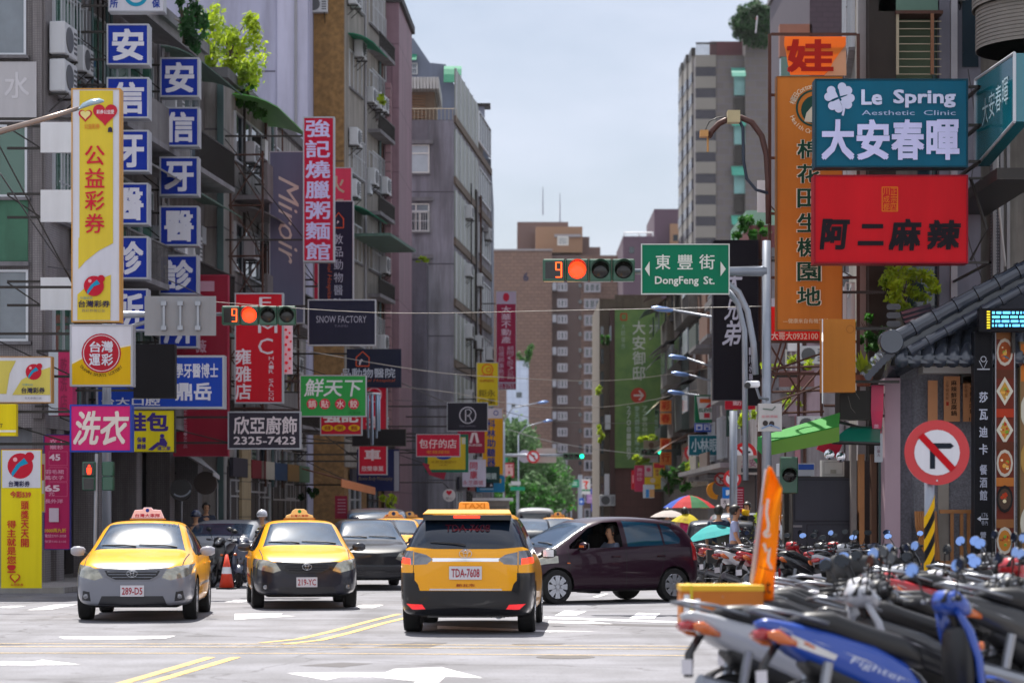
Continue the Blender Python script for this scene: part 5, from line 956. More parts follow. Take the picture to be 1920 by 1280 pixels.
for k in range(12):
    h = (zt - .15) / 12; z0 = .15 + k * h; rows = []
    for (zz0) in (0, h): rows.append([(bx_ + .058 * math.cos(R(a)), 26.08 + .058 * math.sin(R(a)), z0 + zz0 + .12 * math.cos(R(a))) for a in range(0, 360, 24)])
    MB().grid(rows, True).build('stripe', YEL if k % 2 else BLK, b, True)
disc('no right turn disc on the grey board post, behind the signs', 1396, 852, 23, 61); disc('no right turn disc low on the far right post', 1373, 897, 17, 75); disc('no right turn disc behind the optician sign', 1300, 848, 17, 96)
disc('small red ringed disc with a black square', 1352, 898, 13, 82); disc('far no left turn disc on the left signal arm', 1000, 856, 12, 150, False)
# restaurant with tiled roof
RW = M('grey pebble wall', '#6f6f77', .85, var=.15, scale=8, spots=30, bump=.4); WOOD = M('warm wood', '#a06a3a', .55, var=.2, scale=3); TILE = M('glazed roof tile', '#3a404c', .22, .1, var=.1, coat=.5)
Y = 43.5; rr_ = building('restaurant', 'restaurant with grey pebbled wall under a dark glazed tile roof', [(Wx(1688, Y), Y), (14, Y), (14, 45.95), (Wx(1688, Y), 45.95)], .12, Zz(690, Y), RW)
f = Fac(rr_, (Wx(1688, Y), Y), (14, Y)); u = lambda px: Wx(px, Y) - Wx(1688, Y); z = lambda py: Zz(py, Y)
f.part('pink_wall', M('pale pink plaster', '#a58d98', .7, var=.05, streak=.2), (u(1655), u(1684), .12, z(710), -.5, .25)); f.part('dark_pilaster', M('dark pebble', '#58565f', .85, spots=25), (u(1684), u(1708), .12, z(712), 0, .12)); f.part('dark_recess', SHOPD, (u(1590), u(1655), .12, z(860), -1.5, -1.4))
f.part('timber_post', WOOD, (u(1617), u(1627), .12, z(850), -.6, -.4)); f.part('timber_post', M('dark wood', '#5a3a26', .6, var=.2), (u(1640), u(1650), .12, z(850), -.6, -.4)); f.part('timber_post', M('grey post wood', '#77706c', .7), (u(1602), u(1612), .12, z(830), -.6, -.4)); f.part('green_pipe', M('green pipe', '#3c5556', .6), (u(1652), u(1658), .12, z(830), -.3, -.2))
f.part('eave_board', M('white board', '#b9b6b4', .6), (u(1722), u(1830), z(702), z(680), .0, .5)); f.part('soffit', M('dark soffit', '#3c3836', .7), (u(1660), u(1990), z(690), z(676), .0, 1.0)); f.part('vestibule_wall', M('beige stone', '#8f8880', .7), (u(1758), u(1778), .12, z(900), 0, .06)); f.part('downlight', M('dark soffit', '#3c3836', .7), (u(1797), u(1815), z(720), z(700), 0, .3))
# wooden fence and drum
f.part('rail', WOOD, (u(1757), u(1822), z(962), z(955), .2, .3), ); f.part('rail', WOOD, (u(1757), u(1822), z(1058), z(1050), .2, .3)); 
for x in (1777, 1795, 1808): f.part('baluster', WOOD, (u(x), u(x + 6), .2, z(958), .22, .28))
mb = MB()
for k in range(9): rr = []; mb.tube([f.at(u(1712 + k * 4.5), z(958), .3), f.at(u(1712 + k * 4.5 + 1), z(985), .32), f.at(u(1720 + k * 4), z(1015), .3), f.at(u(1737 + k * 2.2), z(1050), .3)], .03, 5)
mb.build('bent_slats', WOOD, rr_); f.part('step', M('grey tile step', '#8d8c92', .6), (u(1770), u(1825), .12, z(1100), .2, .5))
# tile roof: slope rising to the right, ridge tubes and eave tiles
P0 = P(1672, 648, 42.6); P1 = P(1945, 500, 42.6)
mb = MB(); back = Vector((0, 1.6, -.7)); mb.add([P0, P1, P1 + back, P0 + back, P0 - Vector((0, 0, .25)), P1 - Vector((0, 0, .25)), P1 + back - Vector((0, 0, .25)), P0 + back - Vector((0, 0, .25))], [(0, 1, 2, 3), (4, 7, 6, 5), (0, 4, 5, 1), (1, 5, 6, 2), (2, 6, 7, 3), (3, 7, 4, 0)]); mb.build('roof', TILE, rr_)
def ridge(a, b, r, n):
    mb = MB(); d = (b - a)
    for k in range(n):
        p0 = a + d * (k / n); p1 = a + d * ((k + .97) / n); mb.tube([p0, p1], [r, r * .94], 12); mb.tube([p0, p0 + d.normalized() * .07], [r * 1.15, r * 1.15], 12)
    mb.build('ridge_tile', TILE, rr_, False)
ridge(P0 + Vector((0, -.1, .1)), P1 + Vector((0, -.1, .1)), .13, 7); ridge(P0 + Vector((.25, -.35, -.12)), P1 + Vector((.25, -.35, -.1)), .085, 8)
MB().lathe([(.2, 0), (.22, .04), (.22, .2)], P(1672, 640, 42.3), 'y', 20).build('ridge_end', TILE, rr_)
for k in range(11):
    x = 1690 + k * 24; a = P(x, 678, 42.3); b_ = P(x + 8, 640 - k * 4, 43.2)
    MB().tube([a, a.lerp(b_, .5) + Vector((0, 0, -.02)), b_], .12, 10).build('eave_tile', TILE, rr_, True)
MB().bx(Wx(1690, 42.5), 11, 42.3, 43.4, Zz(682, 42.5), Zz(668, 42.5)).build('gutter', TILE, rr_)
mb = MB()
for k in range(9): p = P(1628 + k * 6 + (k * k) * .2, 706 - k * 7.2, 42.4); mb.tube([p, p + Vector((.05, .9, .15))], .07, 8)
mb.build('verge_tiles', TILE, rr_); mb = MB()
for k in range(6): mb.tube([P(1690 + k * 3, 590 + k * 8, 44), P(1745 + k * 3, 575 + k * 7, 44)], .07, 8)
for k in range(4):
    for j in range(4): mb.tube([P(1668 + j * 5, 575 + k * 16, 43.9), P(1668 + j * 5, 575 + k * 16, 44.4)], .06, 8)
mb.build('side_ridge_tiles', TILE, rr_)
for i, x in enumerate((1740, 1770, 1806)):
    b = sign(('narrow wooden menu board by the pebbled wall', 'wooden menu board with two columns of brush characters', 'wooden menu board with the price 190')[i], (x, 705 + (i == 0) * 8, x + (18 if i == 0 else 30), 790), 43.2, '#b0764a', ([('v', '麻辣鮮豆腐鍋', x + 13, 712, x + 24, 780, '#2a1c14', .02), ('v', '上等鍋底飯', x + 3, 712, x + 9, 750, '#6a4028', 0), ('b', x + 4, 753, x + 9, 760, '#a03020')] if i == 1 else [('v', '黃金豬腳肉鍋', x + 12, 712, x + 23, 776, '#2a1c14', .02), ('v', '主廚特選', x + 2, 712, x + 8, 745, '#6a4028', 0), ('t', '190', x + 11, 782, x + 24, 789, '#2a1c14', .02)] if i == 2 else []), .05, cat='menu board', name='menu_board', mat=M('menu wood', '#b0764a', .6, var=.15))
b = sign('tall black restaurant sign with silver characters', (1827, 622, 1861, 1132), 42.2, '#0d0d13', [('l', arcpts(1844, 673, 5, 0, 360, 10), 1.5, '#a9acb6'), ('l', [(1836, 676), (1844, 692), (1851, 676)], 1.5, '#a9acb6'), ('b', 1832, 691, 1856, 693, '#a9acb6'), ('v', '莎瓦迪卡', 1836, 728, 1852, 858, '#aeb2c2', .03, .62), ('v', '餐酒館', 1837, 868, 1851, 940, '#9a9eae', .03, .8), ('t', '176', 1841, 961, 1852, 969, '#8f93a2', .01), ('p', [(1832, 972), (1839, 967), (1839, 977)], '#b4b8c4'), ('b', 1839, 971, 1853, 973.4, '#b4b8c4'), ('t', '巷內', 1840, 975, 1852, 984, '#8f93a2', .01), ('v', '營業時間', 1838, 995, 1849, 1052, '#8f93a2', .03, .8), ('t', '11:30', 1837, 1074, 1852, 1082, '#8f93a2', .02), ('t', '14:30', 1837, 1092, 1852, 1100, '#8f93a2', .02), ('t', '17:30', 1837, 1106, 1852, 1114, '#8f93a2', .01)], .3, '#1d1f26', 1.5)
MB().bx(Wx(1829, 42.3), Wx(1859, 42.3), 42.22, 42.48, .12, Zz(1131, 42.3)).build('plinth', DARKM, b)
fo = [('b', 1868, 622, 1901, 1140, '#6a2c20')]; rn = random.Random(5)
for k, (cy, sh) in enumerate([(660, 0), (733, 1), (806, 1), (868, 0), (935, 2), (1013, 0), (1096, 0), (1134, 0)]):
    cx = 1884; fo.append(('b', 1868, cy - 40, 1901, cy - 24, rn.choice(('#a8381f', '#5a3020', '#8a5a34', '#b06a30'))))
    if sh == 1: fo += [('p', [(cx, cy - 27), (cx + 16, cy), (cx, cy + 27), (cx - 16, cy)], '#c9c4b4'), ('p', [(cx, cy - 18), (cx + 10, cy), (cx, cy + 18), (cx - 10, cy)], '#b88a3a')]
    else: fo += [('c', cx, cy, 15.5, '#bdb4a6' if sh == 0 else '#201c1c', 26), ('c', cx, cy, 12, rn.choice(('#b8772e', '#c29a5c', '#9a4a24')) if sh == 0 else '#4a3a30', 20)]
    for j in range(9): a = rn.uniform(0, 6.3); q = rn.uniform(0, 8); fo.append(('c', cx + q * math.cos(a), cy + 1.5 * q * math.sin(a), rn.uniform(1.5, 3.6), rn.choice(('#7a9a34', '#d8a24a', '#b03a20', '#d9c9a4', '#8c5a2c', '#c8642c'))))
def items_merge(root, items, Y):               # a printed poster: one mesh per colour
    by = {}
    for k, it in enumerate(items):
        y = Y - .003 - .0007 * k; mb = by.setdefault(it[5] if it[0] == 'b' else it[4] if it[0] == 'c' else it[2], MB())
        if it[0] == 'b': ps = [(it[1], it[2]), (it[3], it[2]), (it[3], it[4]), (it[1], it[4])]
        elif it[0] == 'c': ps = arcpts(it[1], it[2], it[3], 0, 330, 11, it[5] if len(it) > 5 else None)
        else: ps = it[1]
        mb.add([P(a, b2, y) for a, b2 in ps], [tuple(range(len(ps)))])
    for c, mb in by.items(): mb.build('printed_picture', paint(c), root)
b = sign('tall food photo board of bowls and plates beside the black sign', (1866, 620, 1903, 1141), 42.25, '#8c8a8a', [], .2, '#b4b4b8', 1.5, name='food_poster', cat='poster'); items_merge(b, fo, 42.25); MB().bx(Wx(1868, 42.3), Wx(1901, 42.3), 42.27, 42.44, .12, Zz(1140, 42.3)).build('plinth', DARKM, b)
b = sign('second food photo board cut by the right edge', (1912, 640, 1960, 1141), 42.4, '#8a6a48', [('b', 1914, 645, 1958, 715, '#c8702a'), ('c', 1935, 770, 22, '#c9c4b4', 36), ('c', 1935, 860, 22, '#b08a4a', 36), ('c', 1935, 980, 22, '#c9c4b4', 36)], .2, '#7c6a48', 2, name='food_poster', cat='poster'); MB().bx(Wx(1914, 42.5), Wx(1958, 42.5), 42.42, 42.58, .12, Zz(1140, 42.5)).build('plinth', DARKM, b)
r = sign('small led sign with rows of blue characters on the tiled roof', (1836, 578, 1990, 622), 41.9, '#101016', [], .2, None, name='led_sign'); LEDB = M('led blue', '#58b8ff', .4, emit=1.1, var=0); LEDY = M('led yellow', '#d8c020', .4, emit=.6, var=0)
mb = MB(); rq = random.Random(8)
for j, y in enumerate((584, 592, 600, 608)):
    x = 1860
    while x < 1984: w = rq.choice((3, 5, 9, 14)); mb.bx(Wx(x, 41.9), Wx(x + w, 41.9), 41.88, 41.89, Zz(y + 4.5, 41.9), Zz(y, 41.9)); x += w + 3
mb.build('lettering', LEDB, r); mb = MB(); 
for k in range(7): mb.bx(Wx(1850, 41.9), Wx(1856, 41.9), 41.88, 41.89, Zz(586 + k * 5, 41.9), Zz(583 + k * 5, 41.9))
mb.build('lettering', LEDY, r); MB().bx(Wx(1900, 42), Wx(1906, 42), 42.1, 42.4, Zz(660, 42), Zz(600, 42)).build('bracket', DARKM, r)
# things between the restaurant and the street
b = sign('orange tan box sign with a white side panel', (1541, 598, 1604, 735), 42.6, '#b8742e', [('r', 1594, 617, 7, 1.6, '#a06428')], .3, None, arm=6.9); MB().prism([P(1541, 598, 42.6), P(1541, 735, 42.6), P(1541, 756, 41.6), P(1541, 640, 41.6)], (.02, 0, 0)).build('side_panel', WHITE, b)
b = sign('scratched black box beneath the orange tan sign', (1574, 732, 1632, 786), 43, '#2b2927', [('l', [(1590, 742), (1596, 765), (1604, 774)], .8, '#77726c'), ('l', [(1604, 736), (1612, 748)], .8, '#77726c')], .6, None, name='metal_box', cat='box', arm=7.0)
for nm, pts, mat, lab in (('shop_awning', [(1425, 820, 41), (1575, 775, 42.4), (1573, 800, 41.2), (1437, 830, 40.4)], clothmat('green canvas', '#0d7a14', .2), 'bright green canvas awning folded over a rail'), ):
    r = awn(lab, pts, 0, mat); P_ = [P(*p) for p in pts]; MB().grid([[P_[3], P_[2]], [P_[3] - Vector((0, 0, .22)), P_[2] - Vector((0, 0, .25))]]).build('valance', clothmat('green valance', '#6f9c3c', .35), r, solid=.02)
    MB().grid([[P(1422, 818, 41), P(1440, 822, 40.6)], [P(1420, 842, 41), P(1438, 838, 40.6)], [P(1424, 846, 41), P(1436, 858, 40.6)]]).build('side_flap', clothmat('green flap', '#2f8a48', .35), r, solid=.02)
    MB().tube([P(1440, 834, 40.6), Vector((P(1440, 0, 40.6).x, 40.6, .12))], .06, 8).build('post', DARKM, r); MB().tube([P(1570, 790, 42), Vector((6.9, 46.2, P(0, 790, 42).z))], .03, 6).build('bracket', DARKM, r)
r = thing('shop_awning', 'curved teal plastic awning beside the pink wall', 'awning', P(1600, 830, 42.5)); TEAL = clothmat('teal plastic', '#0c8a72', .4, .3)
MB().grid([[P(1600 - 5 + 60 * k / 1, 800 - 4 * math.sin(0), 43.3) for k in (0, 1)], [P(1585 + 66 * k, 806, 42.9) for k in (0, 1)], [P(1570 + 80 * k, 818, 42.4) for k in (0, 1)], [P(1560 + 90 * k, 828, 42) for k in (0, 1)]]).build('canopy', TEAL, r, solid=.02); MB().tube([P(1560, 829, 42), P(1650, 832, 42)], .035, 6).build('rail', DARKM, r); MB().tube([P(1650, 806, 43.2), Vector((P(1650, 806, 43.2).x, 44.1, P(1650, 806, 43.2).z))], .03, 6).build('bracket', DARKM, r)
b = sign('dark grey steel shutter box standing at the kerb', (1485, 893, 1598, 1125), 44.2, '#3c3d46', [('o', 1490, 899, 1593, 976, 1.6, '#2b2c33'), ('b', 1489, 975, 1594, 978, '#2b2c33'), ('o', 1513, 983, 1593, 1080, 1.6, '#2b2c33'), ('b', 1487, 984, 1504, 988, '#77767a')], .5, DARKM, 2, name='steel_cabinet', cat='cabinet')
r = thing('wall_banner', 'pink plastic banner hanging beside the pink wall', 'banner', P(1645, 812, 43)); MB().grid([[P(x, 722, 43), P(x + dx, 770, 42.97), P(x + dx2, 812, 43)] for x, dx, dx2 in ((1634, -1, 2), (1641, 0, 1), (1648, 0, 0), (1657, -1, -5))]).build('cloth', clothmat('pink plastic', '#c82458', .3, .3), r, solid=.01); MB().tube([P(1632, 722, 43.02), P(1660, 721, 43.02)], .015, 6).build('rod', STEEL, r); items_on(r, [('t', '茶', 1638, 795, 1648, 803, '#dba0b4', .03)], 42.95)
b = sign('white glossy poster hung below the pink banner', (1640, 812, 1655, 866), 43.1, '#b4b8c0', [('v', 'GIOIA', 1645, 822, 1650, 856, '#8a7a84', .02)], .05, name='notice_board', cat='notice board')
b = sign('white wall box with drawings on the tall signal post', (1423, 756, 1466, 808), 39.6, '#b0aead', [('t', '拒絕酒駕', 1428, 778, 1458, 783, '#c07078', .01), ('c', 1435, 793, 5, '#3a3434'), ('c', 1447, 794, 5, '#3a3434'), ('l', [(1428, 803), (1445, 796), (1462, 803)], 2, '#6f8cb4'), ('l', [(1430, 766), (1448, 768), (1454, 762)], 2, '#5a6a60')], .22, None, name='junction_box', cat='box')
r = thing('cctv_camera', 'white surveillance camera under a metal hood', 'camera', P(1415, 720, 39.8)); MB().bx(Wx(1399, 39.8), Wx(1424, 39.8), 39.7, 39.9, Zz(726, 39.8), Zz(714, 39.8)).build('body', WHITE, r, bevel=.02); MB().lathe([(.05, 0), (.05, .12)], P(1402, 722, 39.62), 'y', 12).build('lens', BLACK, r); MB().tube([P(1418, 726, 39.85), P(1424, 745, 40), P(1440, 748, 40.2)], .025, 6).build('bracket', GALV, r)
r = signal('peeling green back of a pedestrian signal near the shutter box', 1463, 856, 1497, 925, 43.5, (), False, 1); 
b = sign('white and blue machine box behind the shutter box', (1461, 868, 1527, 892), 44.9, '#a9aeb8', [('b', 1497, 870, 1526, 880, '#2c4fa0')], .5, None, name='machine_box', cat='box'); MB().bx(Wx(1470, 45), Wx(1520, 45), 44.95, 45.3, .12, Zz(892, 45)).build('stand', DARKM, b)
b = sign('white electric meter box with a square plate', (1541, 862, 1583, 893), 44.4, '#b4b2ae', [('o', 1545, 866, 1580, 889, .8, '#8c8a88'), ('b', 1557, 880, 1568, 887, '#8f8d84')], .3, None, name='meter_box', cat='box')
b = sign('tilted white edged red triangle sign', (1530, 815, 1570, 850), 45.5, '#a8203a', [], .1, None); b.rotation_euler = (0, R(24), 0)
for k, (cx, cy, lab) in enumerate(((1555, 852, 'left round spotlight over the meter box'), (1577, 856, 'right round spotlight over the meter box'))): r = thing('spotlight', lab, 'lamp', P(cx, cy, 44)); MB().lathe([(.03, .16), (.08, .08), (.1, 0), (.085, -.01)], P(cx, cy, 44), 'y', 14).build('reflector', CHROME, r, True)
plant('agave in a pot on the roof edge', P(1620, 680, 43.2), (.0, .0, .0), 0, .1, LF1, 31, P(1620, 720, 43.2), 'agave', trunk=False) if False else None
r = thing('agave', 'bright agave in a terracotta pot beside the tan sign', 'plant', P(1620, 722, 43.2)); mb = MB()
for k in range(16):
    a = R(k * 137); el = .5 + .5 * ((k * 7) % 10) / 10; b0 = P(1620, 705, 43.2); d = Vector((math.cos(a) * (1 - el * .7), math.sin(a) * (1 - el * .7), el)) * .5; sd_ = Vector((-math.sin(a), math.cos(a), 0)) * .04; mb.add([b0 - sd_, b0 + sd_, b0 + d * .6 + sd_, b0 + d, b0 + d * .6 - sd_], [(0, 1, 2, 3, 4)])
mb.build('leaf_rosette', LF1, r); MB().lathe([(.12, 0), (.17, .2)], P(1620, 724, 43.2), 'z', 14).build('pot', M('terracotta', '#8a4a34', .8), r)
plant('shrub behind the tiled roof with small pale leaves', P(1625, 620, 45), (.35, .3, .4), 500, .055, LF2, 33, P(1625, 650, 45), 'shrub'); plant('sunlit bush between the red sign and the tiled roof', P(1700, 540, 45.2), (.55, .3, .45), 900, .07, LF1, 34, P(1690, 590, 45.2), 'bush')
for i, (x, y) in enumerate(((1455, 690), (1480, 740), (1500, 680), (1472, 835))): plant(('vine clump high on the rusty lattice', 'vine clump above the green awning', 'vine clump near the tan sign', 'small weeds over the peeling signal')[i], P(x, y, 48), (.3, .3, .25), 110, .06, LF1, 40 + i, P(x, y + 20, 48), 'vine')
r = thing('sign_lattice', 'rusty angle iron lattice tangled with cables right of the signal post', 'frame', P(1500, 800, 47)); mb = MB()
for x in (1497, 1540): mb.tube([P(x, 560, 47), P(x, 780, 47)], .03, 5)
for y in (590, 640, 690, 735, 775): mb.tube([P(1440, y, 47), P(1545, y - 4, 47)], .025, 5)
for (a, b2) in (((1440, 640), (1497, 735)), ((1445, 735), (1490, 590)), ((1442, 600), (1470, 640)), ((1465, 640), (1420, 800)), ((1510, 700), (1440, 800)), ((1540, 690), (1455, 790))): mb.tube([P(*a, 47), P(*b2, 47)], .02, 5)
mb.tube([P(1545, 760, 47), Vector((7.0, 47.2, P(0, 760, 47).z))], .03, 5); mb.build('lattice', RUST, r)
# near street lamps
r = thing('street_lamp', 'street lamp head on a long rising arm at the left edge', 'street lamp', (-11.2, 42, .12)); LY = 42
MB().tube([P(-120, 300, LY), P(0, 247, LY), P(80, 224, LY), P(148, 203, LY)], [.07, .055, .045, .035], 10).build('arm', M('warm steel', '#8f8078', .35, .7), r, True)
mb = MB(); mb.grid([[P(x, y + dy, LY + dz) for dy, dz in ((-h, 0), (0, -w), (h * .6, -w * .8), (h * .8, 0), (h * .6, w * .8), (0, w))] for x, y, h, w in ((146, 205, 2, .03), (155, 199, 6, .1), (170, 193, 7, .16), (186, 190, 6, .14), (195, 190, 2, .04))], True); mb.build('lamp_head', M('lamp housing', '#9fb4c0', .2, .5), r, True)
MB().tube([Vector((P(-120, 0, LY).x, LY, .12)), P(-120, 300, LY)], [.1, .07], 10).build('pole', GALV, r, True)
r = thing('street_lamp', 'dark brown swan neck lamp arm with pale junction boxes', 'street lamp', P(1440, 370, 43.9)); ps = [(1441, 420), (1440, 340), (1437, 290), (1428, 255), (1410, 230), (1390, 221), (1368, 222), (1348, 232), (1335, 246), (1328, 258)]
MB().tube([P(x, y, 43.9) for x, y in ps], .055, 10).build('arm', M('brown pipe', '#4a2c26', .45, .3), r, True); MB().bx(Wx(1363, 43.9), Wx(1386, 43.9), 43.7, 43.95, Zz(232, 43.9), Zz(210, 43.9)).build('junction_box', M('cream box', '#b0a27c', .5), r); MB().bx(Wx(1312, 43.9), Wx(1327, 43.9), 43.75, 43.95, Zz(258, 43.9), Zz(246, 43.9)).build('lamp_box', M('tan box', '#b8864a', .5), r)
MB().tube([P(1386, 225, 43.85), P(1393, 240, 43.85), P(1394, 300, 43.85), P(1400, 335, 43.85), P(1418, 356, 43.85), P(1440, 362, 43.85)], .03, 7).build('cable', M('blue black cable', '#1c2a3c', .5), r, True); MB().tube([P(1363, 219, 43.85), P(1345, 221, 43.85), P(1330, 228, 43.85), P(1322, 246, 43.85)], .012, 5).build('cable', BLACK, r, True); MB().tube([P(1327, 256, 43.9), P(1327, 285, 43.9)], .02, 5).build('drip_rod', M('tan box', '#b8864a', .5), r)
b = sign('white banner board beside the tall signal post', (1420, 338, 1440, 398), 44.6, '#cfcfd0', [], .05, None)
# ---------------------------------------------------------------- cars
def carpaint(col, key=None): return M(key or 'car paint ' + col, col, .3, var=.02, coat=.6, spec=.25)
CGLASS = M('car glass', '#0d1a2a', .05, var=.1, spec=.9); WGLASS = M('windscreen glass', '#34465a', .10, var=.5, scale=2.2, spec=1.0); HLAMP = M('headlamp', '#9a998e', .12, .5, var=.35, scale=14, coat=1); RIM = M('alloy rim', '#b9bcc4', .25, .8)  # windscreen colour lightened and mottled, standing in for reflected sky
LAMPR = M('lamp red lens', '#a01018', .15, var=.15, coat=1); LAMPRL = M('brake light', '#ff3018', .3, emit=1.6, var=.3, scale=40); LAMPC = M('clear lamp', '#6f7178', .12, .6, var=.25, scale=12, coat=1); AMB = M('amber lens', '#c8601a', .15, coat=1); GRILLE = M('grille', '#26272c', .4, .2, var=.2); TRIMK = M('black trim', '#101013', .35, coat=.3); PLATE = M('plate', '#c9c6cc', .4)
from mathutils.bvhtree import BVHTree
SURF = {}
def surf_y(root, x, z, face):                # body surface seen from the front or rear
    h = SURF[root.name].ray_cast(Vector((x, 4 * face, z)), Vector((0, -face, 0))); return h[0].y if h[0] else 2.2 * face
def surf_z(root, x, y): h = SURF[root.name].ray_cast(Vector((x, y, 4)), Vector((0, 0, -1))); return h[0].z if h[0] else 1.0
def half_ring(st):
    y, w, zb, zs, zt, wt = st; h = zt - zs; L = lambda t: w * .965 + (wt - w * .965) * t
    return [(0, zb), (w * .80, zb), (w * .95, zb + .05), (w * .99, zb + .18), (w, (zb + zs) * .5 + .04), (w * .995, zs - .12), (w * .965, zs), (L(.10), zs + .12 * h), (L(.5), zs + .53 * h), (L(.93), zs + .88 * h), (wt * .8, zs + .97 * h), (0, zt)]
def poly_cut(bm, lay, ax, poly, cond, pid, conv=True):
    """split the faces under an outline (seen along x, y or z) and give the inside the part id"""
    ia, ib = {'x': (1, 2), 'y': (0, 2), 'z': (0, 1)}[ax]
    cx = sum(p[0] for p in poly) / len(poly); cy = sum(p[1] for p in poly) / len(poly)
    mna, mxa = min(p[0] for p in poly) - .02, max(p[0] for p in poly) + .02; mnb, mxb = min(p[1] for p in poly) - .02, max(p[1] for p in poly) + .02
    def near(f):
        va = [v.co[ia] for v in f.verts]; vb = [v.co[ib] for v in f.verts]
        return max(va) > mna and min(va) < mxa and max(vb) > mnb and min(vb) < mxb and cond(f)
    n = len(poly)
    for i in range(n):
        a, b = poly[i], poly[(i + 1) % n]; fs = [f for f in bm.faces if near(f)]
        if not fs: return
        co = Vector((0, 0, 0)); no = Vector((0, 0, 0)); co[ia], co[ib] = a; no[ia], no[ib] = (b[1] - a[1]), -(b[0] - a[0])
        g = list({e for f in fs for e in f.edges}) + list({v for f in fs for v in f.verts}) + fs
        bmesh.ops.bisect_plane(bm, geom=g, plane_co=co, plane_no=no, dist=.0006)
    sg = 1 if sum(poly[i][0] * poly[(i + 1) % n][1] - poly[(i + 1) % n][0] * poly[i][1] for i in range(n)) > 0 else -1
    for f in bm.faces:
        c = f.calc_center_median()
        if not cond(f): continue
        if all(sg * ((poly[(i + 1) % n][0] - poly[i][0]) * (c[ib] - poly[i][1]) - (poly[(i + 1) % n][1] - poly[i][1]) * (c[ia] - poly[i][0])) > -1e-5 for i in range(n)): f[lay] = pid
def mir(poly): return [(-x, z) for x, z in poly][::-1]
def car_body(stations, wheels, wr, cuts, root, paint_m, lower=None):
    """loft the body through its stations, round it, cut lamps, glass and panels out of it as parts"""
    rows = []
    for st in stations:
        h = half_ring(st); y = st[0]
        rows.append([(-x, y, z) for x, z in h[:0:-1]] [::-1] [::-1] and [(-x, y, z) for x, z in reversed(h[1:-1])] + [(h[0][0], y, h[0][1])] + [(x, y, z) for x, z in h[1:]])
    n = len(rows[0]); vs = [p for r in rows for p in r]; fs = []
    for i in range(len(rows) - 1):
        for k in range(n): k2 = (k + 1) % n; fs.append((i * n + k, i * n + k2, (i + 1) * n + k2, (i + 1) * n + k))
    m = 10                                       # ring: indices 0..9 left side from top down, 10 bottom centre, 11..20 right, 21 top centre
    L = lambda i: 10 - i if i < 11 else 21
    Rr = lambda i: 10 + i
    for base, fl in ((0, False), ((len(rows) - 1) * n, True)):
        for i in range(11):
            q = [base + Rr(i), base + Rr(i + 1), base + L(i + 1), base + L(i)]; q = list(dict.fromkeys(q)); fs.append(tuple(q if fl else q[::-1]))
    me = bpy.data.meshes.new('tmp'); me.from_pydata(vs, [], fs); o = bpy.data.objects.new('tmp', me); COL.objects.link(o)
    md = o.modifiers.new('s', 'SUBSURF'); md.levels = 2
    m2 = bpy.data.meshes.new_from_object(o.evaluated_get(bpy.context.evaluated_depsgraph_get())); bpy.data.objects.remove(o); bpy.data.meshes.remove(me)
    bm = bmesh.new(); bm.from_mesh(m2); bpy.data.meshes.remove(m2); bmesh.ops.recalc_face_normals(bm, faces=bm.faces); lay = bm.faces.layers.int.new('part')
    names = ['body']; mats = [paint_m]
    for (nm, mt, ax, poly, cond) in cuts:
        if (nm, mt) in list(zip(names, mats)) and nm in ('window', 'headlight', 'tail_light', 'fog_lamp'): pass
        names.append(nm); mats.append(mt); poly_cut(bm, lay, ax, poly, cond, len(names) - 1)
    for wy in wheels:                            # wheel arches
        poly = [(wy + (wr + .045) * math.cos(R(a)), wr + (wr + .045) * math.sin(R(a))) for a in range(0, 360, 20)]
        names.append('arch'); mats.append(None); poly_cut(bm, lay, 'x', poly, lambda f: abs(f.calc_center_median().x) > .45, len(names) - 1)
    bmesh.ops.recalc_face_normals(bm, faces=bm.faces); SURF[root.name] = BVHTree.FromBMesh(bm)
    allf = list(bm.faces); out = {}
    for pid, nm in enumerate(names):
        if nm == 'arch': continue
        ff = [f for f in allf if f[lay] == pid]
        if not ff: continue
        idx = {}; v2 = []; f2 = []
        for f in ff:
            t = []
            for v in f.verts:
                if v not in idx: idx[v] = len(v2); v2.append(tuple(v.co))
                t.append(idx[v])
            f2.append(tuple(t))
        me = bpy.data.meshes.new(nm); me.from_pydata(v2, [], f2); me.materials.append(mats[pid])
        for p in me.polygons: p.use_smooth = True
        o = bpy.data.objects.new(nm, me); COL.objects.link(o); o.parent = root; o['_o'] = (0, 0, 0); out.setdefault(nm, o)
    bm.free()
    return out
def wheel(root, x, y, r, w, side, spokes=8):
    mb = MB(); rw = r * .68
    mb.lathe([(rw, -w / 2), (r * .96, -w / 2), (r, -w * .36), (r, w * .36), (r * .96, w / 2), (rw, w / 2), (rw * .98, 0)] if side > 0 else [(rw * .98, 0), (rw, -w / 2), (r * .96, -w / 2), (r, -w * .36), (r, w * .36), (r * .96, w / 2), (rw, w / 2)], (x, y, r), 'x', 28); t = mb.build('wheel', RUBBER, root, False)
    mb = MB(); s = side
    mb.lathe([(rw, w * .42 * s), (rw * .9, w * .38 * s), (rw * .88, w * .2 * s), (.01, w * .18 * s)], (x, y, r), 'x', 28, False).build('rim_well', M('dark rim', '#2a2b30', .5, .4), t)
    mb = MB()
    for k in range(spokes):
        a = 2 * math.pi * k / spokes; d = Vector((0, math.cos(a), math.sin(a))); q = Vector((0, -math.sin(a), math.cos(a))); c = Vector((x + s * w * .42, y, r))
        mb.prism([c + d * rw * .15 + q * .035, c + d * rw * .97 + q * .05, c + d * rw * .97 - q * .05, c + d * rw * .15 - q * .035], (s * .012, 0, 0))
    mb.lathe([(rw * 1.0, w * .44 * s), (rw * .93, w * .46 * s), (rw * .92, w * .40 * s)], (x, y, r), 'x', 28, False).lathe([(rw * .22, w * .40 * s), (rw * .18, w * .52 * s), (.005, w * .52 * s)], (x, y, r), 'x', 14)
    mb.build('rim', RIM, t)
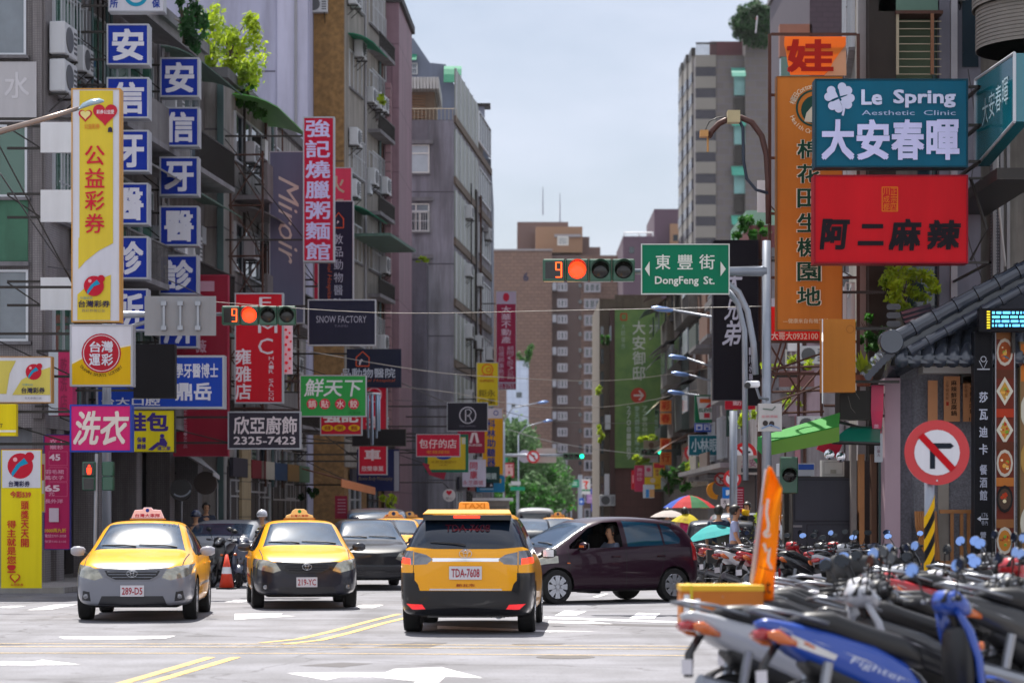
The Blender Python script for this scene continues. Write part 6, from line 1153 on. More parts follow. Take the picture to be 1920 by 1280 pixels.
def T(root, name, s, x0, x1, z0, z1, y, face, col, bold=.02, rx=0):
    """lettering on a front or rear panel, face = +1 looks forward (+y), -1 looks back"""
    vs, fs, a, b, c, d = glyphs(s, bold); mb = MB(); e = bold * .6
    for k, (dx, dz) in enumerate(((0, 0), (e, 0), (-e, 0), (0, e), (0, -e))):
        out = []
        for u, v in vs:
            t = (u + dx - a) / (b - a); w = (v + dz - c) / (d - c); x = x0 + (x1 - x0) * t
            if face > 0: x = -x
            out.append((x, y + face * .0004 * k + (w - .5) * (z1 - z0) * rx, z0 + (z1 - z0) * w))
        mb.add(out, fs)
    return mb.build(name, paint(col), root)
def emblem(root, y, z, r, face, metal=None):
    mb = MB()
    for (rx, rz, dz) in ((1, .72, 0), (.34, .66, 0), (.62, .26, .28)):
        rows = []
        for k in range(25):
            a = 2 * math.pi * k / 24; ca, sa = math.cos(a), math.sin(a); rows.append([(r * rx * ca, y, z + r * (rz * sa + dz)), (r * (rx - .13) * ca, y, z + r * ((rz - .13) * sa + dz)), (r * (rx - .06) * ca, y + face * .012, z + r * ((rz - .06) * sa + dz))])
        mb.grid(rows, True)
    return mb.build('emblem', metal or CHROME, root, True)
def mirror_pair(root, x, y, z, mat, s=1.0):
    for sg in (-1, 1):
        mb = MB(); rows = []
        for t, w, h in ((0, .02, .03), (.03, .06, .062), (.10, .075, .075), (.17, .07, .07), (.22, .03, .04)):
            rows.append([(sg * (x + t * s), y + w * math.cos(R(a)) * .8, z + h * math.sin(R(a)) + .02 * t) for a in range(0, 360, 30)])
        mb.grid(rows, True); o = mb.build('wing_mirror', mat, root, True)
        MB().bx(min(sg * (x + .03), sg * (x + .18)), max(sg * (x + .03), sg * (x + .18)), y - .066, y - .058, z - .045, z + .055).build('mirror_glass', CHROME, o); MB().tube([(sg * (x - .04), y, z - .05), (sg * (x + .05), y, z - .02)], .025, 6).build('mirror_arm', TRIMK, o)
def plate(root, s, y, z, face, w=.34, h=.16):
    o = MB().bx(-w / 2, w / 2, min(y, y + face * .012), max(y, y + face * .012), z - h / 2, z + h / 2).build('number_plate', PLATE, root); o2 = T(root, 'lettering', s, -w * .43, w * .43, z - h * .32, z + h * .30, y + face * .0135, face, '#a01c30', .03); o2.parent = o; return o
def wipers(root, pts):
    for a, b in pts: MB().tube([a, Vector(a).lerp(Vector(b), .3) + Vector((0, 0, .012)), b], [.014, .012, .008], 5).build('wiper', TRIMK, root)
def roof_sign(root, y, z, face, kind, txt, base='#d8a020', sc=1.0):
    rows = []; W_ = .24 * sc
    prof = {'dome': [(-W_, 0), (-W_ * .95, .05), (-W_ * .6, .075), (-W_ * .5, .13), (-W_ * .3, .16), (W_ * .3, .16), (W_ * .5, .13), (W_ * .6, .075), (W_ * .95, .05), (W_, 0)], 'trap': [(-W_ * 1.05, 0), (-W_ * .82, .13), (-W_ * .3, .14), (-W_ * .24, .17), (W_ * .24, .17), (W_ * .3, .14), (W_ * .82, .13), (W_ * 1.05, 0)], 'box': [(-W_ * 1.05, 0), (-W_, .115), (-W_ * .9, .135), (W_ * .9, .135), (W_, .115), (W_ * 1.05, 0)]}[kind]
    o = MB().prism([(x, y - .05, z + h * sc) for x, h in prof], (0, .1, 0)).build('taxi_sign', M('taxi sign ' + base, base, .35, var=.03, emit=.06), root, bevel=.006)
    MB().bx(-W_ * 1.12, W_ * 1.12, y - .075, y + .075, z - .02, z).build('sign_base', M('sign base', '#b87818', .4), o)
    for t, x0, x1, z0, z1, c in txt:
        if t == 'disc':
            for fc in (face,): MB().lathe([(z1, 0), (z1, fc * .004)], (x0, y + fc * .0505, z + z0), 'y', 18).build('emblem', paint(c), o)
        else: T(root, 'lettering', t, x0, x1, z + z0, z + z1, y + face * .052, face, c, .03).parent = o
front = lambda y0: (lambda f: f.calc_center_median().y > y0)
rear = lambda y0: (lambda f: f.calc_center_median().y < y0)
side = lambda f: abs(f.calc_center_median().x) > .38 and abs(f.normal.x) > .25
def top(f): return f.normal.z > .12
SEAM = M('door gap', '#0f0f10', .8)
def dark_fill(root, x, y0, y1, z0, z1): MB().bx(-x, x, y0, y1, z0, z1).build('underbody', M('underbody', '#0c0c0e', .9), root, bevel=.05)
def seams(lines, z0, z1): return [('door_gap', SEAM, 'x', [(y + dy, z0), (y + dy + .014, z0), (y + .014, z1), (y, z1)], side) for y, dy in lines]

# saloon taxi: length 4.54, width 1.76, height 1.48
SAL = [(-2.27, .50, .34, .72, .92, .40), (-2.22, .70, .27, .80, .98, .56), (-2.0, .82, .22, .86, 1.06, .66), (-1.62, .865, .20, .90, 1.11, .66), (-1.18, .875, .19, .92, 1.30, .58), (-.80, .88, .19, .925, 1.43, .56), (-.25, .88, .19, .92, 1.475, .575), (.20, .88, .19, .91, 1.465, .575), (.42, .88, .19, .90, 1.43, .57), (.82, .88, .19, .885, 1.215, .60), (1.16, .875, .19, .87, 1.015, .67), (1.6, .865, .20, .84, .965, .67), (1.95, .83, .22, .79, .895, .66), (2.14, .75, .22, .74, .83, .62), (2.26, .60, .25, .68, .755, .48)]
def saloon(label, body, lower, plate_s, grille_style, sign_txt, kind, mirror_m, hub=8, cat='taxi', name='taxi', group=None, base='#d8a020'):
    r = thing(name, label, cat, (0, 0, 0), group); p = carpaint(body); lo = lower if not isinstance(lower, str) else carpaint(lower)
    hl = [(.42, .64), (.50, .76), (.62, .805), (.88, .835), (.89, .74), (.76, .65), (.54, .60)]
    cuts = [('windscreen', WGLASS, 'z', [(-.68, 1.16), (-.52, .36), (.52, .36), (.68, 1.16)], lambda f: top(f) and f.calc_center_median().z > .95),
            ('rear_window', CGLASS, 'z', [(-.50, -.86), (-.60, -1.52), (.60, -1.52), (.50, -.86)], lambda f: top(f) and f.calc_center_median().z > 1.0),
            ('window', CGLASS, 'x', [(-.16, .955), (-.16, 1.38), (.10, 1.375), (.36, 1.30), (.80, 1.03), (.84, .945)], lambda f: side(f)),
            ('window', CGLASS, 'x', [(-1.30, 1.0), (-.98, 1.32), (-.72, 1.385), (-.22, 1.38), (-.22, .955), (-1.22, .965)], lambda f: side(f)),
            ('bumper', lo, 'y', [(-.95, .10), (-.95, .66), (-.86, .70), (-.47, .785), (.47, .785), (.86, .70), (.95, .66), (.95, .10)], front(1.62)),
            ('rear_bumper', lo, 'y', [(-.95, .10), (-.95, .58), (.95, .58), (.95, .10)], rear(-1.75)),
            ('sill', lo, 'x', [(-1.0, .15), (-1.0, .26), (1.0, .26), (1.0, .15)], side),
            ('side_moulding', lo, 'x', [(-1.0, .50), (-1.0, .545), (.9, .53), (.9, .485)], side)]
    if grille_style:
        gm = GRILLE; cuts += [('grille', carpaint('#16171c') if grille_style == 'dark' else carpaint('#6d6f77'), 'y', [(-.49, .765), (-.42, .66), (-.28, .585), (.28, .585), (.42, .66), (.49, .765), (0, .80)], front(1.8)), ('intake', gm, 'y', [(-.50, .24), (-.44, .375), (.44, .375), (.50, .24)], front(1.8))]
        cuts += [('grille_mesh', gm, 'y', [(-.40, .745), (-.36, .67), (-.24, .61), (.24, .61), (.36, .67), (.40, .745)], front(1.8))]
        cuts += [('fog_recess', gm, 'y', q, front(1.6)) for q in ([(.60, .30), (.62, .44), (.72, .45), (.74, .31)], mir([(.60, .30), (.62, .44), (.72, .45), (.74, .31)]))]
    cuts += [('headlight', HLAMP, 'y', q, front(1.5)) for q in (hl, mir(hl))]
    tl = [(.52, .70), (.50, .86), (.84, .92), (.86, .72)]; cuts += [('tail_light', LAMPR, 'y', q, rear(-1.7)) for q in (tl, mir(tl))]
    cuts += seams([(.93, -.02), (-.19, 0), (-1.06, .05)], .26, .93) + [('bonnet_gap', SEAM, 'z', [(s * .70, 2.02), (s * .715, 2.02), (s * .745, 1.2), (s * .73, 1.2)][::s], lambda f: top(f)) for s in (-1, 1)]
    car_body(SAL, (-1.32, 1.30), .315, cuts, r, p); dark_fill(r, .66, -2.05, 2.02, .2, .80); MB().bx(-.50, .50, -1.35, .95, .8, 1.05).build('interior', M('interior', '#17181a', .8), r)
    for x in (-.765, .765):
        for y in (-1.32, 1.30): wheel(r, x, y, .315, .2, 1 if x > 0 else -1, hub)
    mirror_pair(r, .86, .66, 1.0, mirror_m); wipers(r, [tuple((x, y, surf_z(r, x, y) + .012) for x, y in q) for q in (((-.55, 1.10), (.02, 1.04)), ((.06, 1.10), (.58, 1.02)))])
    if grille_style:
        for z, w in ((.725, .36), (.685, .34), (.645, .29)): ys = surf_y(r, w * .9, z, 1); ym = surf_y(r, 0, z, 1); mbq = MB(); mbq.grid([[(x * w, ys + (ym - ys) * (1 - x * x) + .008, z - .007), (x * w, ys + (ym - ys) * (1 - x * x) + .014, z), (x * w, ys + (ym - ys) * (1 - x * x) + .008, z + .007)] for x in (-1, -.75, -.5, -.25, 0, .25, .5, .75, 1)]); mbq.build('grille_bar', STEEL if grille_style == 'bars' else GRILLE, r)
        emblem(r, surf_y(r, 0, .70, 1) + .018, .70, .08, 1)
        for sg in (-1, 1): MB().lathe([(.04, 0), (.035, .01), (.01, .012)], (sg * .67, surf_y(r, .67, .37, 1) + .004, .37), 'y', 14).build('fog_lamp', LAMPC, r)
    if plate_s: plate(r, plate_s, surf_y(r, 0, .46, 1) + .004, .45, 1)
    for sg in (-1, 1):
        for y in (.05, -.95): MB().bx(min(sg * .87, sg * .905), max(sg * .87, sg * .905), y - .09, y + .06, .80, .825).build('door_handle', p, r, bevel=.006)
    if sign_txt is not None: roof_sign(r, -.1, 1.49, 1, kind, sign_txt, base)
    return r
TY = '#eea400'
def place(o, px, Y, ang): o.location = (Wx(px, Y), Y, .006); o.rotation_euler = (0, 0, R(ang)); return o
t1 = saloon('yellow taxi with silver grey bumper and lit windscreen at the left', TY, '#777a84', '289-D5', 'bars', [('台灣大車隊', -.19, .19, .02, .075, '#b01c3c'), ('disc', 0, 0, .125, .028, '#2c3c9a')], 'trap', carpaint('#9a9ca6'), base='#d9b8c0', group='taxis at the crossing')
T(t1, 'lettering', '5101', .28, .52, 1.375, 1.41, .425, 1, '#c9ccd4', .03, .4)
t2 = saloon('yellow taxi with dark navy bumper waiting behind the silver bumpered one', TY, '#1d1f2c', '219-YC', 'dark', [('台灣大車隊', -.15, .15, .02, .06, '#b02828'), ('disc', 0, 0, .115, .03, '#1a8a4c')], 'dome', carpaint('#22242e'), base='#d9b878', group='taxis at the crossing')
place(t1, 276, 36.9, 180 + 3.2); place(t2, 562, 41.4, 180 + 8)
t3 = saloon('yellow taxi half hidden behind the black saloon', TY, TY, None, None, [('disc', 0, 0, .09, .05, '#1c3c7a'), ('車', -.2, -.13, .02, .07, '#b02828'), ('行', .13, .2, .02, .07, '#b02828')], 'dome', carpaint(TY), base='#d9a860', group='taxis at the crossing'); place(t3, 738, 62, 180 + 4)
t4 = copy_tree(t3); t4['label'] = 'rearmost yellow taxi showing only its roof beside the wagon'; place(t4, 768, 72, 180 + 4)
t5 = copy_tree(t3); t5['label'] = 'distant yellow taxi seen between the wagon and the purple hatchback'; place(t5, 1046, 88, 180 - 2)
# old black saloon: square front
def old_saloon():
    r = saloon('black older saloon with square headlights between the taxis', '#12141c', '#12141c', None, None, None, '', carpaint('#12141c'), 10, 'car', 'parked_car')
    for sg in (-1, 1):
        MB().bx(min(sg * .46, sg * .72), max(sg * .46, sg * .72), 2.13, 2.2, .585, .735).build('headlight', HLAMP, r, bevel=.02); MB().bx(min(sg * .73, sg * .82), max(sg * .73, sg * .82), 2.06, 2.14, .59, .73).build('indicator', M('pale amber', '#a79a90', .2, coat=1), r, bevel=.015)
    MB().bx(-.38, .38, 2.17, 2.215, .55, .76).build('grille', GRILLE, r, bevel=.02)
    for k in range(7): MB().bx(-.36 + k * .115, -.35 + k * .115, 2.214, 2.222, .57, .745).build('grille_bar', CHROME, r)
    MB().bx(-.86, .86, 1.98, 2.27, .38, .53).build('bumper', carpaint('#12141c'), r, bevel=.05)
    for z in (.3, .34): MB().bx(-.6, .6, 2.2, 2.25, z, z + .02).build('intake_bar', GRILLE, r)
    for sg in (-1, 1): MB().lathe([(.06, 0), (.05, .012)], (sg * .66, 2.245, .31), 'y', 14).build('fog_lamp', LAMPC, r)
    return r
place(old_saloon(), 684, 51.5, 180 + 9)
# wagon taxi seen from behind: 4.6 x 1.75 x 1.6
WAG = [(-2.30, .52, .36, .80, .98, .46), (-2.26, .76, .25, .99, 1.10, .64), (-2.14, .85, .23, 1.03, 1.25, .66), (-1.95, .87, .22, 1.02, 1.46, .625), (-1.74, .875, .20, 1.0, 1.56, .60), (-1.2, .875, .19, .965, 1.595, .60), (-.4, .875, .19, .955, 1.60, .60), (.2, .875, .19, .94, 1.57, .60), (.55, .875, .19, .92, 1.46, .60), (1.0, .875, .19, .90, 1.2, .62), (1.4, .87, .19, .87, 1.02, .66), (1.8, .85, .2, .80, .92, .64), (2.1, .76, .22, .70, .78, .55), (2.28, .56, .26, .6, .66, .4)]
def wagon():
    r = thing('taxi', 'black and yellow wagon taxi seen from behind in the middle of the crossing', 'taxi', (0, 0, 0), 'taxis at the crossing'); p = carpaint(TY); k = carpaint('#0e0f14')
    rl = rear(-1.55)
    cuts = [('tailgate_glass', CGLASS, 'y', [(-.845, 1.14), (-.66, 1.47), (-.55, 1.535), (.55, 1.535), (.66, 1.47), (.845, 1.14), (.4, 1.105), (-.4, 1.105)], rl),
            ('window', CGLASS, 'x', [(-1.15, 1.03), (-1.15, 1.48), (-.1, 1.5), (-.1, 1.0)], side), ('window', CGLASS, 'x', [(-2.2, 1.14), (-1.85, 1.47), (-1.6, 1.49), (-1.2, 1.49), (-1.2, 1.04), (-1.9, 1.08)], side), ('window', CGLASS, 'x', [(-.04, 1.0), (-.04, 1.49), (.2, 1.47), (.5, 1.38), (1.0, 1.05), (1.03, .97)], side),
            ('windscreen', WGLASS, 'z', [(-.7, 1.36), (-.55, .5), (.55, .5), (.7, 1.36)], lambda f: top(f) and f.calc_center_median().z > 1.0),
            *[('rear_bumper', k, 'y', q, rear(-1.62)) for q in ([(-.95, .10), (-.95, .80), (-.66, .80), (-.66, .10)], [(.66, .10), (.66, .80), (.95, .80), (.95, .10)], [(-.66, .10), (-.66, .57), (.66, .57), (.66, .10)], [(-.66, .57), (-.66, .78), (-.62, .66), (-.54, .57)], [(.54, .57), (.62, .66), (.66, .78), (.66, .57)])],
            ('sill', k, 'x', [(-1.0, .15), (-1.0, .28), (1.0, .28), (1.0, .15)], side),
            ('front_bumper', k, 'y', [(-.9, .1), (-.9, .6), (.9, .6), (.9, .1)], front(1.9))]
    tl = [(.42, .97), (.50, 1.03), (.67, 1.07), (.67, .90), (.50, .91)]; tb = [(.68, .90), (.68, 1.08), (.90, 1.10), (.91, .93)]; tr = [(.72, .905), (.72, .985), (.86, 1.0), (.86, .92)]
    cuts += [('tail_light', LAMPC, 'y', q, rl) for q in (tl, mir(tl), tb, mir(tb))] + [('brake_light', LAMPRL, 'y', q, rl) for q in (tr, mir(tr))]
    rf = [(.52, .33), (.56, .39), (.77, .40), (.69, .325)]; cuts += [('reflector', M('reflector', '#e01820', .2, emit=.35, coat=1), 'y', q, rl) for q in (rf, mir(rf))]  # reflectors are no lamps; a weak glow is added to their red
    cuts += [('chrome_bar', CHROME, 'y', [(-.43, .945), (-.43, .99), (.43, .99), (.43, .945)], rl), ('chrome_strip', CHROME, 'y', [(-.46, .575), (-.46, .595), (.46, .595), (.46, .575)], rl)]
    cuts += seams([(1.1, 0), (-.07, 0), (-1.15, .05)], .28, .97); cuts += [('tailgate_gap', SEAM, 'y', q, rl) for q in ([(.67, .78), (.67, .90), (.68, .90), (.68, .78)], mir([(.67, .78), (.67, .90), (.68, .90), (.68, .78)]))]
    car_body(WAG, (-1.36, 1.38), .32, cuts, r, p); dark_fill(r, .64, -2.1, 2.0, .24, .9)
    for x in (-.755, .755):
        for y in (-1.36, 1.38): wheel(r, x, y, .32, .225, 1 if x > 0 else -1, 8)
    MB().prism([(-.58, -2.0, 1.548), (-.54, -1.7, 1.60), (.54, -1.7, 1.60), (.58, -2.0, 1.548)], (0, 0, .018)).build('spoiler', p, r, bevel=.012); MB().bx(-.57, .57, -2.03, -1.8, 1.478, 1.545).build('spoiler_underside', TRIMK, r); MB().bx(-.17, .17, -2.045, -2.028, 1.505, 1.535).build('brake_light', LAMPRL, r)
    emblem(r, surf_y(r, 0, 1.05, -1) - .018, 1.045, .085, -1); plate(r, 'TDA-7608', surf_y(r, 0, .76, -1) - .006, .80, -1, .42, .17); T(r, 'lettering', '新北市', -.12, .12, .62, .66, surf_y(r, 0, .64, -1) - .008, -1, '#9a2c24', .02); ya, yb = surf_y(r, 0, 1.33, -1), surf_y(r, 0, 1.42, -1); T(r, 'lettering', 'TDA-7608', -.28, .30, 1.33, 1.42, (ya + yb) / 2 - .012, -1, '#4a1420', .01, (yb - ya) / .09)
    mirror_pair(r, .87, .82, 1.0, TRIMK); wipers(r, [((.0, surf_y(r, 0, 1.15, -1) - .012, 1.15), (-.46, surf_y(r, -.46, 1.19, -1) - .012, 1.19))]); roof_sign(r, -.5, 1.61, -1, 'box', [('TAXI', -.15, .15, .025, .09, '#c07f28')], '#d99a3c', .84)
    MB().bx(-.5, .5, -2.2, -1.9, .22, .3).build('rear_valance', TRIMK, r); MB().lathe([(.04, 0), (.045, .15)], (.42, -2.2, .24), 'y', 12).build('exhaust', STEEL, r)
    for x in (-.2, 0, .2): MB().bx(x - .03, x + .03, -2.02, -2.0, 1.1, 1.13).build('sticker', paint('#8fa0a8'), r) if False else None
    return r
place(wagon(), 893, 33.2, -2.6)
# purple hatchback, side on: 3.75 x 1.7 x 1.53
HAT = [(-1.875, .48, .36, .78, .92, .40), (-1.84, .66, .28, .88, .98, .54), (-1.74, .80, .24, .95, 1.14, .60), (-1.58, .84, .22, .97, 1.36, .58), (-1.38, .845, .20, .96, 1.46, .565), (-.9, .848, .19, .945, 1.515, .565), (-.3, .848, .19, .925, 1.53, .57), (.2, .848, .19, .905, 1.50, .57), (.55, .848, .19, .89, 1.38, .57), (.95, .845, .19, .87, 1.14, .60), (1.22, .84, .19, .85, .99, .63), (1.5, .81, .2, .79, .90, .60), (1.72, .70, .22, .70, .77, .5), (1.86, .5, .27, .6, .66, .36)]
def hatch():
    r = thing('hatchback_car', 'dark purple hatchback with its driver window open, crossing to the left', 'car', (0, 0, 0)); p = M('car paint purple', '#260d1e', .3, var=.02, coat=.4, spec=.15)
    cuts = [('open_window', None, 'x', [(-.14, .985), (-.14, 1.43), (.18, 1.41), (.48, 1.31), (.94, 1.01), (.95, .955)], lambda f: side(f) and f.calc_center_median().x < 0), ('window', CGLASS, 'x', [(-.14, .985), (-.14, 1.43), (.18, 1.41), (.48, 1.31), (.94, 1.01), (.95, .955)], lambda f: side(f) and f.calc_center_median().x > 0),
            ('window', M('tinted blue glass', '#12384e', .05, var=.2, spec=.9), 'x', [(-1.0, 1.01), (-.98, 1.40), (-.28, 1.44), (-.24, 1.435), (-.24, .985)], side), ('window', M('tinted blue glass', '#12384e', .05), 'x', [(-1.40, 1.12), (-1.22, 1.33), (-1.04, 1.39), (-1.04, 1.02), (-1.36, 1.04)], side),
            ('windscreen', WGLASS, 'z', [(-.66, 1.26), (-.52, .42), (.52, .42), (.66, 1.26)], lambda f: top(f) and f.calc_center_median().z > .93),
            ('rear_window', CGLASS, 'y', [(-.56, 1.02), (-.46, 1.36), (.46, 1.36), (.56, 1.02)], rear(-1.5)),
            ('sill', carpaint('#1c0d18'), 'x', [(-.9, .15), (-.9, .25), (.9, .25), (.9, .15)], side)]
    tl = [(-1.90, .72), (-1.78, .70), (-1.58, .98), (-1.66, 1.06), (-1.86, 1.0)]
    tr = [(.52, .74), (.50, .95), (.60, 1.06), (.90, 1.06), (.90, .74)]; cuts += [('tail_light', LAMPR, 'y', q, rear(-1.6)) for q in (tr, mir(tr))]
    hl = [(.40, .62), (.46, .74), (.82, .84), (.84, .72), (.6, .6)]; cuts += [('headlight', HLAMP, 'y', q, front(1.2)) for q in (hl, mir(hl))]
    cuts += seams([(1.0, -.03), (-.19, 0)], .25, .95) + [('door_gap', SEAM, 'x', q, side) for q in ([(-.98, .70), (-.966, .70), (-1.02, .98), (-1.034, .98)], [(-.86, .26), (-.846, .26), (-.966, .70), (-.98, .70)])]
    global OPENW; OPENW = True
    out = car_body(HAT, (-1.22, 1.24), .30, [c if c[1] else (c[0], SEAM, *c[2:]) for c in cuts], r, p)
    for o in list(r.children):
        if o.name.startswith('open_window'): bpy.data.objects.remove(o)
    dark_fill(r, .64, -1.7, 1.6, .2, .78); IN = M('interior', '#17181a', .8)
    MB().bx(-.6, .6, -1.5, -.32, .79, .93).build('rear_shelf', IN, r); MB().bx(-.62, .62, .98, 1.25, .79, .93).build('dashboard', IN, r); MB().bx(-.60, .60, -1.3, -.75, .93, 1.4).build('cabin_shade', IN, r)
    for sg in (-1, 1): MB().bx(sg * .36 - .22, sg * .36 + .22, -.42, -.26, .75, 1.2).build('seat_back', IN, r, bevel=.05); MB().bx(sg * .36 - .12, sg * .36 + .12, -.42, -.32, 1.2, 1.38).build('head_rest', IN, r, bevel=.03)
    mb = MB(); mb.tube([Vector((-.36, .52, .95)) + Vector((.17 * math.cos(R(a)), -.05 * math.sin(R(a)), .16 * math.sin(R(a)))) for a in range(0, 361, 24)], .015, 6); mb.build('steering_wheel', IN, r)
    for x in (-.735, .735):
        for y in (-1.22, 1.24): wheel(r, x, y, .30, .19, 1 if x > 0 else -1, 8)
    mirror_pair(r, .83, .78, 1.0, p); wipers(r, [*[tuple((x, y, surf_z(r, x, y) + .012) for x, y in q) for q in (((-.5, 1.16), (.05, 1.1)), ((.1, 1.16), (.58, 1.08)))]])
    for sg in (-1, 1):
        for y in (.06, -.90): MB().bx(min(sg * .84, sg * .872), max(sg * .84, sg * .872), y - .1, y + .06, .80, .83).build('door_handle', p, r, bevel=.006)
        MB().bx(min(sg * .848, sg * .856), max(sg * .848, sg * .856), 1.0, 1.06, .70, .72).build('side_indicator', AMB, r)
        MB().bx(min(sg * .90, sg * 1.03), max(sg * .90, sg * 1.03), .835, .85, .98, 1.02).build('mirror_indicator', AMB, r)
    return r
hat = hatch(); place(hat, 1110, 42.9, 90 + 31)
# vehicles further off
def van(label, body, px, Y, ang, w=1.7, h=1.9, l=4.3, name='van'):
    r = thing(name, label, 'van', (0, 0, 0)); p = carpaint(body)
    st = [(-l / 2, w * .4, .4, .9, h * .80, w * .34), (-l / 2 + .05, w * .49, .3, .95, h * .95, w * .42), (-l / 2 + .3, w * .5, .28, 1.0, h * .99, w * .43), (0, w * .5, .26, 1.0, h, w * .43), (l / 2 - 1.0, w * .5, .26, 1.0, h * .98, w * .42), (l / 2 - .55, w * .49, .26, .98, h * .82, w * .42), (l / 2 - .2, w * .47, .28, .9, 1.1, w * .42), (l / 2, w * .38, .35, .75, .9, w * .34)]
    cuts = [('windscreen', WGLASS, 'z', [(-w * .42, l / 2 - .2), (-w * .40, l / 2 - .95), (w * .40, l / 2 - .95), (w * .42, l / 2 - .2)], lambda f: f.normal.z > .05 and f.calc_center_median().z > 1.0), ('rear_window', CGLASS, 'y', [(-w * .38, 1.1), (-w * .36, h * .88), (w * .36, h * .88), (w * .38, 1.1)], rear(-l / 2 + .4)), ('window', CGLASS, 'x', [(-l / 2 + .4, 1.1), (-l / 2 + .5, h * .88), (l / 2 - 1.1, h * .86), (l / 2 - .6, 1.08)], side)]
    tl = [(w * .42, .7), (w * .42, 1.0), (w * .52, 1.0), (w * .52, .7)]; cuts += [('tail_light', LAMPR, 'y', q, rear(-l / 2 + .3)) for q in (tl, mir(tl))]; cuts += [('headlight', HLAMP, 'y', q, front(l / 2 - .5)) for q in ([(w * .25, .62), (w * .25, .78), (w * .46, .82), (w * .46, .64)], mir([(w * .25, .62), (w * .25, .78), (w * .46, .82), (w * .46, .64)]))]
    car_body(st, (-l / 2 + .85, l / 2 - .85), .31, cuts, r, p); dark_fill(r, w * .36, -l / 2 + .2, l / 2 - .2, .25, .9)
    for x in (-w * .43, w * .43):
        for y in (-l / 2 + .85, l / 2 - .85): wheel(r, x, y, .31, .19, 1 if x > 0 else -1, 6)
    mirror_pair(r, w * .48, l / 2 - .6, 1.1, p); return place(r, px, Y, ang)
van('dark people carrier behind the rear taxis', '#171926', 706, 64, 184, 1.8, 1.75, 4.6); van('small silver van with rear window in the distant street', '#9a9ca2', 1003, 92, 0, 1.6, 1.85, 3.8); van('silver off-road car with red tail lamps under the teal umbrella', '#8f949c', 1388, 64, -2, 1.8, 1.62, 4.4, 'parked_car'); van('dark car with red tail lamps just before the silver one', '#20232c', 1352, 57, -4, 1.75, 1.45, 4.3, 'parked_car'); van('silver grey hatchback with glaring windscreen behind the navy bumpered taxi', '#a0a4ac', 437, 57, 176, 1.7, 1.45, 4.0, 'parked_car'); van('small dark blue car beyond the wagon', '#1c2433', 986, 76, 180, 1.65, 1.45, 3.9, 'parked_car')
# white covered truck in the left distance
r = thing('truck', 'white roofed box truck behind the wagon taxi sign', 'truck', (Wx(920, 92), 92, 0)); MB().bx(Wx(890, 92), Wx(955, 92), 92, 96, .9, Zz(938, 92)).build('cargo_box', M('truck box', '#a39c94', .6, var=.1, streak=.3), r); MB().bx(Wx(886, 92), Wx(962, 92), 91.8, 96.2, Zz(938, 92), Zz(933, 92)).build('cargo_roof', WHITE, r); MB().bx(Wx(894, 92), Wx(950, 92), 91.97, 92, 1.1, 1.9).build('tail_door', M('truck door', '#77736e', .6), r)
for x in (-.55, .55): wheel(r, x + Wx(922, 92), 93.0, .35, .22, 1 if x > 0 else -1, 6)
MB().bx(Wx(893, 92), Wx(952, 92), 92.2, 98, .45, .9).build('chassis', TRIMK, r)
# ---------------------------------------------------------------- scooters
def loft(mb, sts, n=14, p=2.4):              # stations: (y, z centre, half height, half width)
    rows = []
    for y, zc, h, w in sts:
        r_ = []
        for k in range(n):
            a = 2 * math.pi * k / n; c, s_ = math.cos(a), math.sin(a); r_.append((w * math.copysign(abs(c) ** (2 / p), c), y, zc + h * math.copysign(abs(s_) ** (2 / p), s_)))
        rows.append(r_)
    b = len(mb.v); mb.grid(rows, True); m = (len(rows) - 1) * n
    mb.f.append(tuple(b + k for k in range(n))); mb.f.append(tuple(b + m + k for k in range(n))); return mb
SP = {c: M('scooter paint ' + c, c, .3, var=.03, coat=.7) for c in ('#0c3f9c', '#a3a5ac', '#15161b', '#c9c9cf', '#a8141f', '#1d2740', '#6e7078', '#2b2c31')}
SEATM = M('seat vinyl', '#141417', .42, var=.1); MIRG = M('mirror', '#88a6dc', .02, 1.0, var=0)  # blue of the reflected sky is tinted into the mirror glass
BASEP = SP['#0c3f9c']
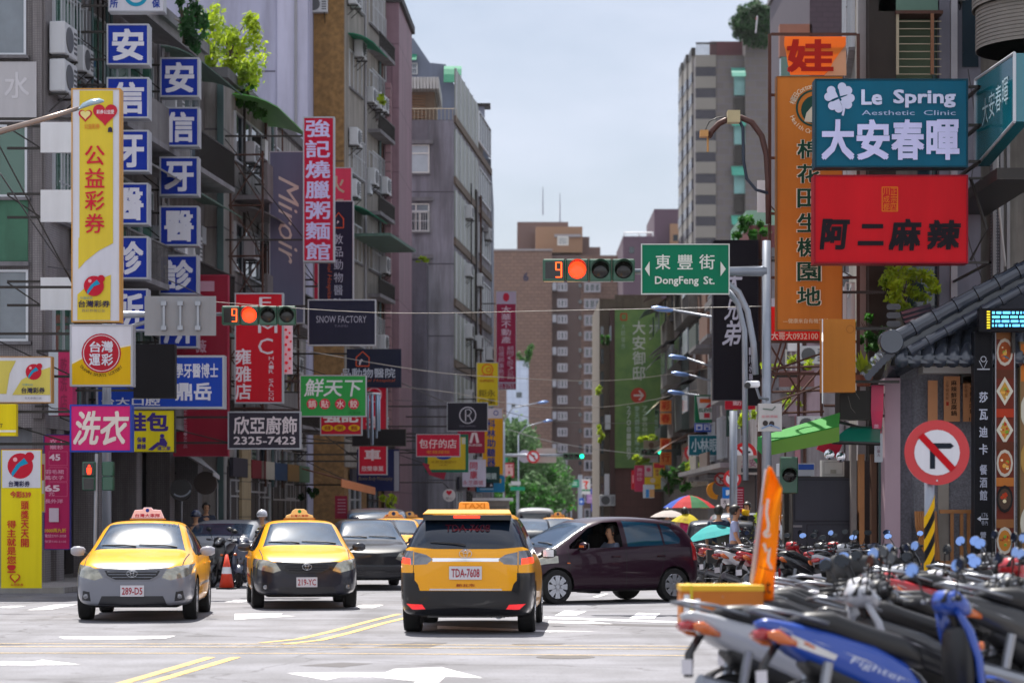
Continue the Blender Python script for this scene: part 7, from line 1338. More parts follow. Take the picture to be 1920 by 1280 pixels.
def make_scooter(full=True):
    r = thing('scooter', 'x', 'scooter')
    for y in (-.62, .64):
        mb = MB(); mb.lathe([(.155, -.045), (.21, -.055), (.235, -.03), (.24, 0), (.235, .03), (.21, .055), (.155, .045)], (0, y, .24), 'x', 24, False); w = mb.build('wheel', RUBBER, r, True)
        mb = MB(); mb.lathe([(.16, -.03), (.15, -.02), (.15, .02), (.16, .03)], (0, y, .24), 'x', 24, False).lathe([(.04, -.05), (.04, .05)], (0, y, .24), 'x', 10)
        for k in range(5): a = 2 * math.pi * k / 5; mb.tube([(0, y, .24), (0, y + .155 * math.cos(a), .24 + .155 * math.sin(a))], .016, 5)
        mb.build('rim', STEEL, w)
    mb = MB(); loft(mb, [(-.98, .87, .015, .03), (-.92, .855, .05, .075), (-.75, .775, .10, .13), (-.5, .68, .135, .165), (-.22, .57, .165, .18), (0, .47, .15, .17), (.12, .39, .08, .14), (.18, .36, .03, .1)], 16, 3.4); mb.build('body_panel', BASEP, r, True)
    mb = MB(); loft(mb, [(-.66, .62, .03, .10), (-.5, .53, .12, .135), (-.2, .44, .15, .15), (.05, .36, .11, .14), (.12, .34, .06, .1)]); mb.build('lower_panel', BLACK, r, True)
    mb = MB(); loft(mb, [(-.78, .30, .05, .05), (-.7, .28, .10, .07), (-.45, .26, .11, .08), (-.25, .27, .09, .07), (-.15, .28, .04, .04)]); o = mb.build('engine_case', M('engine alloy', '#7c7d80', .4, .6, var=.2), r, True); o.location.x = -.12
    mb = MB(); mb.tube([(-.12, -.62, .30), (-.13, -.55, .62)], .035, 8).tube([(.12, -.62, .30), (.13, -.55, .62)], .035, 8); mb.build('shock_absorber', STEEL, r)
    mb = MB(); loft(mb, [(-.86, .84, .012, .105), (-.6, .735, .025, .152), (-.3, .62, .02, .182), (.0, .49, .012, .172)]); mb.build('side_stripe', M('stripe silver', '#b9bac0', .3, .3), r, True)
    mb = MB(); loft(mb, [(-.74, .885, .012, .06), (-.66, .885, .05, .115), (-.48, .855, .085, .145), (-.34, .80, .085, .155), (-.17, .745, .085, .155), (.0, .70, .085, .14), (.11, .655, .07, .11), (.17, .60, .03, .06)], 16, 3); mb.build('seat', SEATM, r, True)
    mb = MB(); loft(mb, [(-.45, .34, .10, .10), (-.1, .32, .12, .11), (.1, .31, .07, .15), (.45, .31, .045, .16), (.52, .36, .05, .14)]); mb.build('floorboard', BLACK, r, True)
    rows = []
    for z, y, w, b in ((.30, .50, .14, .05), (.42, .53, .19, .07), (.62, .50, .215, .08), (.80, .45, .20, .08), (.93, .40, .14, .06)):
        rows.append([(w * .86 * math.sin(R(a)), y + b * math.cos(R(a)) - .02, z) for a in range(-100, 101, 20)])
    MB().grid(rows).build('leg_shield', BASEP, r, True, solid=.03)
    mb = MB(); loft(mb, [(.30, .98, .03, .05), (.34, .99, .075, .12), (.42, .985, .085, .13), (.50, .95, .06, .09), (.54, .93, .02, .04)]); mb.build('handlebar_cover', BASEP, r, True)
    mb = MB(); mb.grid([[(x, .30 + .02 * abs(x) * 4, .985), (x * .8, .345, 1.055), (x * .6, .40, 1.065)] for x in (-.11, -.06, 0, .06, .11)]); mb.build('dashboard', BLACK, r, True, solid=.01)
    mb = MB(); loft(mb, [(.415, .62, .19, .15), (.45, .62, .25, .178), (.475, .62, .22, .15)], 20, 4.5); mb.build('inner_shield', BLACK, r, True)
    for k in range(3): mb = MB(); mb.tube([(.03 - .05 * k, .34, 1.02), (.12 - .12 * k, .42 + .03 * k, 1.06 - .02 * k), (.05 - .1 * k, .44, .86)], .008, 5); mb.build('brake_cable', BLACK, r)
    mb = MB(); loft(mb, [(.475, .965, .055, .085), (.535, .945, .045, .065), (.555, .935, .015, .03)]); mb.build('headlight', LAMPC, r, True)
    mb = MB(); mb.tube([(-.34, .27, 1.0), (-.2, .36, 1.0), (.2, .36, 1.0), (.34, .27, 1.0)], .014, 7); mb.build('handlebar', STEEL, r)
    for s in (-1, 1):
        MB().tube([(s * .24, .335, 1.0), (s * .345, .265, 1.0)], .022, 8).build('grip', BLACK, r, True); MB().tube([(s * .20, .40, 1.02), (s * .33, .33, 1.0)], .008, 5).build('brake_lever', STEEL, r)
        m = MB().tube([(s * .19, .34, 1.0), (s * .24, .33, 1.12), (s * .28, .31, 1.19)], .008, 5).build('mirror', BLACK, r)
        n_ = Vector((-s * .18, -1, .08)).normalized(); u = Vector((0, 0, 1)).cross(n_).normalized(); v = n_.cross(u); c = Vector((s * .30, .31, 1.215))
        mb = MB(); mb.grid([[c + u * .068 * q * math.cos(R(a)) + v * .046 * q * math.sin(R(a)) - n_ * d for a in range(0, 360, 24)] for q, d in ((1, 0), (1.05, .006), (.8, .028), (.2, .034))], True); mb.build('mirror_shell', BLACK, m, True)
        MB().add([c + u * .066 * math.cos(R(a)) + v * .044 * math.sin(R(a)) + n_ * .001 for a in range(0, 360, 24)], [tuple(range(15))]).build('mirror_glass', MIRG, m)
        mb = MB(); loft(mb, [(-.95, .80, .02, .012), (-.88, .785, .045, .03), (-.76, .74, .02, .015)], 8); o = mb.build('indicator', AMB, r, True); o.location = (s * .12, 0, 0)
        mb = MB(); loft(mb, [(.50, .70, .02, .02), (.545, .70, .03, .04), (.56, .70, .01, .02)], 8); o = mb.build('indicator', AMB, r, True); o.location = (s * .13, 0, 0)
    mb = MB(); loft(mb, [(-1.0, .80, .02, .05), (-.955, .81, .04, .075), (-.86, .80, .04, .09)]); mb.build('tail_light', LAMPR, r, True)
    mb = MB(); mb.tube([(-.15, -.55, .86), (-.16, -.8, .93), (-.1, -1.0, .965), (.1, -1.0, .965), (.16, -.8, .93), (.15, -.55, .86)], .014, 6); mb.build('grab_rail', STEEL, r, True)
    mb = MB(); mb.tube([(.16, .1, .2), (.17, -.3, .24), (.17, -.45, .29)], .02, 7).tube([(.17, -.42, .28), (.17, -.95, .42)], [.055, .065], 10); mb.build('exhaust', STEEL, r, False)
    mb = MB(); mb.tube([(-.07, .64, .24), (-.07, .56, .62)], .02, 6).tube([(.07, .64, .24), (.07, .56, .62)], .02, 6).tube([(0, .56, .6), (0, .40, .95)], .03, 7); mb.build('fork', DARKM, r)
    mb = MB(); mb.grid([[(x, .64 + .275 * math.cos(R(a)), .24 + .275 * math.sin(R(a)) - abs(x) * .25) for x in (-.075, -.04, 0, .04, .075)] for a in range(20, 171, 15)]); mb.build('front_fender', BASEP, r, True, solid=.008)
    mb = MB(); mb.grid([[(x, -.62 + .28 * math.cos(R(a)), .24 + .28 * math.sin(R(a))) for x in (-.07, 0, .07)] for a in range(60, 201, 20)]); mb.grid([[(x, -.84, .74), (x, -.93, .62), (x, -.942, .46)] for x in (-.06, .06)]); mb.build('rear_fender', BLACK, r, True, solid=.008)
    mb = MB(); mb.bx(-.07, .07, -.955, -.945, .48, .58); mb.build('number_plate', PLATE, r); mb = MB(); mb.tube([(-.1, -.2, .3), (-.2, -.12, .02)], .014, 5); mb.build('kickstand', STEEL, r)
    return r
SC0 = make_scooter()
DMIR = M('dark mirror', '#1c232b', .15, .3); rs = random.Random(4)  # mirror glass coloured dark on some copies, as if reflecting dark surroundings
def scooter(x, y, ang, col, label, group, lean=5, first=[True]):
    if first[0]: o = SC0; first[0] = False
    else: o = copy_tree(SC0, None, {BASEP.name: SP[col], **({MIRG.name: DMIR} if rs.random() < .45 else {})}); lean += rs.uniform(-2, 4); ang += rs.uniform(-6, 6)
    o.location = (x, y, .12 if x > 3.7 + y * .008 and y < 24 else .006); o.rotation_euler = (0, R(-lean), R(ang)); return tag(o, label, 'scooter', group)
NG = 'scooters parked by the near right kerb'; FG = 'scooters parked beyond the crossing'
A_ = -62
scooter(2.46, 15.2, -70, '#0c3f9c', 'bright blue scooter with long black seat nearest to the viewer', NG)
BLUE_SCOOTER = [o for o in bpy.data.objects if str(o.get('label', '')).startswith('bright blue')][0]
for x, y, an, c, l in [(2.06, 16.4, -66, '#a3a5ac', 'silver scooter with white tail panels at the bottom, left of the blue one'), (2.36, 17.4, A_, '#15161b', 'black scooter carrying the orange cardboard box'), (2.45, 18.4, A_, '#c9c9cf', 'white scooter just behind the one with the box'), (2.65, 19.4, -60, '#2b2c31', 'charcoal scooter in the middle of the near row'), (2.85, 20.4, -64, '#a8141f', 'red scooter in the middle of the near row'), (3.05, 21.4, -58, '#15161b', 'black scooter beside the red one of the near row'), (3.3, 22.4, -66, '#a3a5ac', 'silver scooter near the striped sign post'), (3.6, 23.4, -60, '#1d2740', 'dark navy scooter at the far end of the near row'), (4.5, 19.0, -75, '#1d2740', 'navy scooter with upright black mirrors by the chrome rail'), (3.1, 17.1, -68, '#2b2c31', 'charcoal scooter squeezed behind the bright blue one'), (4.1, 21.5, -72, '#15161b', 'black scooter whose mirrors stand before the wooden fence'), (4.3, 23.2, -66, '#2b2c31', 'charcoal scooter in front of the pink wall'), (3.55, 18.4, -70, '#15161b', 'black scooter in the second rank, just right of the white one'), (3.75, 19.6, -64, '#a3a5ac', 'silver scooter in the second rank of the near row'), (4.0, 20.5, -60, '#a8141f', 'red scooter in the second rank of the near row'), (2.75, 20.0, -56, '#15161b', 'black scooter wedged between the charcoal and red ones'), (3.45, 21.0, -62, '#c9c9cf', 'white scooter in front of the striped sign post'), (4.9, 22.6, -70, '#15161b', 'black scooter below the black restaurant sign'), (3.9, 16.4, -78, '#15161b', 'black scooter against the chrome rail, cut by the frame')]: scooter(x, y, an, c, l, NG)
for px, y, an, c, l in [(1558, 43.0, -25, '#a8141f', 'glossy red scooter before the dark steel shutter box'), (1500, 44.0, -35, '#c9c9cf', 'white scooter left of the glossy red one'), (1465, 46.5, -50, '#a3a5ac', 'silver scooter by the girl with the ponytail'), (1600, 42.0, -20, '#15161b', 'black scooter right of the glossy red one'), (1395, 47.5, -62, '#a8141f', 'red and white scooter behind the orange flag'), (1365, 51.5, -68, '#15161b', 'black scooter beside the pedestrians'), (1640, 41.2, -30, '#1d2740', 'navy scooter in front of the timber posts'), (1440, 50.5, -55, '#15161b', 'black scooter behind the silver one by the girl'), (1530, 46, -35, '#1d2740', 'navy scooter behind the glossy red one'), (1580, 40.4, -30, '#a3a5ac', 'silver scooter in front of the glossy red one'), (1520, 41.4, -40, '#15161b', 'black scooter left front of the shutter box'), (1460, 43.0, -50, '#a8141f', 'red scooter left of the black one before the shutter box'), (1690, 40.2, -30, '#2b2c31', 'charcoal scooter before the pink plaster wall'), (1420, 44.8, -58, '#c9c9cf', 'white scooter just right of the orange flag')]: scooter(Wx(px, y), y, an, c, l, FG)
for px, y, an, c, l in [(418, 52.0, 170, '#15161b', 'black scooter waiting right of the silver bumpered taxi'), (448, 51.4, 188, '#1d2740', 'navy scooter with red stripes waiting between the two front taxis'), (368, 56.0, 180, '#6e7078', 'scooter of the rider in the dark helmet'), (492, 56.5, 180, '#15161b', 'scooter of the rider in the yellow vest')]: scooter(Wx(px, y), y, an, c, l, 'scooters among the taxis')
tree_ = [o for o in BLUE_SCOOTER.children if o.name.startswith('body_panel')][0].data; bv = BVHTree.FromPolygons([v.co for v in tree_.vertices], [tuple(p.vertices) for p in tree_.polygons])
def decal(pts, fs, mat, name):                # graphics laid on the right flank of the blue body
    vs = []
    for y, z in pts: h = bv.ray_cast(Vector((1, y, z)), Vector((-1, 0, 0))); vs.append((((h[0].x if h[0] else .15) + .004), y, z))
    me = bpy.data.meshes.new(name); me.from_pydata(vs, [], fs); me.materials.append(mat); o = bpy.data.objects.new(name, me); COL.objects.link(o); o.parent = BLUE_SCOOTER
def quadgrid(a, b, c, d, n=5): return [((a[0] + (b[0] - a[0]) * i / n) * (1 - j / n) + (d[0] + (c[0] - d[0]) * i / n) * j / n, (a[1] + (b[1] - a[1]) * i / n) * (1 - j / n) + (d[1] + (c[1] - d[1]) * i / n) * j / n) for j in range(n + 1) for i in range(n + 1)], [(j * (n + 1) + i, j * (n + 1) + i + 1, (j + 1) * (n + 1) + i + 1, (j + 1) * (n + 1) + i) for j in range(n) for i in range(n)]
decal(*quadgrid((-.80, .80), (-.50, .66), (-.52, .63), (-.76, .72)), paint('#d4d2d0'), 'white_decal'); decal(*quadgrid((-.72, .755), (-.64, .72), (-.645, .70), (-.715, .73), 2), paint('#d8681c'), 'orange_decal')
vs, fs, a, b, c, d = glyphs('Fighter', .0, .3); decal([(-.42 + .38 * (x - a) / (b - a), .60 - .14 * (x - a) / (b - a) + .06 * (y - c) / (d - c)) for x, y in vs], fs, paint('#c9d0e4'), 'lettering')
for k, (x, y, an, lab) in enumerate(((3.75, 22.4, -66, 'black luggage box on a scooter of the near row'),)):
    r = thing('luggage_box', lab, 'box', (x - .6, y - .25, .9)); mb = MB(); loft(mb, [(-.2, .13, .10, .15), (-.15, .14, .14, .19), (.12, .14, .14, .19), (.2, .13, .10, .15)], 18, 4); o = mb.build('shell', BLACK, None, True); o.parent = r; MB().bx(-.19, .19, -.19, .19, .135, .15).build('lid_seam', DARKM, None).parent = r; r.rotation_euler = (0, 0, R(an))
# cargo box and flag carried by the second scooter
bx0, bx1, by = Wx(1278, 16.9), Wx(1432, 16.9), 16.9; z0, z1 = Zz(1180, 16.9), Zz(1098, 16.9); CARD = M('orange cardboard', '#b86a1e', .75, var=.12, scale=5)
r = thing('cardboard_box', 'orange cardboard box with a yellow strap tied on a scooter', 'box', ((bx0 + bx1) / 2, by, z0)); MB().bx(bx0, bx1, by, by + .42, z0, z1).build('carton', CARD, r, bevel=.008)
MB().bx(bx0 - .004, bx1 + .004, by - .004, by + .424, z1 - .035, z1 + .004).build('rim_tape', M('yellow tape', '#d8a818', .5), r); MB().bx(bx0 + .06, bx0 + .078, by - .007, by + .427, z0 - .004, z1 + .008).build('strap', M('yellow strap', '#c9b81c', .5), r); mb = MB(); mb.bx(bx0 + .015, bx0 + .055, by - .006, by, z0 + .1, z1 - .06); mb.build('label', WHITE, r); mb = MB(); mb.bx(bx0 + .095, bx0 + .13, by - .006, by, z0 + .02, z1 - .09); mb.build('label', WHITE, r)
mb = MB(); mb.bx(bx0 + .1, bx1 - .1, by + .1, by + .3, z0 - .06, z0 - .002); mb.build('carrier', STEEL, r)
r = thing('flag', 'tall orange feather flag on a pale pole above the cardboard box', 'flag', P(1408, 1165, 17.2)); MB().tube([P(1406, 1170, 17.2), P(1412, 1080, 17.2), P(1424, 980, 17.2), P(1437, 880, 17.2), P(1442, 873, 17.2)], [.022, .02, .017, .012, .008], 8).build('pole', M('pale pole', '#a99aa0', .4), r, True)
L_ = [(1412, 1080), (1418, 1030), (1424, 980), (1431, 930), (1437, 885), (1442, 874)]; R_ = [(1449, 1150), (1452, 1090), (1455, 1050), (1464, 960), (1466, 915), (1446, 876)]
L_[0] = (1410, 1105); mb = MB(); rows = []
for (a, b) in zip(L_, R_): rows.append([P(a[0] + (b[0] - a[0]) * t, a[1] + (b[1] - a[1]) * t, 17.18 + .05 * math.sin(t * 5 + a[1] * .02)) for t in (0, .25, .5, .75, 1)])
mb.grid(rows); mb.build('cloth', clothmat('flag orange', '#f59a00', .45), r, True, solid=.004)
items_on(r, [('l', [(1440, 935), (1437, 960), (1441, 985), (1436, 1005)], 5, '#d9cfc4'), ('l', [(1432, 1018), (1437, 1034), (1443, 1026), (1440, 1052), (1447, 1066)], 5, '#d9cfc4'), ('l', arcpts(1438, 1000, 6, 0, 320, 12), 3, '#d9cfc4'), ('t', 'at', 1424, 1090, 1446, 1112, '#6a3a10', .02), ('l', [(1424, 1062), (1450, 1070)], 1.6, '#5a3a18')], 17.08)
# chrome railing at the right edge
r = thing('railing', 'row of bright chrome tubes at the right edge', 'railing', (3.4, 18.2, .12))
for (y0, y1) in ((1150, 1135), (1166, 1153), (1188, 1176), (1208, 1197)): MB().tube([P(1868, y0, 18.2), P(2010, y1 - 14, 18.6)], .022, 10).build('tube', CHROME, r, True)
for px in (1876, 1985): q = P(px, 1140, 18.3); MB().tube([Vector((q.x, 18.3, .12)), q], .025, 8).build('post', CHROME, r, True)
r = thing('traffic_cone', 'orange traffic cone with white band among the waiting scooters', 'traffic cone', (Wx(425, 50.2), 50.2, .006)); MB().lathe([(.16, .03), (.03, .72)], r.location, 'z', 16).build('cone', M('cone orange', '#d23a1c', .5), r, True); MB().bx(r.location.x - .2, r.location.x + .2, 50, 50.4, .008, .035).build('base', RUBBER, r); MB().lathe([(.107, .32), (.082, .46)], r.location, 'z', 16, False).build('reflective_band', WHITE, r, True)
# ---------------------------------------------------------------- people
SKIN = M('skin', '#b98a6a', .55, var=.05); HAIR = M('hair', '#17120f', .5, var=.2)
def skinmesh(pts, edges, name, mat, root, sub=2):
    ks = list(pts); me = bpy.data.meshes.new(name); me.from_pydata([pts[k][0] for k in ks], [(ks.index(a), ks.index(b)) for a, b in edges], []); o = bpy.data.objects.new(name, me); COL.objects.link(o)
    o.modifiers.new('k', 'SKIN'); md = o.modifiers.new('s', 'SUBSURF'); md.levels = md.render_levels = sub
    for i, k in enumerate(ks): rr = pts[k][1]; me.skin_vertices[0].data[i].radius = rr if isinstance(rr, tuple) else (rr, rr)
    me.skin_vertices[0].data[0].use_root = True
    m2 = bpy.data.meshes.new_from_object(o.evaluated_get(bpy.context.evaluated_depsgraph_get())); m2.name = name; bpy.data.objects.remove(o); m2.materials.clear(); m2.materials.append(mat)
    for p in m2.polygons: p.use_smooth = True
    o = bpy.data.objects.new(name, m2); COL.objects.link(o); o.parent = root; o['_o'] = (0, 0, 0); return o
def person(label, loc, ang, shirt, trousers, pose='walk', hair='short', arm=None, group=None, helmet=None, sc=1.0, local=None):
    r = thing('person', label, 'person', (0, 0, 0), group); V = lambda *a: Vector(a)
    sit = pose in ('ride', 'drive'); hz = .92 if not sit else .0
    if sit: hz = .86 if pose == 'ride' else .52
    d = hz - .92; ty = .06 if pose == 'ride' else (-.06 if pose == 'drive' else .02)
    J = {'pel': (V(0, 0, hz), (.13, .10)), 'wst': (V(0, ty * .5, hz + .17), (.12, .09)), 'cst': (V(0, ty, hz + .36), (.15, .11)), 'nck': (V(0, ty, hz + .50), .058), 'nk2': (V(0, ty + .01, hz + .56), .044), 'hd1': (V(0, ty + .035, hz + .615), (.058, .075)), 'hd2': (V(0, ty + .02, hz + .70), (.084, .105)), 'hd3': (V(0, ty + .01, hz + .775), (.06, .075)), 'nose': (V(0, ty + .125, hz + .685), .012)}
    E = [('pel', 'wst'), ('wst', 'cst'), ('cst', 'nck'), ('nck', 'nk2'), ('nk2', 'hd1'), ('hd1', 'hd2'), ('hd2', 'hd3')]; del J['nose']
    step = .16 if pose == 'walk' else .03
    for s, n in ((-1, 'l'), (1, 'r')):
        if sit:
            kn = V(s * .17, .42, hz - .02 if pose == 'ride' else hz + .06); an = V(s * .15, .36, .44 if pose == 'ride' else hz - .30); fo = an + V(0, .16, -.05)
            if pose == 'ride': an = V(s * .16, .40, .42); fo = V(s * .16, .54, .38)
        else: kn = V(s * .10, s * step * .8 + .05, .50); an = V(s * .10, s * step * 1.3, .09); fo = an + V(0, .17, -.05)
        sh = V(s * .19, ty, hz + .45); el = V(s * .25, ty - .02 + s * .06, hz + .20); ha = V(s * .24, ty + .08 + s * .08, hz - .02)
        if sit: el = V(s * .26, ty + .16, hz + .22); ha = V(s * .20, ty + .42, hz + .26)
        if arm and s == (1 if arm > 0 else -1): el = V(s * .26, ty + .12, hz + .24); ha = V(s * .18, ty + .24, hz + .44)
        J.update({'hip' + n: (V(s * .09, 0, hz - .05), .085), 'kn' + n: (kn, .06), 'an' + n: (an, .042), 'fo' + n: (fo, (.045, .03)), 'sh' + n: (sh, .06), 'el' + n: (el, .042), 'wr' + n: (ha, .03), 'hn' + n: (ha + (ha - el).normalized() * .09, (.035, .018))})
        E += [('pel', 'hip' + n), ('hip' + n, 'kn' + n), ('kn' + n, 'an' + n), ('an' + n, 'fo' + n), ('cst', 'sh' + n), ('sh' + n, 'el' + n), ('el' + n, 'wr' + n), ('wr' + n, 'hn' + n)]
        hd = J['hn' + n][0]; dr = (ha - el).normalized(); sd2 = Vector((0, 0, 1)).cross(dr).normalized() if abs(dr.z) < .9 else Vector((0, 1, 0))
        for k in range(4): J['f%d%s' % (k, n)] = (hd + dr * (.065 + .012 * (k in (1, 2))) + sd2 * (.024 * (k - 1.5)), .008); E.append(('hn' + n, 'f%d%s' % (k, n)))
        J['th' + n] = (ha + dr * .06 + sd2 * .055, .009); E.append(('wr' + n, 'th' + n))
    skinmesh(J, E, 'body', SKIN, r)
    g = lambda ks, m: {k: (J[k][0], tuple(v * m[0] + m[1] for v in (J[k][1] if isinstance(J[k][1], tuple) else (J[k][1],) * 2))) for k in ks}
    S_ = g(['pel', 'wst', 'cst', 'nck', 'shl', 'ell', 'shr', 'elr'], (1.06, .012)); S_['nck'] = (J['nck'][0] + V(0, 0, -.03), (.075, .07)); S_['pel'] = (J['pel'][0] + V(0, 0, -.03), S_['pel'][1])
    for n in 'lr': S_['el' + n] = (J['sh' + n][0].lerp(J['el' + n][0], .8), (.062, .062))
    skinmesh(S_, [('pel', 'wst'), ('wst', 'cst'), ('cst', 'nck'), ('cst', 'shl'), ('shl', 'ell'), ('cst', 'shr'), ('shr', 'elr')], 'shirt', M('shirt ' + shirt, shirt, .85, var=.06, bump=.2), r)
    skinmesh(g(['pel', 'hipl', 'knl', 'anl', 'hipr', 'knr', 'anr'], (1.08, .014)), [('pel', 'hipl'), ('hipl', 'knl'), ('knl', 'anl'), ('pel', 'hipr'), ('hipr', 'knr'), ('knr', 'anr')], 'trousers', M('trousers ' + trousers, trousers, .85, var=.06), r)
    hc = J['hd2'][0]
    for n in 'lr': a, f_ = J['an' + n][0], J['fo' + n][0]; mb = MB(); loft(mb, [(a.y - .07, a.z - .055, .035, .035), (a.y, a.z - .04, .05, .045), (f_.y, f_.z, .03, .045), (f_.y + .05, f_.z - .01, .015, .03)], 10); mb.build('shoe', BLACK, r, True).location.x = a.x
    if pose == 'drive' or helmet is None or True:
        for s in (-1, 1): MB().lathe([(.012, 0), (.009, .006)], hc + V(s * .032, .088, -.01), 'y', 8).build('eye', BLACK, r); 
        MB().prism([hc + V(-.014, .09, -.05), hc + V(.014, .09, -.05), hc + V(0, .118, -.045), hc + V(0, .092, .0)], (0, 0, .004)).build('nose', SKIN, r, True); MB().bx(hc.x - .022, hc.x + .022, hc.y + .082, hc.y + .09, hc.z - .078, hc.z - .07).build('mouth', M('lips', '#7c4038', .5), r)
        for s in (-1, 1): mb = MB(); loft(mb, [(hc.y - .02, hc.z - .02, .02, .008), (hc.y, hc.z - .015, .032, .014), (hc.y + .02, hc.z - .01, .02, .008)], 8); mb.build('ear', SKIN, r, True).location.x = s * .083
    if helmet:
        mb = MB(); mb.grid([[hc + V(.125 * math.cos(R(e)) * math.cos(R(a)), .14 * math.cos(R(e)) * math.sin(R(a)) - .005, .02 + .13 * math.sin(R(e))) for a in range(0, 360, 20)] for e in (-18, 0, 20, 45, 70, 88)], True); mb.build('helmet', gloss(helmet, .2, .8), r, True, solid=.015)
        mb = MB(); mb.grid([[hc + V(.12 * math.cos(R(a)), .13 * math.sin(R(a)) + k, .03 + .0 * k) for a in range(30, 151, 15)] for k in (0, .05)]); mb.build('visor', M('visor', '#1a1c22', .2), r, True, solid=.006)
    else:
        mb = MB(); lo = -50
        mb.grid([[hc + V(.098 * math.cos(R(e)) * math.cos(R(a)), -.014 + .122 * math.cos(R(e)) * math.sin(R(a)) - (.012 if 20 < a < 160 and e < 25 else 0), .02 + .112 * math.sin(R(e if not (25 < a < 155) else max(e, 24)))) for a in range(0, 360, 20)] for e in (lo, -20, 5, 30, 55, 75, 89)], True); mb.build('hair', HAIR, r, True, solid=.012)
        if hair == 'long': mb = MB(); loft(mb, [(-.10, 0, .03, .05), (-.14, -.1, .06, .04), (-.15, -.25, .08, .035), (-.13, -.36, .03, .015)], 10); o = mb.build('ponytail', M('brown hair', '#3a2018', .5), r, True); o.location = hc
    r.location = loc; r.rotation_euler = (0, 0, R(ang)); r.scale = (sc,) * 3; return r
def ped(label, px, Y, ang, *a, z=.12, **k): return person(label, (Wx(px, Y), Y, z), ang, *a, **k)
person('driver in a grey blue shirt at the open window of the purple hatchback', (0, 0, 0), 0, '#5a6478', '#23242c', 'drive')
dr = [o for o in bpy.data.objects if o.get('label', '').startswith('driver in')][0]; dr.rotation_euler = hat.rotation_euler; dr.location = hat.matrix_basis @ Vector((-.36, -.12, .03))
ped('pedestrian in a navy shirt under the teal umbrella', 1347, 50, -20, '#1c2c44', '#20242c', arm=1, z=.006); ped('man in a pale blue shirt walking beside the scooters', 1376, 48.8, -100, '#a9b4d8', '#4a4e5c', z=.006)
ped('pedestrian with a magenta backpack under the yellow umbrella', 1284, 62, 0, '#c9b8c0', '#3a3a44', arm=1, z=.006); ped('pedestrian under the white umbrella', 1252, 66, 0, '#8a8f98', '#2c2c34', arm=1, z=.006); ped('man facing the viewer beside the bus stop plate', 1366, 68, 180, '#3c3c44', '#2c2c34'); ped('girl with a brown ponytail in a white and green top', 1472, 47.2, -60, '#c9ccd0', '#3c4250', hair='long'); ped('bystander with dark hair by the striped post', 1402, 58, 150, '#24242c', '#22242c')
ped('rider in a shiny dark helmet behind the silver bumpered taxi', 368, 56.15, 180, '#1f2534', '#1c1c22', 'ride', helmet='#2a3450', z=-.03); ped('rider in a white helmet and yellow vest behind the dark bumpered taxi', 492, 56.65, 180, '#c9b81c', '#2c2c34', 'ride', helmet='#c9ccd6', z=-.03); ped('person with dark curly hair near the dark helmeted rider', 386, 60, 200, '#20283c', '#1c1c22'); 
def bag(label, px, py, Y, col): q = P(px, py, Y); r = thing('backpack', label, 'bag', q); mb = MB(); loft(mb, [(q.y - .22, q.z + .2, .16, .11), (q.y - .14, q.z + .2, .21, .14), (q.y - .06, q.z + .2, .19, .13)]); o = mb.build('pack', M('bag ' + col, col, .7), r, True); o.location.x = 0; o.data.transform(Matrix.Translation((q.x, 0, 0))); MB().tube([(q.x - .09, q.y - .1, q.z + .36), (q.x - .1, q.y + .12, q.z + .38), (q.x - .1, q.y - .02, q.z + .1)], .012, 5).build('strap', M('bag ' + col, col, .7), r)
bag('magenta backpack worn under the yellow umbrella', 1284, 1000, 61.9, '#b01c5c'); bag('grey green backpack of the navy shirted pedestrian', 1355, 1024, 49.9, '#4a4a40')
def umbrella(label, px, py, Y, rad, h, cols, foot=None, n=8, tilt=0, name='umbrella'):
    q = P(px, py, Y); r = thing(name, label, 'umbrella', q); by = {}
    for k in range(n):
        a0, a1 = 2 * math.pi * k / n, 2 * math.pi * (k + 1) / n; mb = MB(); rows = []
        for t in (.02, .35, .7, 1): rows.append([q + Vector((rad * t * math.cos(a), rad * t * math.sin(a), h * (1 - t ** 1.7) + (.03 * h * math.cos(3.14 * (m - .5)) if t == 1 else 0))) for m, a in ((0, a0), (.5, (a0 + a1) / 2), (1, a1))])
        mb.grid(rows); mb.build('canopy', clothmat('umbrella ' + cols[k % len(cols)], cols[k % len(cols)], .45), r, False, solid=.004)
    z = foot if foot is not None else q.z - .75
    MB().tube([(q.x, q.y, z), (q.x, q.y, q.z + h + .06)], .014 if foot is None else .03, 6).build('shaft', STEEL, r); mb = MB(); 
    for k in range(n): a = 2 * math.pi * k / n; mb = MB(); mb.tube([q + Vector((0, 0, h * .9)), q + Vector((rad * math.cos(a), rad * math.sin(a), .0))], .005, 4); mb.build('rib', STEEL, r)
    if tilt: r.rotation_euler = (0, R(tilt), 0)
    return r
umbrella('striped market parasol in blue, red, green and yellow panels', 1293, 952, 78, .88, .42, ['#c8202c', '#d8b81c', '#d8b81c', '#2a5ac0', '#2a5ac0', '#c8202c', '#2a7a48', '#c8202c'], .006, name='parasol'); umbrella('turquoise umbrella held above the scooters', 1338, 1006, 50, .58, .26, ['#3ab8b8'], tilt=-12); umbrella('yellow umbrella behind the purple hatchback', 1288, 981, 62, .42, .26, ['#d8c81c', '#c8b418'], tilt=8); umbrella('white umbrella behind the purple hatchback', 1254, 969, 66, .52, .2, ['#c9c0bc'])
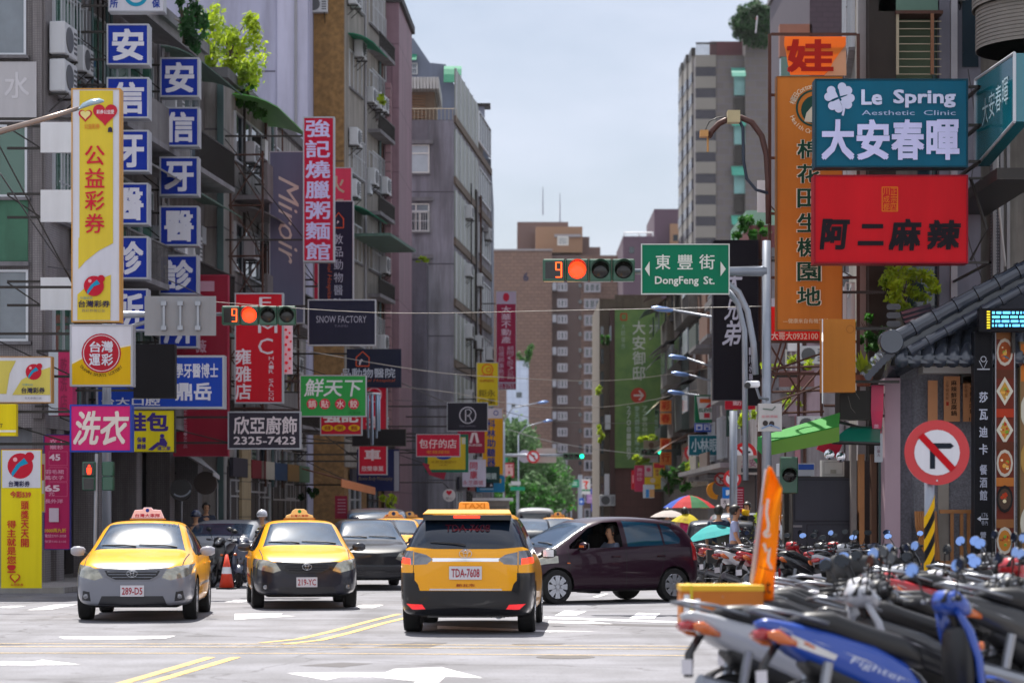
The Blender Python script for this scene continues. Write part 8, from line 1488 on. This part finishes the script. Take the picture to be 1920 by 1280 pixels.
# ---------------------------------------------------------------- far street furniture, trees, cables
for i, (cx, cy, Y, rx, rz, m, n) in enumerate([(962, 880, 185, 2.4, 3.4, LF4, 1700), (1000, 915, 190, 2.6, 2.4, LF2, 1500), (1022, 935, 180, 1.8, 1.8, LF4, 1000), (985, 945, 175, 2.2, 1.6, LF2, 900), (955, 835, 200, 2.0, 2.2, LF4, 900), (1012, 890, 210, 2.4, 2.6, LF4, 1000)]):
    c = P(cx, cy, Y); plant(['tall grey green street tree at the end of the left pavement', 'broad street tree in the middle of the far tree group', 'small street tree nearest the far road', 'low leafy street tree left of the far road', 'highest street tree beneath the white tiled wall', 'rearmost street tree before the brown block'][i], c, (rx * 1.15, 2, rz * 1.1), n * 3, .22, m, 60 + i, Vector((c.x, Y, 0)), 'tree', 'tree', True, 'street trees at the far end')
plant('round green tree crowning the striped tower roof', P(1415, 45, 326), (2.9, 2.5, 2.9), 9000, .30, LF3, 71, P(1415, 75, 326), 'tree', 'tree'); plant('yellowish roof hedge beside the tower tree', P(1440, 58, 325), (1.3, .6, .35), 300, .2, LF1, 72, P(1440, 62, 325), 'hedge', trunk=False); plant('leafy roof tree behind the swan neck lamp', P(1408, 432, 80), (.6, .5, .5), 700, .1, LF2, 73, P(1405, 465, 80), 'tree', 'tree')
for i, (cx, cy, Y, rx, rz, m, lab) in enumerate([(1185, 572, 131, .9, .35, LF1, 'rooftop shrubs on the left above the billboard'), (1213, 575, 131, .6, .25, LF1, 'rooftop shrubs on the right above the billboard'), (1215, 822, 120, .5, .3, LF1, 'yellow green tree tips before the billboard, upper'), (1195, 862, 118, .5, .25, LF1, 'yellow green tree tips before the billboard, lower'), (1285, 890, 97, .7, .7, LF2, 'leafy tree beside the dark green sign'), (1255, 905, 104, .6, .6, LF2, 'leafy tree behind the red and yellow sign'), (1298, 880, 94, .35, .5, LF1, 'sunlit climbing plant left of the dark green sign'), (1128, 812, 128.5, .3, .5, LF1, 'hanging plants on the beige wall, lower'), (1122, 730, 128.5, .25, .3, LF1, 'hanging plants on the beige wall, middle'), (1133, 635, 128.5, .3, .4, LF2, 'hanging plants on the beige wall, top'), (1412, 990, 55, .25, .5, LF1, 'bright green bush by the striped post'), (1392, 780, 63, .3, .5, LF1, 'sunlit leaves behind the tall signal post'), (948, 905, 146, .4, .8, LF2, 'dark leaf column beside the light blue sign')]):
    c = P(cx, cy, Y); plant(lab, c, (rx, .4, rz), int(300 + 300 * rx), .07 + .03 * (Y > 90), m, 80 + i, Vector((c.x, Y, c.z - rz)), 'shrub')
plant('leafy vine over the shed roof of the white tiled house', P(985, 668, 300), (1.5, .8, 1.6), 500, .2, LF2, 95, P(985, 690, 300), 'vine', trunk=False)
b = building('white_tiled_house', 'white tiled house front beneath the brown block', [(Wx(950, 300), 300), (Wx(991, 300), 300), (Wx(991, 300), 306), (Wx(950, 300), 306)], 0, Zz(676, 300), M('white tile wall', '#b9c6dc', .6, var=.04, tile=(.9, .9, '#a3b0c8', .05)), None); f = Fac(b, (Wx(950, 300), 300), (Wx(991, 300), 300)); f.part('window', GLASS, (1.2, 1.9, Zz(745, 300), Zz(735, 300), 0, .05)); f.part('window', GLASS, (.6, 1.1, Zz(765, 300), Zz(757, 300), 0, .05))
def lamp(label, foot, tip, Y, mid=None, rad=.06):
    r = thing('street_lamp', label, 'street lamp', Vector((Wx(foot[0], Y), Y, .006)), 'street lamps down the street'); q = [P(foot[0], foot[1], Y)] + ([P(*mid, Y)] if mid else []) + [P(*tip, Y)]
    MB().tube([Vector((Wx(foot[0], Y), Y, .006)), q[0]], [rad * 1.3, rad], 8).build('pole', GALV, r, True); MB().tube(q, rad * .7, 7).build('arm', GALV, r, True); t = q[-1]; mb = MB(); e = Vector((math.copysign(1, tip[0] - foot[0]), 0, .12)); mb.grid([[t + e * d + Vector((0, w * math.cos(R(a)), h * math.sin(R(a)))) for a in range(0, 360, 45)] for d, w, h in ((0, .03, .03), (.15, .12, .08), (.5, .14, .09), (.68, .04, .03))], True); mb.build('lamp_head', M('blue lamp', '#5a7ab0', .3, .3), r, True); return r
lamp('tall street lamp with a blue head reaching over the tree tops', (945, 790), (1008, 755), 150, (960, 765)); lamp('thin curved street lamp below the tall blue headed one', (972, 815), (1018, 790), 170, (985, 800), .05); lamp('street lamp head just below the green street name sign', (1441, 612), (1262, 582), 75); lamp('upper blue street lamp left of the black brush sign', (1441, 722), (1288, 672), 88); lamp('middle blue street lamp left of the black brush sign', (1440, 742), (1292, 703), 92); lamp('lowest blue street lamp beside the convenience sign', (1442, 760), (1284, 738), 96)
p = lambda x, y, Y: P(x, y, Y)
r = signal('far signal with a green light on the left arm', 1056, 849, 1096, 861, 150, (3,), False); MB().tube([P(945, 853, 150.2), P(1058, 853, 150.2)], .09, 8).build('arm', GALV, r, True); r = signal('far signal with a green light on the right arm', 1201, 841, 1245, 852, 118, (2,), False, 3); MB().tube([P(1244, 847, 118.2), P(1340, 846, 118.2)], .07, 8).build('arm', GALV, r, True); MB().tube([P(1340, 846, 118.2), Vector((Wx(1340, 118), 118.2, 0))], .1, 8).build('pole', GALV, r, True)
r = signal('most distant signal with red lights', 1025, 903, 1052, 909, 260, (0, 1), False, 4); MB().tube([P(1050, 906, 260.2), P(1090, 906, 260.2)], .1, 6).build('arm', GALV, r); MB().tube([P(1088, 890, 260.2), Vector((Wx(1088, 260), 260.2, 0))], .25, 8).build('pole', GALV, r)
for lab, x, y, Y in (('distant flashing amber light on the left', 1011, 923, 240), ('distant flashing amber light above the triangle sign', 1071, 948, 230)):
    r = thing('warning_light', lab, 'traffic light', P(x, y, Y)); s = Y / F; MB().lathe([(2.6 * s, 0), (2 * s, -.1), (.5 * s, -.14)], P(x, y, Y), 'y', 12).build('lens', LITO, r, True); MB().bx(Wx(x - 6, Y), Wx(x + 6, Y), Y + .02, Y + .3, Zz(y + 3, Y), Zz(y - 3, Y)).build('housing', SIGG, r); MB().tube([P(x, y + 3, Y + .2), Vector((Wx(x, Y), Y + .2, 0))], .06, 6).build('pole', GALV, r)
sign('pale back of a road sign on the far left signal arm', (1006, 840, 1043, 867), 150.4, '#b4a8a4', [], .05, None, cat='road sign', name='road_sign'); r = thing('road_sign', 'round white plate on the far left signal arm', 'road sign', P(984, 866, 150.4)); MB().lathe([(.40, 0), (.40, .03)], P(984, 855, 150.4), 'y', 24).build('plate', M('plate back', '#a9acbc', .5), r)
for lab, bx_, Y, c, it in [('distant green direction sign', (1059, 899, 1086, 913), 260, '#1c8a64', [('b', 1063, 903, 1082, 905, '#b4d0c4'), ('b', 1063, 907, 1082, 909, '#b4d0c4')]), ('distant convenience store sign with an orange numeral', (1091, 898, 1107, 926), 240, '#c4c4c4', [('p', [(1093, 901), (1104, 901), (1099, 911), (1095, 911), (1099, 904), (1093, 904)], '#d0402c'), ('p', [(1097, 912), (1101, 912), (1101, 916), (1097, 916)], '#c8283c'), ('b', 1091, 917, 1107, 920, '#1c7a50')]), ('distant dark blue sign beside the convenience sign', (1107, 915, 1122, 925), 232, '#33389a', [('t', '當舖', 1109, 917, 1120, 923, '#8a90d0', .02)]), ('distant lilac sign board', (1100, 926, 1124, 943), 225, '#9a7aa8', [('b', 1104, 932, 1120, 935, '#b494bc')]), ('lower distant dark blue sign', (1108, 944, 1125, 958), 222, '#33389a', [('t', '當舖', 1110, 946, 1122, 954, '#8a90d0', .02)]), ('distant blue arrow plate', (1086, 933, 1095, 946), 235, '#2458b0', [('c', 1090, 940, 2.5, '#b4c4e0')]), ('small green street plate on the left pole', (944, 857, 952, 867), 151, '#1c8a64', [])]: sign(lab, bx_, Y, c, it, .15)
r = thing('road_sign', 'distant white triangular warning sign with red border', 'road sign', P(1054, 951, 225)); MB().prism([P(1048, 951, 225), P(1060, 951, 225), P(1054, 940, 225)], (0, .05, 0)).build('plate', paint('#b81c28'), r); MB().prism([P(1050.5, 949.5, 224.98), P(1057.5, 949.5, 224.98), P(1054, 943, 224.98)], (0, .01, 0)).build('face', WHITE, r); MB().tube([P(1054, 951, 225.1), Vector((Wx(1054, 225), 225.1, 0))], .05, 6).build('post', GALV, r)
b = sign('white and green roofed stall sign in the left distance', (952, 902, 976, 909), 155, '#c0c0c4', [], .6, None); MB().bx(Wx(954, 155), Wx(984, 155), 154.8, 156, Zz(919, 155), Zz(912, 155)).build('green_roof', paint('#1c8a6a'), b); MB().tube([P(970, 919, 155.3), Vector((Wx(970, 155), 155.3, 0))], .08, 6).build('post', GALV, b)
CAB = M('cable', '#3a383c', .6); CABL = M('pale cable', '#7d7771', .5)
for i, (pts, Y0, Y1, w, m, lab) in enumerate([([(330, 560), (700, 586), (1060, 582), (1440, 574)], 49, 41, .007, CABL, 'pale cable strung across the crossing between the signal posts'), ([(480, 640), (760, 690), (920, 706), (1150, 713), (1330, 690)], 62, 95, .011, CABL, 'cable crossing below the animal clinic sign'), ([(700, 720), (840, 735), (1000, 762), (1160, 760), (1310, 730)], 75, 98, .011, CABL, 'cable dipping before the green billboard'), ([(690, 690), (830, 752)], 72, 86, .02, CAB, 'dark stay wire slanting to the monogram sign'), ([(740, 750), (890, 758), (1040, 790), (1240, 793)], 84, 118, .012, CAB, 'thin dark cable above the far signal'), ([(955, 805), (1010, 822), (1090, 838), (1230, 855)], 150, 118, .02, CAB, 'sagging cable from the far street lamp'), ([(0, 325), (70, 430), (160, 560)], 46, 47.5, .015, CAB, 'black cable slung before the mosaic block'), ([(90, 500), (150, 508), (205, 510), (300, 520), (390, 560)], 49, 58, .012, CAB, 'bundle of cables behind the blue boxes'), ([(1440, 380), (1520, 470), (1600, 520)], 45.2, 45.6, .015, CAB, 'cable looped behind the orange sign'), ([(1815, 130), (1830, 260), (1812, 420), (1840, 520)], 44.5, 45, .012, CAB, 'cable hanging beside the red hot pot sign'), ([(1880, 150), (1870, 330), (1885, 500)], 44.8, 45, .025, M('white conduit', '#a9a6a4', .5), 'white conduit curving down the corner building'), ([(60, 690), (90, 760), (130, 770), (140, 830)], 50, 50.2, .012, CAB, 'black cables drooping over the left pillar')]):
    n = len(pts); r = thing('overhead_cable', lab, 'cable', P(*pts[0], Y0), 'overhead cables'); q = [P(x, y, Y0 + (Y1 - Y0) * k / (n - 1)) for k, (x, y) in enumerate(pts)]
    fine = []
    for k in range(n - 1):
        p0, p1, p2, p3 = q[max(k - 1, 0)], q[k], q[k + 1], q[min(k + 2, n - 1)]
        for t in [j / 6 for j in range(6)]: fine.append(.5 * ((2 * p1) + (p2 - p0) * t + (2 * p0 - 5 * p1 + 4 * p2 - p3) * t * t + (3 * p1 - p0 - 3 * p2 + p3) * t ** 3))
    MB().tube(fine + [q[-1]], w, 5).build('strand', m, r, True)
r = thing('flag', 'tiny red flag on the tower roof beside the tree', 'flag', P(1418, 55, 323)); MB().tube([P(1417, 62, 323), P(1420, 30, 323)], .08, 5).build('pole', WHITE, r); MB().add([P(1420, 30, 323), P(1416.5, 36, 323), P(1420, 39, 323)], [(0, 1, 2)]).build('cloth', paint('#c82030'), r, solid=.02)
r = thing('striped_post', 'leaning yellow and black striped post behind the scooters', 'post', (Wx(1388, 56), 56, .006)); a, b = P(1383, 1040, 56), P(1399, 955, 56)
for k in range(8): MB().tube([a.lerp(b, k / 8), a.lerp(b, (k + 1) / 8)], .09, 10).build('stripe', YEL if k % 2 else BLK, r, True)
MB().tube([Vector((a.x, 56, .006)), a], .085, 10).build('foot', BLK, r); r = thing('pole', 'grey utility post beside the dark red list sign', 'pole', (Wx(1375, 60), 60, .006)); MB().tube([Vector((Wx(1375, 60), 60, .006)), P(1375, 770, 60)], .1, 10).build('shaft', GALV, r, True)
r = thing('bicycle', 'bicycle with a black basket behind the purple hatchback', 'bicycle', (Wx(1352, 46), 46, .006)); O = r.location; c0 = Vector((O.x, 46, .34)); c1 = Vector((O.x + .85, 46.5, .34))
for c in (c0, c1): w = MB().lathe([(.33, -.015), (.34, 0), (.33, .015)], c, 'y', 28, False).build('wheel', RUBBER, r, True); mb = MB(); [mb.tube([c, c + Vector((.33 * math.cos(R(k * 30)), 0, .33 * math.sin(R(k * 30))))], .004, 4) for k in range(12)]; mb.build('spokes', STEEL, w)
mb = MB(); mid = c0.lerp(c1, .5) + Vector((0, 0, 0)); mb.tube([c0, c0 + Vector((.08, .05, .5))], .015, 6).tube([c0 + Vector((.08, .05, .45)), mid, c1], .015, 6).tube([mid, mid + Vector((.15, .08, .5)), c1], .015, 6); mb.build('frame', DARKM, r); mb = MB(); mb.tube([c0 + Vector((.0, -.22, .68)), c0 + Vector((.08, .05, .62)), c0 + Vector((.1, .3, .68))], .012, 6); mb.build('handlebar', STEEL, r); q = c0 + Vector((-.12, -.05, .3)); MB().bx(q.x - .16, q.x + .16, q.y - .16, q.y + .16, q.z, q.z + .25).build('basket', BLACK, r)

# the hazy air of the street
hz_ = MB().bx(-120, 120, -10, 900, -1, 130).build('haze'); hz_['kind'] = 'stuff'; hz_['label'] = 'thin pale city haze'
m = bpy.data.materials.new('haze'); m.use_nodes = True; N = m.node_tree.nodes; N.remove(N['Principled BSDF']); v = N.new('ShaderNodeVolumePrincipled'); v.inputs['Color'].default_value = (.86, .87, .92, 1); v.inputs['Density'].default_value = .00005; v.inputs['Anisotropy'].default_value = .2
m.node_tree.links.new(v.outputs[0], N['Material Output'].inputs['Volume']); hz_.data.materials.append(m)
